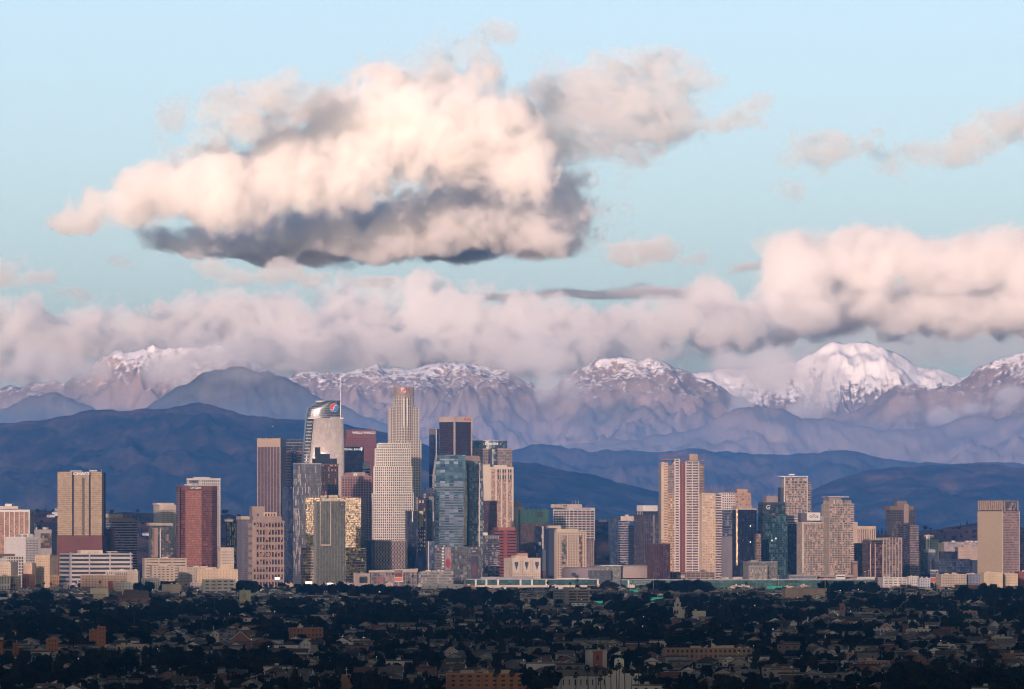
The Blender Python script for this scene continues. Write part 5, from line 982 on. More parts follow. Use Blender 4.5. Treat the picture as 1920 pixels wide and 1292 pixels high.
# -- arena
b = Bld('arena', 'round pale arena drum with glass entrance pavilions', 1057, 1060, 1246, 10250, 2, dep=150, cat='arena')
ar = wall((.42, .33, .30), .05)
def ell(cx, rx, ry, cy, y1_, y0_, mat, nm, n=40, tz=None):
    return MB().prism([(b.u(cx) + b.m(rx) * math.cos(2 * math.pi * i / n), b.y0 + cy + ry * math.sin(2 * math.pi * i / n)) for i in range(n)], b.z(y0_), b.z(y1_)).build(nm, mat, b.root, smooth=False)
ell(1180, 65, 60, 70, 1062, 1084, ar, 'drum'); ell(1110, 53, 55, 75, 1066, 1090, wall((.28, .23, .25), .05), 'drum'); ell(1180, 67, 62, 70, 1061, 1063, W_GREY, 'roof_edge'); ell(1180, 60, 56, 70, 1059.5, 1061, wall((.2, .17, .16)), 'roof'); ell(1112, 50, 50, 75, 1064, 1066, wall((.2, .17, .16)), 'roof')
gp = pane((.11, .13, .13), (.2, .2, .19), .3, .2, .4, .02, 2.2, 2.2)
b.shaft('glass_pavilion', 1061, None, 1127, 1164, gp, fh=2.6, band=(wall((.2, .2, .2)), .5, .1), bw=2.6, pier=(wall((.2, .2, .2)), .4, .12), ya=-.02, yb=.3); b.shaft('glass_pavilion', 1069.5, None, 1104, 1145, pane((.05, .065, .09), (.1, .11, .13), .3, .2, .4), fh=2.6, band=(wall((.09, .1, .12)), .5, .1), bw=2.6, pier=(wall((.09, .1, .12)), .4, .12), ya=-.1, yb=.2); b.shaft('plinth', 1086, None, 1164, 1244, W_DARK, ya=.02, yb=.9)
b.box('roof_edge', W_WHITE, 1126, 1166, 1060, 1061.2, -.03, .3); b.plate('door', W_DARK, 1072, 1080, 1074, 1081, -6, .5)
# -- convention hall, west and south wings
b = Bld('convention_hall', 'long low white hall with green glass strip and white pillars', 869.5, 871, 1123, 9950, 2, dep=90, cat='convention hall')
tg = pane((.028, .075, .085), (.04, .095, .10), .3, .15, .45, .02, 5, 4)
b.shaft('glass_strip', 1087, 1097, core=tg, fh=3.4, band=(wall((.05, .09, .095)), .4, .1)); b.shaft('plinth', 1097, None, core=wall((.58, .50, .44), .05), grow=.6); b.box('roof_slab', wall((.42, .41, .44)), 869, 1123, 1085.5, 1087, -.01, 1, .8); b.shaft('upper_roof', 1082, 1086, 903, 1000, wall((.36, .34, .36)), ya=.3, yb=.9); b.shaft('upper_roof', 1084, 1086, 1045, 1105, W_WHITE, ya=.1, yb=.5)
for px in (871.5, 892, 912, 934, 976, 997.5, 1024.5, 1121): b.box('pillar', W_WHITE, px - 1.7, px + 1.7, 1087, 1097.5, -.01, .06, .6)
b = Bld('convention_annex', 'long green glass convention annex with lettering on its dark front', 1164, 1166, 1641, 9900, 1, dep=80, cat='convention hall')
b.shaft('glass_wall', 1088, None, core=pane((.025, .075, .07), (.035, .09, .085), .3, .2, .4, .02, 6, 4), fh=5.5, band=(wall((.04, .085, .08)), .4, .1), bw=9, pier=(wall((.04, .085, .08)), .5, .1)); b.box('roof_slab', wall((.42, .40, .42)), 1164, 1640, 1086.6, 1088, -.01, 1, .6); b.box('end_wall', W_WHITE, 1177, 1180, 1088, 1100, -.01, .1, .8)
b.text('LOS ANGELES CONVENTION CENTER', 1204, 1091.3, 2.0, wall((.5, .55, .55), .02), .7); b.text('WEST HALL ENTRANCE', 1198, 1095.3, 1.8, wall((.6, .62, .62), .02), .7)
for k in range(26): px = 1290 + k * 13 + rnd.uniform(-4, 4); b.box('roof_plant', wall((.4, .37, .36)), px, px + rnd.uniform(3, 8), 1087 - rnd.uniform(1, 3.2), 1087, .2, .4)
b = Bld('glass_pavilion', 'grey gridded glass pavilion with lower wing on the convention annex', 1391, 1404, 1460, 9980, 8, dep=50, cat='pavilion')
b.shaft('hall', 1053.5, core=pane((.10, .12, .12), (.16, .16, .155), .3, .2, .45, .02, 2.2, 2.2), fh=2.8, band=(wall((.19, .19, .18)), .5, .1), bw=2.8, pier=(wall((.19, .19, .18)), .4, .12), cap=(wall((.3, .3, .3)), 1, .3), ya=.2); b.shaft('porch', 1061, None, 1404, 1439, pane((.19, .19, .17), (.26, .25, .22), .3, .3, .4, .02, 2.2, 2.2), fh=2.8, band=(wall((.25, .24, .22)), .5, .1), bw=2.8, pier=(wall((.25, .24, .22)), .4, .12), cap=(W_GREY, 1, .3), yb=.3); b.shaft('upper_hall', 1050, 1054, 1412, 1425, wall((.3, .28, .27)), ya=.3, yb=.6); b.antenna(1452, 1047, 1054, .4)
for lab, xl, xr, yt, D_, mt in [('white truck shed at the convention annex', 1373, 1392, 1082, 10000, W_WHITE), ('white marquee roof beside the glass pavilion', 1350, 1366, 1082.5, 10050, W_WHITE), ('pale curved roof hall behind the annex', 1478, 1532, 1078, 10050, wall((.30, .32, .36))), ('pink brick hall with white roof house behind the annex', 1530, 1600, 1079, 10080, wall((.42, .26, .22))), ('white framed rooftop pavilion near the stadium lamps', 1566, 1585, 1077, 10020, W_WHITE),
                               ('brick stair tower beside the tall residential tower', 1597, 1608, 1053, 10150, wall((.30, .18, .15))), ('white shed row below the striped tower', 1605, 1640, 1082, 10000, W_WHITE)]:
    b = Bld('hall_building', lab, xl, xl + 2, xr, D_, 4, dep=24); b.shaft('hall', yt, core=mt, cap=(W_GREY, .8, .3)); b.plate('window_band', W_DARK, xl + 3, xr - 1, yt + 3, yt + 5, .2, .1)
# -- entertainment plaza in front of the white tower
b = Bld('plaza_hall', 'glass fronted plaza hall with upswept pale roof', 694, 696, 782, 9850, 2, dep=50); b.shaft('hall', 1074, core=pane((.07, .08, .10), (.16, .14, .14), .3, .2, .3), fh=8, band=(wall((.2, .19, .2)), 1.2, .3), bw=11, pier=(wall((.24, .22, .22)), 1.2, .3)); MB().prism([(b.u(692), b.y0 - 4), (b.u(782), b.y0 - 6), (b.u(782), b.y1), (b.u(692), b.y1)], b.z(1073.5), b.z(1069), [(b.u(692), b.y0 - 4, b.z(1070)), (b.u(784), b.y0 - 8, b.z(1066)), (b.u(784), b.y1, b.z(1069)), (b.u(692), b.y1, b.z(1069))]).build('swept_roof', wall((.5, .42, .38)), b.root); b.plate('poster_print', wall((.28, .10, .10)), 706, 719, 1083, 1092, .5, .2); b.plate('poster_print', wall((.35, .24, .22)), 722, 730, 1081, 1090, .5, .2)
b = Bld('plaza_block', 'beige plaza block with dark glass entrance', 661, 663, 694, 9870, 3, dep=40); b.shaft('block', 1075, core=wall((.36, .29, .26))); b.plate('glass_entrance', pane((.03, .04, .06), DK, .2), 674, 689, 1081, 1093, .2, .2)
b = Bld('glass_arcade', 'low grey glass arcade right of the plaza hall', 781, 783, 850, 9860, 2, dep=40); b.shaft('block', 1072, core=pane((.12, .13, .14), (.2, .2, .2), .3, .2, .4), fh=5, band=(wall((.24, .24, .25)), 1.4, .3), cap=(wall((.3, .3, .3)), 1.5, .5)); b.roof_kit(1072, 2, 5, W_CREAM, 3)
# ------------------------------------------------------------------ low-rise belt and landmark buildings of the plain
KEEP = [(869, 1123, 1086, 1104, 9950), (1164, 1641, 1087, 1106, 9900), (690, 850, 1070, 1098, 9850), (0, 110, 1040, 1085, 9700), (105, 246, 1040, 1080, 9950)]                       # (xl, xr, ytop, ybase, D) of things that trees must not hide or grow through
def low(name, label, xl, xr, yt, D, col, yaw=6, fh=4.6, bh=2.6, bw=4.4, pw=2.4, dep=None, kit=3, win=True, group=None, keep=True, side=None, cap=None):
    xc = xl + (xr - xl) * (side if side is not None else 0.12) if yaw > 0 else xr - (xr - xl) * (side if side is not None else 0.12)
    b = Bld(name, label, xl, xc, xr, D, yaw, dep, group); m_ = wall(col)
    if win: b.shaft('block', yt, core=pane((.028, .025, .025), (.12, .1, .09), .2, .4, .05), fh=fh, band=(m_, bh, .25), bw=bw, pier=(m_, pw, .3), cap=(m_, 2.0, .4))
    else: b.shaft('block', yt, core=m_, cap=(wall(tuple(c * .8 for c in col)), .8, .3))
    if kit: b.roof_kit(yt, 1, kit, W_CREAM, 2.4)
    if keep: KEEP.append((xl, xr, yt, ground_y(D), D))
    return b
CR, PE, WH, OC, BK = (.47, .385, .31), (.45, .31, .23), (.58, .53, .50), (.44, .35, .26), (.27, .11, .08)
low('parking_structure', 'cream parking structure with dark slots below the brown tower', 261, 349, 1047, 9800, CR, 8, 5.2, 3.4, 30, 3, 40)
low('apartment_building', 'cream balcony apartments in front of the cream parking structure', 280, 327, 1061, 9650, CR, 10, 4.6, 2.8, 8, 3.4)
low('stepped_building', 'big stepped cream building at the foot of the brown tower', 327, 405, 1064, 9750, CR, 5, 6, 4.6, 6, 4, 50); b = low('school_building', 'long cream building with corner tower beside the tree belt', 360, 445, 1068, 9600, (.60, .45, .32), 5, 6, 4.4, 6, 4, 40); b.shaft('corner_tower', 1057.5, None, 412, 430, wall((.60, .45, .32)), ya=.1, yb=.5)
low('lattice_office', 'white lattice fronted office at the end of the garage', 193, 240, 1070, 9500, WH, 4, 4.2, 1.2, 4.0, 1.2, 30); low('dotted_block', 'cream block with small square windows next to the lattice office', 239, 261, 1070, 9480, CR, -14, 4.6, 2.9, 4.6, 3)
low('arcade_row', 'long peach arcade row in front of the garage', 140, 237, 1079, 9300, PE, 3, 5, 3, 6, 3.6, 20); low('store_building', 'low white store with window dots right of the red block', 211, 247, 1092, 8900, WH, 4, 5, 3.4, 6, 4); low('red_block', 'small plain brick red block against the white store', 202, 211.5, 1090, 8880, (.33, .08, .07), 6, kit=0, win=False)
low('peach_villa', 'peach villa with dark arched openings', 92, 110, 1080, 9250, (.62, .36, .22), 5, 6, 3.6, 4.4, 2.6); low('brick_church', 'brick hall with tall dark windows beside the peach villa', 40, 64, 1077, 9200, BK, 6, 20, 5, 8, 5); low('column_front', 'white fronted block with thin columns at the street edge', -6, 18, 1080, 9150, WH, 4, 20, 3, 3.2, 1.6); low('grey_flats', 'grey brown flats beside the white column front', 17, 39, 1081, 9170, (.34, .27, .23), 4)
low('white_office', 'low white office with dark window slits among dark trees', 374, 441, 1087, 8850, WH, 6, 6, 4, 12, 4, 30); low('market_hall', 'low white market hall left of the white office', 300, 340, 1096, 8700, CR, 4, win=False); low('motel_block', 'white two floor motel below the stepped building', 262, 300, 1085, 9100, WH, 5); low('cream_shed', 'cream shed with flat roof in front of the arcade row', 165, 203, 1103, 8500, (.66, .56, .46), 4, win=False, kit=1)
low('white_box', 'plain white box building among the dark trees', 134, 167, 1145, 6750, WH, 4, win=False, kit=2); b = low('mural_building', 'pale green block with painted figure on its wall', 447, 470, 1107, 7800, (.38, .42, .30), 5, win=False, kit=1)
for cx_, cy_, rx_, ry_, c in ((458, 1117, 4, 5, (.42, .2, .1)), (457, 1124, 3, 6, (.5, .3, .18)), (462, 1127, 2.6, 4, (.35, .12, .08))):
    V = [(b.u(cx_ + rx_ * math.cos(i * .571)), b.y0 - .3 - .04 * rx_, b.z(cy_ + ry_ * math.sin(i * .571))) for i in range(11)]; V += [(x, y + .1, z) for x, y, z in V]
    mesh_obj('mural_print', V, [tuple(range(11)), tuple(range(21, 10, -1))] + [(i, 11 + i, 11 + (i + 1) % 11, (i + 1) % 11) for i in range(11)], wall(c), b.root)
low('pink_hall', 'long low hall with pale pink roof below the convention hall', 784, 932, 1107, 8900, (.46, .28, .26), 2, dep=50, win=False, kit=5); low('white_warehouse', 'white warehouse with dark doorway left of the pink hall', 783, 868, 1096, 9250, (.55, .52, .55), 2, 10, 6, 20, 14, 40)
b = low('car_park', 'grey brown open deck car park standing among the trees', 1038, 1105, 1106, 7800, (.36, .29, .27), 18, 5, 2.4, 30, 2.6, side=.32, kit=2); b.box('stair_tower', wall((.30, .24, .23)), 1060, 1066, 1101, None, -.05, .2)
low('white_store', 'long white fronted store left of the car park', 990, 1036, 1124, 7700, (.55, .5, .5), 3, win=False, kit=2); low('tan_block', 'plain tan block with rooftop sign frame near the convention annex', 1462, 1547, 1104, 8300, (.52, .37, .29), 4, win=False, kit=3, dep=40)
low('villa_apartments', 'cream villa apartments with dark windows beside the tall billboard', 1759, 1812, 1077, 9700, CR, 6, 5.2, 3, 5, 2.8); low('roman_flats', 'ochre flats with dotted windows at the foot of the two faced tower', 1841, 1880, 1074, 9650, (.60, .47, .33), 6, 5, 3.2, 4.6, 3.2); low('roman_flats', 'ochre flats with fire stairs next to the red brick corner block', 1880, 1908, 1076, 9680, (.58, .45, .32), 6, 5, 3, 4.4, 2.8); low('brick_corner_block', 'red brick corner block at the right edge', 1907, 1940, 1072, 9750, (.26, .08, .07), 5)
low('blue_shop', 'blue shop block right of the villa apartments', 1806, 1842, 1077, 9720, (.20, .23, .30), 6, 5, 3, 6, 3); low('small_flats', 'small white stucco flats left of the tall billboard', 1702, 1722, 1081, 9700, WH, 8); low('small_flats', 'pale blue stucco flats between the white flats and the billboard', 1722, 1744, 1084, 9650, (.42, .45, .50), 8); low('small_flats', 'white garage row under the slender dark tower', 1650, 1702, 1083, 9720, WH, 5, 5, 3, 9, 3); low('red_roof_hall', 'hall with long red roof below the blue shop', 1795, 1840, 1097, 9200, (.28, .11, .10), 4, win=False, kit=0)
low('arcaded_house', 'white two storey house with rows of arches among dark trees', 1638, 1678, 1180, 5750, (.66, .62, .62), 8, 7, 2.4, 7, 2.6, 18); low('white_bungalow', 'long white building with ochre entrance on the right', 1845, 1898, 1195, 5400, (.60, .56, .55), 5, 8, 5, 8, 5, 16); low('row_apartments', 'long tan apartment row with posts along its front', 1225, 1410, 1216, 4720, (.36, .23, .16), 3, 9, 4.5, 9, 4.6, 14); low('orange_apartments', 'orange stucco apartment block with pale roof edge and dark window bays', 835, 985, 1264, 3960, (.46, .21, .11), 4, 9, 5, 16, 9, 14, 3, side=.03)
for lab, xl, xr, yt, D, c in [('orange stucco turret house with stepped roof in dark trees', 167, 182, 1181, 5150, (.38, .15, .08)), ('tall orange stucco wing with blank gable', 182, 197, 1175, 5120, (.40, .16, .09)), ('orange brown manor with tall window bays', 86, 108, 1198, 4850, (.36, .14, .06)), ('orange stucco block cut by the left edge', -10, 5, 1205, 4700, (.34, .13, .05)), ('narrow orange stucco house left of the manor', 24, 34, 1206, 4720, (.32, .12, .06)), ('low brick terrace below the street lamps', 540, 605, 1178, 5400, (.30, .13, .09)),
                              ('ochre corner store in the right hand streets', 1585, 1618, 1225, 4800, (.42, .24, .15)), ('peach low store beside the ochre corner store', 1610, 1668, 1240, 4550, (.44, .25, .18)), ('tan flats at the right of the dark park', 1808, 1832, 1146, 6700, (.42, .26, .2)), ('brown apartment block by the right edge', 1880, 1925, 1226, 4780, (.30, .16, .10))]:
    low('stucco_house', lab, xl, xr, yt, D, c, 8, 8, 4.6, 7, 4, None, 1)
# landmark churches ---------------------------------------------------------
def gable(b, name, l, r, yeave, yridge, mat, ya=0.0, yb=1.0, over=0.6, axis='x', parent=None):
    x0, x1 = b.u(l) - over, b.u(r) + over; y0, y1 = b.y0 + ya * b.d - over, b.y0 + yb * b.d + over; ze, zr = b.z(yeave), b.z(yridge); t = .35
    if axis == 'x': V = [(x0, y0, ze), (x1, y0, ze), (x1, y1, ze), (x0, y1, ze), (x0, (y0 + y1) / 2, zr), (x1, (y0 + y1) / 2, zr)]; Q = [(0, 1, 5, 4), (2, 3, 4, 5), (0, 4, 3), (1, 2, 5), (3, 2, 1, 0)]
    else: V = [(x0, y0, ze), (x1, y0, ze), (x1, y1, ze), (x0, y1, ze), ((x0 + x1) / 2, y0, zr), ((x0 + x1) / 2, y1, zr)]; Q = [(1, 2, 5, 4), (3, 0, 4, 5), (0, 1, 4), (2, 3, 5), (3, 2, 1, 0)]
    return mesh_obj(name, V, Q, mat, parent or b.root)
SH = wall((.10, .09, .09), .25, .9, True, .4)
b = Bld('mission_church', 'white mission church with curved bell gable and buttressed nave behind palms', 1043, 1046, 1205, 3940, 4, 18, cat='church'); wm = wall((.86, .82, .80), .04)
b.shaft('nave', 1268, None, 1045, 1140, wm); gable(b, 'roof', 1045, 1140, 1268, 1256, SH)
for px in range(1050, 1140, 11): b.box('buttress', wm, px, px + 1.6, 1270, None, -.05, .05)
for px in range(1055, 1138, 11): b.plate('window', W_DARK, px + .3, px + 2.2, 1274, 1285, .1, .1)
b.shaft('porch', 1262, None, 1150, 1172, wm, ya=-.12, yb=.6); b.shaft('side_wing', 1264, None, 1172, 1204, wm, ya=.05); b.shaft('low_wing', 1270, None, 1135, 1152, wm, ya=-.06, yb=.5); gable(b, 'porch_roof', 1138, 1158, 1268, 1255, wm, -.08, .5, 0, 'y')
V = []                                              # curved bell gable
for px, py in ((1152.5, 1262), (1152.5, 1240), (1153.5, 1235.5), (1156, 1234), (1158, 1235.5), (1160, 1233.5), (1163, 1233.5), (1165, 1235.5), (1167, 1234.5), (1169, 1236.5), (1169.5, 1241), (1169.5, 1262)): V.append((b.u(px), b.z(py)))
n_ = len(V); y_a, y_b = b.y0 - .13 * b.d, b.y0 + .12 * b.d
mesh_obj('bell_gable', [(x, y_a, z) for x, z in V] + [(x, y_b, z) for x, z in V], [tuple(range(n_ - 1, -1, -1)), tuple(range(n_, 2 * n_))] + [(i, (i + 1) % n_, n_ + (i + 1) % n_, n_ + i) for i in range(n_)], wm, b.root)
o = MB().box(b.u(1158.3), b.u(1159.2), y_a - .2, y_a, b.z(1245), b.z(1236)).build('cross', W_DARK, b.root); MB().box(b.u(1156.8), b.u(1160.7), y_a - .25, y_a - .02, b.z(1239.4), b.z(1238.4)).build('cross_arm', W_DARK, o)
KEEP.append((1043, 1205, 1236, 1340, 3940))
b = Bld('brick_tower', 'square brick bell tower with dark louvre beside the white annex', 1112, 1114, 1130, 4420, 8, 6, cat='tower'); b.shaft('shaft', 1221, core=wall((.33, .11, .065)), cap=(wall((.36, .14, .09)), 1.5, .3)); b.plate('louvre', W_DARK, 1118.5, 1123, 1229, 1238, .1, .15); b.antenna(1121, 1208, 1221, .12); KEEP.append((1110, 1132, 1219, 1258, 4420))
low('white_annex', 'white flat annex behind the brick bell tower', 1098, 1138, 1220, 4520, (.52, .47, .46), 5, win=False, kit=1)
b = Bld('cross_tower', 'tan chapel tower topped by a white cross', 641, 643.5, 659, 4000, 10, 5.5, cat='tower'); b.shaft('shaft', 1266, core=wall((.36, .21, .12)), cap=(wall((.4, .25, .16)), 1.2, .25)); b.box('shoulder', wall((.33, .19, .11)), 640.5, 650, 1270, None, -.2, .5); o = b.antenna(650.5, 1251, 1266, .18, W_WHITE, 'cross', .4); MB().box(b.u(648), b.u(653), b.y0 + .4 * b.d - .2, b.y0 + .4 * b.d + .2, b.z(1256), b.z(1254.8)).build('cross_arm', W_WHITE, o); KEEP.append((640, 660, 1250, 1296, 4000))
b = Bld('bell_tower_church', 'white church with tiered domed bell tower and flat annex', 1263, 1265, 1330, 6560, 4, 22, cat='church')
wm2 = wall((.62, .53, .47), .05)
b.shaft('tower', 1139, None, 1264, 1279, wm2, ya=.1, yb=.5, cap=(wm2, 1, .5)); b.shaft('belfry', 1130, 1139, 1266, 1277, wm2, ya=.16, yb=.44, cap=(wm2, .8, .4)); b.shaft('lantern', 1124, 1130, 1268, 1275, wm2, ya=.2, yb=.38)
f_ = MB(); cx_, cy_ = b.u(1271.5), b.y0 + .29 * b.d
for j in range(4): r0, r1 = b.m(3.4) * math.cos(j * .39), b.m(3.4) * math.cos((j + 1) * .39 - .02); f_.prism([(cx_ + r0 * math.cos(i * .785), cy_ + r0 * math.sin(i * .785)) for i in range(8)], b.z(1124 - 1.15 * j), b.z(1124 - 1.15 * (j + 1)), [(cx_ + r1 * math.cos(i * .785), cy_ + r1 * math.sin(i * .785)) for i in range(8)])
f_.build('dome', wm2, b.root)
for px, y0_, y1_ in ((1269, 1144, 1151), (1270, 1132, 1137)): b.plate('arch_opening', W_DARK, px, px + 3, y0_, y1_, .6 if y0_ > 1140 else -1.0, .2, .1)
b.shaft('annex', 1157, None, 1274, 1322, wm2, ya=-.1, yb=.6); b.shaft('upper_annex', 1146, None, 1278, 1326, wm2, ya=.6, yb=1); 
for k in range(8): b.plate('window', W_DARK, 1279 + k * 5.2, 1281 + k * 5.2, 1160, 1162.5, .1, .1, -.1)
b.roof_kit(1146, 2, 3, wm2, 2.4); KEEP.append((1260, 1332, 1118, 1170, 6560))
b = Bld('brick_campanile', 'slim brick campanile standing by a white church roof', 1574, 1576, 1584.5, 6900, 8, 5, cat='tower'); b.shaft('shaft', 1134, core=wall((.34, .15, .11)), cap=(wall((.38, .2, .15)), 1, .3)); b.shaft('belfry', 1131, 1134, 1575, 1583, wall((.3, .14, .11)), ya=.1, yb=.9); b.plate('arch_opening', W_DARK, 1578, 1581, 1139, 1143, .1, .1); KEEP.append((1572, 1586, 1130, 1160, 6900))
def chapel(label, xl, xr, ye, yr, D, wcol, rcol, trim=False, steeple=None, yaw=6, axis='y', nm='gable_house', cat='house'):
    b = Bld(nm, label, xl, xl + (xr - xl) * .06, xr, D, yaw, 14, cat=cat); w_ = wall(wcol)
    b.shaft('wall', ye, core=w_)
    if axis == 'y':
        n0 = len(b.root.children); V = [(b.x0, b.y0 + .05, b.z(ye)), (b.x1, b.y0 + .05, b.z(ye)), (0, b.y0 + .05, b.z(yr + .8)), (b.x0, b.y1 - .05, b.z(ye)), (b.x1, b.y1 - .05, b.z(ye)), (0, b.y1 - .05, b.z(yr + .8))]
        mesh_obj('gable_wall', V, [(0, 1, 2), (5, 4, 3), (1, 4, 5, 2), (3, 0, 2, 5), (0, 3, 4, 1)], w_, b.root)
        for s_ in (-1, 1):
            xe = s_ * (b.w / 2 + .7); V = [(xe, b.y0 - .5, b.z(ye) - .4), (0, b.y0 - .5, b.z(yr)), (0, b.y1 + .5, b.z(yr)), (xe, b.y1 + .5, b.z(ye) - .4)]; V += [(x, y, z - .45) for x, y, z in V]
            mesh_obj('roof_slope', V, [(0, 1, 2, 3), (7, 6, 5, 4), (0, 4, 5, 1), (1, 5, 6, 2), (2, 6, 7, 3), (3, 7, 4, 0)], wall(rcol), b.root)
            if trim: MB().tube((xe, b.y0 - .6, b.z(ye) - .2), (0, b.y0 - .6, b.z(yr)), .32, 4).build('gable_trim', W_WHITE, b.root)
    else: gable(b, 'roof', xl, xr, ye, yr, wall(rcol))
    for px in (xl + (xr - xl) * .3, xl + (xr - xl) * .65): b.plate('window', W_DARK, px, px + (xr - xl) * .1, ye + 2, ye + 5, .1, .1)
    KEEP.append((xl, xr, yr, ground_y(D), D))
    return b
chapel('dark roofed victorian house with white trimmed gable', 430, 468, 1200, 1184, 5250, (.28, .12, .10), (.03, .03, .035), True)
b = chapel('white gabled church with cross on its gable', 394, 411, 1187, 1181, 5300, (.62, .52, .48), (.12, .1, .1), nm='chapel', cat='church'); b.antenna(400, 1173, 1182, .22, W_WHITE, 'cross', .1)
b = chapel('large brown gabled house with chimney', 222, 278, 1122, 1109, 7800, (.26, .12, .09), (.13, .095, .09), True, axis='x'); b.box('chimney', W_CREAM, 229, 231, 1105, 1115, .2, .4)
for lab, xl, xr, ye, yr, D, wc, rc in [('white gabled house below the green highway sign', 564, 582, 1206, 1199, 5000, (.62, .6, .62), (.3, .29, .3)), ('white chapel roof beside the brick campanile', 1555, 1572, 1152, 1144, 6850, (.66, .62, .6), (.4, .37, .36)), ('white steep gabled house near the arcaded house', 1782, 1798, 1222, 1212, 4950, (.5, .47, .47), (.12, .11, .11)), ('pink gabled cottage among palms', 1652, 1672, 1177, 1168, 5850, (.45, .24, .2), (.2, .11, .1)),
                                       ('brick gabled chapel left of the brick campanile', 1522, 1540, 1164, 1156, 6300, (.33, .13, .1), (.12, .1, .1)), ('cream gabled house under the mission church ridge', 835, 858, 1222, 1213, 4750, (.5, .42, .36), (.3, .14, .1)), ('white cottage with steep roof by the long white wall', 1858, 1872, 1172, 1164, 6000, (.6, .56, .54), (.25, .1, .08))]:
    chapel(lab, xl, xr, ye, yr, D, wc, rc, True)
# signs, billboards, lamp masts ---------------------------------------------------
GS = wall((.02, .30, .17), .03, .5)
def highway_sign(label, xl, xr, yt, yb_, D, lines):
    b = Bld('highway_sign', label, xl, xl + .5, xr, D, 2, .3, cat='sign'); b.plate('panel', glow((.03, .42, .26), .55), xl, xr, yt, yb_, 0, .15)  # panel brightened by its own green glow, no lamp on it
    for k, px in enumerate((xl + 1, xr - 1)): b.antenna(px, yb_, ground_y(D), .16, W_STEEL, 'post', .5)
    for t_, px, py, h in lines: b.text(t_, px, py, h, W_WHITE, .25)
    b.plate('rim', W_WHITE, xl - .3, xr + .3, yt - .3, yb_ + .3, -.1, .08); KEEP.append((xl, xr, yt, yb_ + 6, D))
highway_sign('long double green highway sign in the dark trees', 600.5, 632.5, 1143.5, 1150, 7300, [('Hoover St', 608.5, 1146.7, 2.4), ('EXIT 13', 624.5, 1146.7, 2.4)]); highway_sign('double green highway sign before the bell tower church', 1217.5, 1243, 1120.5, 1126.5, 8100, [('NORTH', 1224, 1123.5, 2), ('SOUTH', 1237, 1123.5, 2)]); highway_sign('square green highway sign right of the car park', 1115, 1130, 1127, 1135, 7700, [('EXIT', 1122.5, 1131, 3)]); highway_sign('small green highway sign above the tree line', 840, 850, 1136.5, 1141.5, 7500, [('1 MILE', 845, 1139, 1.7)]); highway_sign('dim green highway sign below the convention annex lettering', 1180, 1196, 1106, 1111.5, 8700, [('EXIT', 1188, 1108.8, 2)]); highway_sign('green highway sign under the tan block', 1438, 1466, 1099.5, 1104.5, 9000, [('EXIT', 1452, 1102, 2)])
def billboard(label, xl, xr, yt, yb_, D, mats, lit=False):
    b = Bld('billboard', label, xl, xl + .6, xr, D, 3, 1.0, cat='billboard'); b.shaft('case', yt, yb_, core=W_WHITE)
    n = len(mats)
    for k, (m_, a0, a1) in enumerate(mats): b.plate('poster', m_, xl + .7, xr - .7, yt + (yb_ - yt) * a0, yt + (yb_ - yt) * a1, .12, .1)
    b.box('post', W_GREY, (xl + xr) / 2 - 1.2, (xl + xr) / 2 + 1.2, yb_, None, .1, .9); KEEP.append((xl, xr, yt, yb_ + 8, D)); return b
b = billboard('tall white framed advertising tower at the plaza', 739, 755.5, 1067, 1091, 9600, [(W_DARK, .05, .28), (wall((.18, .05, .06)), .30, .62), (wall((.62, .2, .14)), .66, .95)]); b.text('MICROSOFT', 747.3, 1071, 2.2, W_WHITE, .5, wide=.8)
b = billboard('tall advertising tower with orange foot beside the villa apartments', 1744, 1759, 1068.5, 1092, 9750, [(W_DARK, .06, .28), (wall((.06, .07, .16)), .3, .6), (wall((.5, .12, .07)), .64, .96)]); b.text('ROCKET', 1751, 1072, 2, W_WHITE, .5, wide=.8)
LT = glow((1.0, .88, .66), 1.4)
for lab, xl, xr, yt, yb_, D, m_ in [('glowing white billboard before the postmodern tower', 514.5, 525, 1082.3, 1087, 9300, glow((1, .97, .93), 1.3)), ('glowing cream billboard with two panels near the freeway', 572, 586, 1090, 1095, 9150, LT), ('bright yellow lit billboard under the green glass tower', 612.5, 625, 1093, 1099, 9100, LT), ('pale billboard between the two lit ones', 592, 601, 1095.5, 1099, 9050, W_CREAM), ('lit billboard with dark pictures by the plaza block', 650.5, 661, 1097, 1101.5, 9050, glow((.6, .75, .7), .8))]: billboard(lab, xl, xr, yt, yb_, D, [(m_, .06, .94)])
for k, (px, yt, D) in enumerate([(1225, 1074, 9000), (1419, 1075, 9000), (1460, 1080, 9300), (1547, 1079, 9100), (1622, 1072, 9400), (1629, 1070, 9400), (1689, 1078, 8600), (1005, 1150, 6300), (1334, 1200, 5000), (1563, 1216, 4900)]):
    b = Bld('lamp_mast', 'tall pale floodlight mast rising over the trees and low roofs', px - 1.2, px - 1.0, px + 1.2, D, 3, 1.0, 'floodlight masts', cat='mast'); MB().tube((0, 0, 0), (0, 0, b.z(yt)), .42 * D / 9000, 6, .26 * D / 9000).build('pole', wall((.5, .45, .43)), b.root); MB().box(-1.4, 1.4, -.5, .5, b.z(yt) - .2, b.z(yt) + .9).build('lamp_head', W_GREY, b.root)
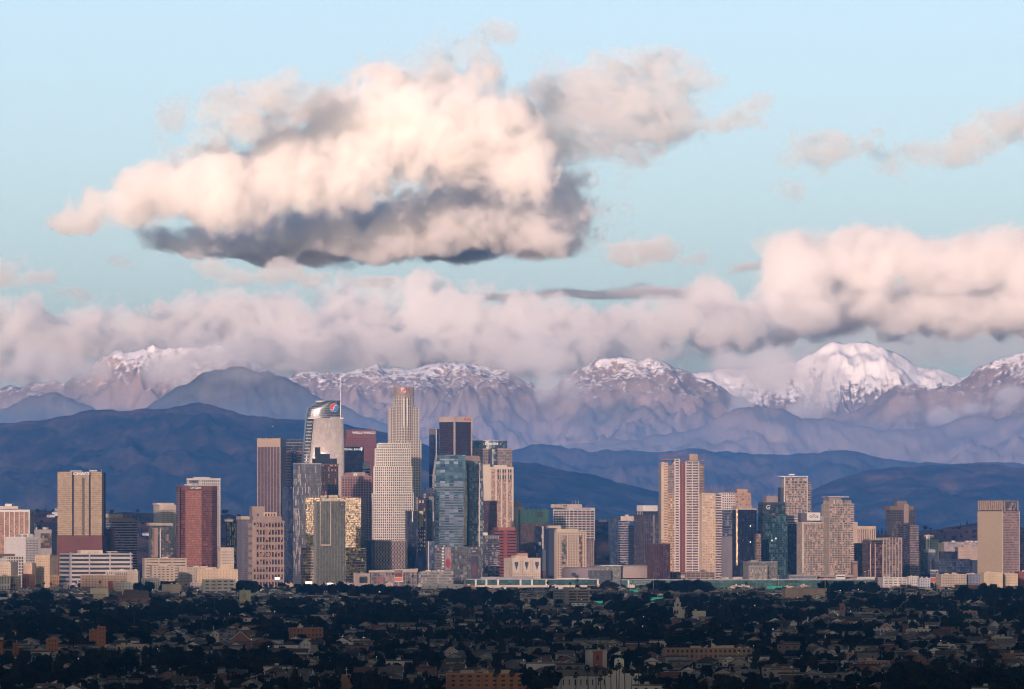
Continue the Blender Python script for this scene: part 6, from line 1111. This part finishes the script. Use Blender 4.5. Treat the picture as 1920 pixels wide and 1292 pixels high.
# helicopter --------------------------------------------------------------------
hD = 8000; hz = PZ(799, hD); hr = empty('helicopter', (PX(514, hD), hD, hz), math.radians(-25)); tag(hr, 'small dark helicopter hovering left of the sail tower', 'helicopter'); hm = wall((.03, .03, .035), .05, .4); k_ = .62
V, Q = [], []
for i, (x, r) in enumerate(((-2.6, .1), (-2.2, .75), (-1.2, 1.15), (.2, 1.2), (1.3, .8), (2.0, .35), (5.6, .16))):
    for j in range(10): a = j * .6283; V.append((x * k_, r * math.cos(a) * .8 * k_, r * math.sin(a) * k_ + (.35 * k_ if x > 1.9 else 0)))
for i in range(6):
    for j in range(10): Q.append((i * 10 + j, i * 10 + (j + 1) % 10, (i + 1) * 10 + (j + 1) % 10, (i + 1) * 10 + j))
Q += [tuple(range(9, -1, -1)), tuple(range(60, 70))]; mesh_obj('fuselage', V, Q, hm, hr, True); MB().tube((0, 0, .6), (0, 0, 1.15), .12).build('mast', hm, hr)
for a in (.3, 1.87, 3.44, 5.01): MB().prism([(0 + .1 * math.sin(a), -.1 * math.cos(a)), (3.3 * math.cos(a) + .1 * math.sin(a), 3.3 * math.sin(a) - .1 * math.cos(a)), (3.3 * math.cos(a) - .1 * math.sin(a), 3.3 * math.sin(a) + .1 * math.cos(a)), (-.1 * math.sin(a), .1 * math.cos(a))], 1.12, 1.17).build('rotor_blade', hm, hr)
MB().box(3.2, 3.6, -.05, .05, .1, 1.1).build('tail_fin', hm, hr)
for s_ in (-.6, .6): MB().tube((-1.2, s_, -1.0), (1.1, s_, -1.0), .06).tube((-.5, s_, -1.0), (-.5, s_ * .6, -.5), .05).build('skid', hm, hr)
MB().box(-1.75, -1.5, -.2, .2, -.45, -.2).build('landing_light', glow((1, .97, .9), 6.0), hr)
# ------------------------------------------------------------------ houses and trees of the plain
def leaf_mat(name, c0, c1):
    m, nt, N, L = mat_new(name); out = N.new('ShaderNodeOutputMaterial'); b = N.new('ShaderNodeBsdfDiffuse'); oi = N.new('ShaderNodeObjectInfo'); geo = N.new('ShaderNodeNewGeometry')
    n = N.new('ShaderNodeTexNoise'); n.inputs['Scale'].default_value = .45; L.new(geo.outputs['Position'], n.inputs['Vector'])
    ad = math_node(N, L, 'ADD', math_node(N, L, 'MULTIPLY', n.outputs['Fac'], .7), math_node(N, L, 'MULTIPLY', oi.outputs['Random'], .4))
    r = ramp(N, [(.25, c0), (.85, c1)]); L.new(ad, r.inputs[0]); L.new(r.outputs[0], b.inputs[0]); L.new(b.outputs[0], out.inputs[0]); return m
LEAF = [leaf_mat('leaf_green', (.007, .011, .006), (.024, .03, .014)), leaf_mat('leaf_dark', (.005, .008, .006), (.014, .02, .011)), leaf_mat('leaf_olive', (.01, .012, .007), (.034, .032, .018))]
BARK = wall((.09, .07, .055)); PALM = leaf_mat('palm_frond', (.018, .028, .012), (.05, .06, .03))
def clump_mesh(name, lobes, n, size, mat, seed, flat=0.0):
    """crown: leaf clumps spread through several lobes, each clump a small bent quad"""
    r = np.random.default_rng(seed); w = np.array([l[3] * l[4] for l in lobes]); w = w / w.sum(); pick = r.choice(len(lobes), n, p=w); Lb = np.array(lobes)[pick]
    d = r.normal(size=(n, 3)); d /= np.linalg.norm(d, axis=1)[:, None]; rad = r.uniform(.45, 1.05, n) ** .6
    C = Lb[:, :3] + d * rad[:, None] * np.stack([Lb[:, 3], Lb[:, 3], Lb[:, 4]], 1)
    a = r.normal(size=(n, 3)) + d * .2; a /= np.linalg.norm(a, axis=1)[:, None]; bb = np.cross(a, r.normal(size=(n, 3))); bb /= np.linalg.norm(bb, axis=1)[:, None]
    s = size * r.uniform(.6, 1.3, n)[:, None]; c = np.cross(a, bb) * s * .35
    V = np.stack([C - a * s - bb * s * .6, C + a * s - bb * s * .6 + c, C + a * s + bb * s * .6, C - a * s + bb * s * .6 + c], 1).reshape(-1, 3)
    Q = np.arange(n * 4).reshape(n, 4); me = bpy.data.meshes.new(name); me.from_pydata(V.tolist(), [], Q.tolist()); me.materials.append(mat); return me
def trunk_mesh(h, r0, limbs):
    t = MB(); t.tube((0, 0, -.5), (0, 0, h), r0, 6, r0 * .6)
    for x, y, z in limbs: t.tube((0, 0, h * .85), (x, y, z), r0 * .5, 5, r0 * .15)
    me = bpy.data.meshes.new('trunk'); me.from_pydata(t.v, [], t.f); me.materials.append(BARK); return me
TREES = []                                         # (trunk mesh, crown mesh)
r_ = random.Random(31)
for v in range(7):
    H = (9, 11, 13, 8, 12, 14, 15)[v]; R = (4.2, 5.2, 4.6, 4.6, 6.0, 3.0, 2.0)[v]
    lobes = [(r_.uniform(-.45, .45) * R, r_.uniform(-.45, .45) * R, H * r_.uniform(.45, .85), R * r_.uniform(.45, .7), H * r_.uniform(.14, .22)) for _ in range(8)] + [(0, 0, H * .62, R * .75, H * .3)]
    if v == 6: lobes = [(0, 0, H * (.15 + .12 * k), R * (1 - k / 7.5), H * .12) for k in range(7)]      # cypress
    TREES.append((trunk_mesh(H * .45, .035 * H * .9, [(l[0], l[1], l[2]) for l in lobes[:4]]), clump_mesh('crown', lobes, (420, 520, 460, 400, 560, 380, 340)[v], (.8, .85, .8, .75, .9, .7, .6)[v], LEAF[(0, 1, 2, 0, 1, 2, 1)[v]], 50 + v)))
def palm_meshes(H, seed):
    r = random.Random(seed); t = MB(); x = y = 0; lean = (r.uniform(-.03, .03), r.uniform(-.03, .03))
    for k in range(5): t.tube((lean[0] * H * k / 5 * 2, lean[1] * H * k / 5, H * k / 5 - (.5 if k == 0 else 0)), (lean[0] * H * (k + 1) / 5 * 2, lean[1] * H * (k + 1) / 5, H * (k + 1) / 5), .34 - .03 * k, 5, .31 - .03 * k)
    tm = bpy.data.meshes.new('trunk'); tm.from_pydata(t.v, [], t.f); tm.materials.append(BARK); V, Q = [], []; tip = Vector((lean[0] * H * 2, lean[1] * H, H))
    for k in range(46):
        az, el = r.uniform(0, 6.283), r.uniform(-1.2, 1.2); ln = r.uniform(1.7, 2.4); d = Vector((math.cos(az) * math.cos(el), math.sin(az) * math.cos(el), math.sin(el))); sd = Vector((-math.sin(az), math.cos(az), 0)); n = len(V)
        for s_, wd, dr in ((.2, .12, 0), (.7, .5, -.05), (1.0, .35, -.45)):
            p = tip + d * ln * s_ + Vector((0, 0, dr * ln * .5)); V += [tuple(p - sd * wd), tuple(p + sd * wd)]
        Q += [(n, n + 1, n + 3, n + 2), (n + 2, n + 3, n + 5, n + 4)]
    fm = bpy.data.meshes.new('fronds'); fm.from_pydata(V, [], Q); fm.materials.append(PALM); return tm, fm
PALMS = [palm_meshes(h, 70 + h) for h in (11, 14, 17, 20)]
def hidden(px, D, H, chance=0.92):
    """True where a tree this tall would stand in or hide one of the landmark things"""
    ytop = HY + (CAMZ - ground_z(D) - H) / D * F
    for xl, xr, yt, yb_, Dk in KEEP:
        if xl - 5 < px < xr + 5 and Dk - 1400 < D < Dk + 40:
            if Dk - 14 < D: return True
            if ytop < yt + .8 * (yb_ - yt) and rnd.random() < chance: return True
    return False
def before(px, D): return any(Dk < 4100 and xl - 6 < px < xr + 6 and D < Dk for xl, xr, yt, yb_, Dk in KEEP)     # keep the view of the nearest landmarks open
def in_fp(px, D): return any(xl - 3 < px < xr + 3 and Dk - 18 < D < Dk + 45 for xl, xr, yt, yb_, Dk in KEEP)
# houses ---------------------------------------------------------------------------
def house_parts(kind, seed):
    r = random.Random(seed); w, d, h = {'gable': (11, 14, 3.4), 'hip': (13, 13, 3.6), 'flat': (15, 17, 6.2), 'two': (11, 13, 6.0)}[kind]; P = []
    P.append(('wall', MB().box(-w / 2, w / 2, -d / 2, d / 2, -1, h)))
    x0, x1, y0, y1, rh = -w / 2 - .6, w / 2 + .6, -d / 2 - .6, d / 2 + .6, (2.9 if kind != 'flat' else .6); m = MB()
    if kind in ('gable', 'two'):
        m.v = [(x0, y0, h), (x1, y0, h), (x1, y1, h), (x0, y1, h), (0, y0, h + rh), (0, y1, h + rh), (x0, y0, h - .25), (x1, y0, h - .25), (x1, y1, h - .25), (x0, y1, h - .25)]; m.f = [(1, 2, 5, 4), (3, 0, 4, 5), (2, 3, 5), (9, 8, 7, 6), (0, 1, 4), (6, 7, 1, 0), (7, 8, 2, 1), (8, 9, 3, 2), (9, 6, 0, 3)]
    elif kind == 'hip': m.prism([(x0, y0), (x1, y0), (x1, y1), (x0, y1)], h, h + rh, [(x0 * .18, y0 * .18), (x1 * .18, y0 * .18), (x1 * .18, y1 * .18), (x0 * .18, y1 * .18)])
    else: m.box(x0 + .4, x1 - .4, y0 + .4, y1 - .4, h, h + .7)
    P.append(('roof', m))
    if kind in ('gable', 'two'):
        g = MB(); g.v = [(-w / 2 + .2, y0 - .05, h + .05), (w / 2 - .2, y0 - .05, h + .05), (0, y0 - .05, h + rh - .35), (-w / 2 + .2, y0 + .2, h + .05), (w / 2 - .2, y0 + .2, h + .05), (0, y0 + .2, h + rh - .35)]; g.f = [(0, 1, 2), (5, 4, 3), (0, 3, 4, 1), (1, 4, 5, 2), (2, 5, 3, 0)]; P.append(('gable_panel', g))
    for fl in range(2 if h > 5 else 1):
        for x in ((-w * .3, w * .3) if kind != 'flat' else (-w * .36, -.02 * w, w * .33)):
            P.append(('window', MB().box(x - .8, x + .8, -d / 2 - .08, -d / 2 + .2, 1.0 + 3 * fl, 2.3 + 3 * fl)))
    P.append(('door', MB().box(-.5, .5, -d / 2 - .1, -d / 2 + .2, -.2, 2.05))); P.append(('chimney', MB().box(w * .22, w * .22 + .7, d * .1, d * .1 + .7, h, h + rh + .8)) if kind != 'flat' else ('roof_unit', MB().box(-2, .4, 0, 2.2, h + .7, h + 2.0)))
    return P
HW = [wall(c) for c in ((.68, .64, .62), (.36, .32, .30), (.20, .165, .15), (.30, .32, .35), (.23, .11, .085), (.38, .33, .30))]; HRf = [wall(c, .3, .9, True, .5) for c in ((.03, .028, .03), (.06, .048, .045), (.10, .09, .088), (.12, .05, .035), (.17, .16, .16))]
HK = []
for k, kind in enumerate(('gable', 'hip', 'flat', 'two')):
    row = []
    for nm, mb in house_parts(kind, k):
        me = bpy.data.meshes.new(nm); me.from_pydata(mb.v, [], mb.f); me.materials.append(W_DARK); row.append((nm, me))
    HK.append((kind, row))
cand = []
for k in range(5200):
    D = math.sqrt(rnd.uniform(3720.0 ** 2, 9400.0 ** 2)); px = rnd.uniform(-90, 2010)
    D = round(D / 34) * 34 + rnd.uniform(-4, 4); X = PX(px, D); X = round(X / 19) * 19 + rnd.uniform(-2, 2); px = X / D * F + CX
    if not in_fp(px, D) and not before(px, D): cand.append((D, px, X))
cand.sort(); seen = set(); houses = []
for D, px, X in cand:
    c = (round(X / 19), round(D / 34))
    if c in seen: continue
    seen.add(c); houses.append((D, px, X))
wallname = ['white', 'cream', 'brown', 'pale grey', 'brick', 'beige']; roofname = ['black', 'brown', 'grey', 'red tile', 'pale']
N_H = 290
far = {}
def add_far(mat, mb, M4):
    V, Fc = far.setdefault(mat.name, ([], [], mat))[:2]; n = len(V)
    V += [tuple(M4 @ Vector(v)) for v in mb.v]; Fc += [tuple(i + n for i in f) for f in mb.f]
HP = [house_parts(k, i) for i, k in enumerate(('gable', 'hip', 'flat', 'two'))]
near_seen = 0
for D, px, X in houses:
    ki = rnd.choices((0, 1, 2, 3), (4, 3, 2.2, 2))[0]; wi = rnd.choices(range(6), (4, 4, 3, 2, 2, 3))[0]; ri = rnd.choices(range(5), (4, 4, 3, 1.6, 2))[0]; rz = rnd.choice((0, 0, math.pi / 2)) + math.radians(-6 + rnd.uniform(-3, 3)); sc = rnd.uniform(.85, 1.15); z = ground_z(D)
    if near_seen < N_H and -5 < px < 1925:
        near_seen += 1; kind, row = HK[ki]; h = empty('house', (X, D, z), rz); h.scale = (sc, sc, sc)
        kn = {'gable': 'gabled bungalow', 'hip': 'hip roofed bungalow', 'flat': 'flat roofed apartment house', 'two': 'two storey gabled house'}[kind]
        tag(h, f'{wallname[wi]} {kn} with {roofname[ri]} roof in the near streets', 'house', f'{wallname[wi]} {kn}s with {roofname[ri]} roofs')
        for nm, me in row:
            o = bpy.data.objects.new(nm, me); link(o, h); o.material_slots[0].link = 'OBJECT'; o.material_slots[0].material = {'roof': HRf[ri], 'window': W_DARK, 'door': W_BROWN, 'gable_panel': HW[wi]}.get(nm, HW[wi])
    else:
        M4 = Matrix.Translation((X, D, z)) @ Matrix.Rotation(rz, 4, 'Z') @ Matrix.Scale(sc, 4)
        for nm, mb in HP[ki]:
            if nm in ('wall', 'gable_panel'): add_far(HW[wi], mb, M4)
            elif nm == 'roof': add_far(HRf[ri], mb, M4)
            elif nm == 'window': add_far(W_DARK, mb, M4)
V, Fc, mats, mi = [], [], [], []
for k, (v_, f_, m_) in enumerate(far.values()):
    n = len(V); V += v_; Fc += [tuple(i + n for i in f) for f in f_]; mats.append(m_); mi += [k] * len(f_)
o = mesh_obj('far_houses', V, Fc, None)
for m_ in mats: o.data.materials.append(m_)
o.data.polygons.foreach_set('material_index', np.array(mi, np.int32)); tag(o, 'mass of small houses in the streets farther off', kind='stuff')
# long pale shop and warehouse roofs between the trees
for k in range(34):
    D = rnd.uniform(5000, 8200); px = rnd.uniform(0, 1880); w_ = rnd.uniform(22, 62) * 6500 / D; h_ = rnd.uniform(4.5, 6.5) / D * F
    if any(xl - 2 < px + w_ and px < xr + 2 and Dk - 1500 < D < Dk + 60 for xl, xr, yt, yb_, Dk in KEEP): continue
    cn, c = rnd.choice([('white', (.62, .58, .58)), ('cream', (.55, .46, .38)), ('grey', (.40, .40, .44))])
    low('long_shop', f'long low {cn} shop building between the dark trees', px, px + w_, ground_y(D) - h_, D, c, 3, 6, 3.6, 7, 4, 14, 2, rnd.random() < .5, f'long {cn} shops between the trees', rnd.random() < .7)
# belt of low commercial blocks under the towers
cols = [('cream', (.48, .39, .32)), ('white', (.58, .53, .50)), ('peach', (.46, .33, .25)), ('grey', (.36, .34, .34)), ('brick', (.27, .12, .09)), ('tan', (.46, .36, .27))]
for k in range(325):
    D = rnd.uniform(7300, 9950); px = rnd.uniform(-20, 1930); w_ = rnd.uniform(8, 28); h_ = rnd.uniform(4, 10) * (1.25 if px < 480 else .8) * (1.0 if D < 9000 else rnd.uniform(.9, 1.7))
    if any(xl - 2 < px + w_ and px < xr + 2 and abs(Dk - D) < 60 for xl, xr, yt, yb_, Dk in KEEP): continue
    if any(xl - 2 < px + w_ and px < xr + 2 and D < Dk and D > Dk - 1200 and ground_y(D) - h_ < yt + .55 * (yb_ - yt) for xl, xr, yt, yb_, Dk in KEEP): continue
    cn, c = rnd.choice(cols); low('low_block', f'{cn} low commercial block in the belt below the towers', px, px + w_, ground_y(D) - h_, D, tuple(v * rnd.uniform(.9, 1.1) for v in c), 5, 4.6, 2.9, rnd.uniform(4, 9), 3, 16, 2, rnd.random() < .7, f'{cn} low blocks in the belt', False)
# trees ------------------------------------------------------------------------------
pts = []
n_c = 29000; aD = np.sqrt(nrng.uniform(3680.0 ** 2, 9750.0 ** 2, n_c)); aP = nrng.uniform(-120, 2040, n_c); aX = (aP - CX) / F * aD
aC = vnoise(301, aX / 130 + 40, aD / 260) + .5 * vnoise(302, aX / 45 + 40, aD / 90)
aS = nrng.uniform(.42, .95, n_c) * (1.0 + .45 * aC) * np.where(aD < 8300, 1.0, .8)
ok = (nrng.uniform(0, 1, n_c) < .72 + .5 * aC) & (nrng.uniform(0, 1, n_c) > np.interp(aD, [6500, 7600, 8600], [0, .5, .82])) & ~((aP < 470) & (aD > 8400) & (nrng.uniform(0, 1, n_c) < .5))
for D, px, sc in zip(aD[ok].tolist(), aP[ok].tolist(), aS[ok].tolist()):
    v = rnd.choices(range(7), (5, 5, 3, 5, 3, 2, .8))[0]
    if before(px, D) or hidden(px, D, 14 * sc): continue
    pts.append((D, px, v, sc, rnd.uniform(0, 6.28)))
for (x0, x1, D0, D1, n) in ((60, 95, 7600, 8300, 30), (255, 330, 8900, 9300, 25), (430, 480, 8700, 9300, 30), (560, 780, 8300, 9000, 70), (1220, 1330, 8800, 9500, 60), (830, 960, 7600, 8300, 60), (1790, 1920, 8000, 8700, 50), (1540, 1640, 8700, 9300, 30)):
    for k in range(n): pts.append((rnd.uniform(D0, D1), rnd.uniform(x0, x1), rnd.choice((0, 1, 2, 4)), rnd.uniform(.9, 1.5), rnd.uniform(0, 6.28)))
pts.sort(); near, rest = [], []
for p in pts: (near if len(near) < 230 and 0 < p[1] < 1920 else rest).append(p)
tl = ['round leafy tree crown among the near roofs', 'broad dark tree crown among the near roofs', 'tall olive green tree crown among the near roofs', 'low bushy tree crown among the near roofs', 'wide spreading dark tree among the near roofs', 'narrow olive tree among the near roofs', 'dark pointed cypress among the near roofs']
for D, px, v, sc, rz in near:
    t = empty('cypress_tree' if v == 6 else 'leafy_tree', (PX(px, D), D, ground_z(D)), rz); t.scale = (sc, sc, sc); tag(t, tl[v], 'tree', (tl[v].split(' among')[0] + 's of the near streets').replace('cypresss', 'cypresses'))
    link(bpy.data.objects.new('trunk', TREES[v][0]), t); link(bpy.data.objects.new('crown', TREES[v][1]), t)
# palms: in front of the mission church and standing over the roofs
pl_ = [(1052, 3880, 0), (1080, 3870, 0), (1103, 3860, 1), (1118, 3890, 1), (1135, 3850, 1), (1146, 3870, 1), (1157, 3860, 2), (1172, 3880, 1), (1184, 3870, 1), (1196, 3860, 1), (1210, 3880, 0), (1222, 3900, 1), (1192, 3840, 0), (1126, 3845, 0), (960, 3900, 0), (1236, 3890, 1), (930, 3890, 0), (1160, 3835, 2)]
for k in range(70):
    D = math.sqrt(rnd.uniform(4000.0 ** 2, 9600.0 ** 2)); px = rnd.uniform(0, 1920)
    if not in_fp(px, D): pl_.append((px, D, rnd.choice((0, 1, 1, 2, 3))))
for k in range(26): pl_.append((rnd.uniform(15, 480), rnd.uniform(9000, 9700), rnd.choice((0, 1))))
for px, D, v in pl_:
    t = empty('palm_tree', (PX(px, D), D, ground_z(D)), rnd.uniform(0, 6.28)); nearp = D < 3910 and 1040 < px < 1240; tag(t, 'slim fan palm in the row before the white mission church' if nearp else 'slim fan palm standing over the roofs', 'palm tree', 'palms before the mission church' if nearp else 'palms over the roofs')
    sc = rnd.uniform(.85, 1.1); t.scale = (sc, sc, sc); link(bpy.data.objects.new('trunk', PALMS[v][0]), t); link(bpy.data.objects.new('fronds', PALMS[v][1]), t)
def scatter(name, label, items, meshes):
    """one object of tree crowns on points (geometry nodes)"""
    me = bpy.data.meshes.new(name); me.from_pydata([(PX(px, D), D, z) for D, px, z, v, sc, rz in items], [], [])
    for an, tp, vals in (('kind', 'INT', [i[3] for i in items]), ('size', 'FLOAT', [i[4] for i in items]), ('turn', 'FLOAT', [i[5] for i in items])):
        at = me.attributes.new(an, tp, 'POINT'); at.data.foreach_set('value', vals)
    ob = link(bpy.data.objects.new(name, me)); tag(ob, label, kind='stuff')
    g = bpy.data.node_groups.new(name, 'GeometryNodeTree'); g.interface.new_socket('Geometry', in_out='INPUT', socket_type='NodeSocketGeometry'); g.interface.new_socket('Geometry', in_out='OUTPUT', socket_type='NodeSocketGeometry')
    N, L = g.nodes, g.links; gi, go = N.new('NodeGroupInput'), N.new('NodeGroupOutput'); jn = N.new('GeometryNodeJoinGeometry')
    def attr(nm, tp):
        a = N.new('GeometryNodeInputNamedAttribute'); a.data_type = tp; a.inputs['Name'].default_value = nm; return a.outputs[0]
    for v, src in meshes.items():
        oi = N.new('GeometryNodeObjectInfo'); oi.inputs['Object'].default_value = src; oi.inputs['As Instance'].default_value = True
        cp = N.new('FunctionNodeCompare'); cp.data_type = 'INT'; cp.operation = 'EQUAL'; L.new(attr('kind', 'INT'), cp.inputs[2]); cp.inputs[3].default_value = v
        ip = N.new('GeometryNodeInstanceOnPoints'); L.new(gi.outputs[0], ip.inputs['Points']); L.new(cp.outputs[0], ip.inputs['Selection']); L.new(oi.outputs['Geometry'], ip.inputs['Instance'])
        cx = N.new('ShaderNodeCombineXYZ'); L.new(attr('turn', 'FLOAT'), cx.inputs[2]); L.new(cx.outputs[0], ip.inputs['Rotation']); L.new(attr('size', 'FLOAT'), ip.inputs['Scale']); L.new(ip.outputs[0], jn.inputs[0])
    L.new(jn.outputs[0], go.inputs[0]); md = ob.modifiers.new('scatter', 'NODES'); md.node_group = g
    return ob
SRC = {}
for D, px, v, sc, rz in near:
    pass
for t in [o for o in S.collection.objects if o.name.split('.')[0] in ('leafy_tree', 'cypress_tree')]:
    for c in t.children:
        for v in range(7):
            if c.data is TREES[v][1] and v not in SRC: SRC[v] = c
scatter('tree_canopy', 'dense dark tree canopy spreading over the plain farther off', [(D, px, ground_z(D), v, sc, rz) for D, px, v, sc, rz in rest if v in SRC], SRC)
# wooded knolls behind the towers with houses on them
kn = ridge('wooded_knolls', [(-260, 985), (0, 975), (40, 964), (80, 957), (110, 958), (200, 962), (240, 960), (280, 964), (330, 968), (400, 966), (440, 965), (480, 975), (560, 1000), (1080, 1000), (1110, 975), (1130, 970), (1160, 985), (1200, 1000), (1660, 1000), (1700, 1000), (1740, 995), (1775, 988), (1810, 983), (1840, 981), (1880, 984), (1920, 990), (2180, 990)], 12800, 900, m_chap, 61, 500, 40, base=80, rough=.05, cell=300, label='low wooded knolls with houses behind the towers')
kc = np.empty(len(kn.data.vertices) * 3, np.float32); kn.data.vertices.foreach_get('co', kc); kc = kc.reshape(500, 40, 3)
items = []
for k in range(1500):
    i, j = rnd.randrange(500), rnd.randrange(6, 30); x, y, z = kc[i, j]
    if z > 95: items.append((float(y), float(x / y * F + CX), float(z) - 1, rnd.choice((0, 1, 3, 6)), rnd.uniform(.5, 1.0), rnd.uniform(0, 6.28)))
scatter('knoll_trees', 'trees clothing the low knolls behind the towers', items, SRC)
for k in range(90):
    i, j = rnd.randrange(40, 460), rnd.randrange(10, 27); x, y, z = [float(q) for q in kc[i, j]]
    if z < 105: continue
    kind, row = HK[rnd.choice((0, 1, 2, 3))]; wi = rnd.choice((0, 0, 1, 5)); h = empty('hill_house', (x, y, z + 2.5), rnd.uniform(-.6, .6)); tag(h, 'small pale house on the wooded knolls behind the towers', 'house', 'houses on the knolls')
    for nm, me in row[:2]: o = bpy.data.objects.new(nm, me); link(o, h); o.material_slots[0].link = 'OBJECT'; o.material_slots[0].material = HW[wi] if nm == 'wall' else HRf[4]
# street lamps glimmering in the plain
for k in range(46):
    D = rnd.uniform(4000, 8800); px = rnd.uniform(5, 1915)
    if in_fp(px, D): continue
    h_ = rnd.uniform(8, 10.5); t = empty('street_lamp', (PX(px, D), D, ground_z(D)), 0); tag(t, 'lit street lamp glimmering between the dark trees', 'street lamp', 'lit street lamps of the plain'); s_ = D / 8000
    MB().tube((0, 0, 0), (0, 0, h_), .12, 5, .08).build('pole', W_STEEL, t); MB().box(-.35 * s_, .35 * s_, -.8, -.3, h_ - .1, h_ + .28 * s_).build('lamp_head', glow((1, .93, .82), 5.0), t)
# ------------------------------------------------------------------ haze of the basin
m_haze, nt, N, L = mat_new('haze_air')
out = N.new('ShaderNodeOutputMaterial'); v = N.new('ShaderNodeVolumePrincipled')
v.inputs['Color'].default_value = (0.08, 0.37, 1.0, 1); v.inputs['Density'].default_value = HAZE_DENS
v.inputs['Anisotropy'].default_value = -0.15
L.new(v.outputs[0], out.inputs['Volume'])
hx0, hx1, hy0, hy1, hz0, hz1 = -25000, 25000, -12500, 33500, 45.0, 690.0
hv = [(x, y, z) for z in (hz0, hz1) for y in (hy0, hy1) for x in (hx0, hx1)]
hf = [(0, 2, 3, 1), (4, 5, 7, 6), (0, 1, 5, 4), (1, 3, 7, 5), (3, 2, 6, 7), (2, 0, 4, 6)]
tag(mesh_obj('haze', hv, hf, m_haze), 'thin blue evening haze over the city', kind='stuff')
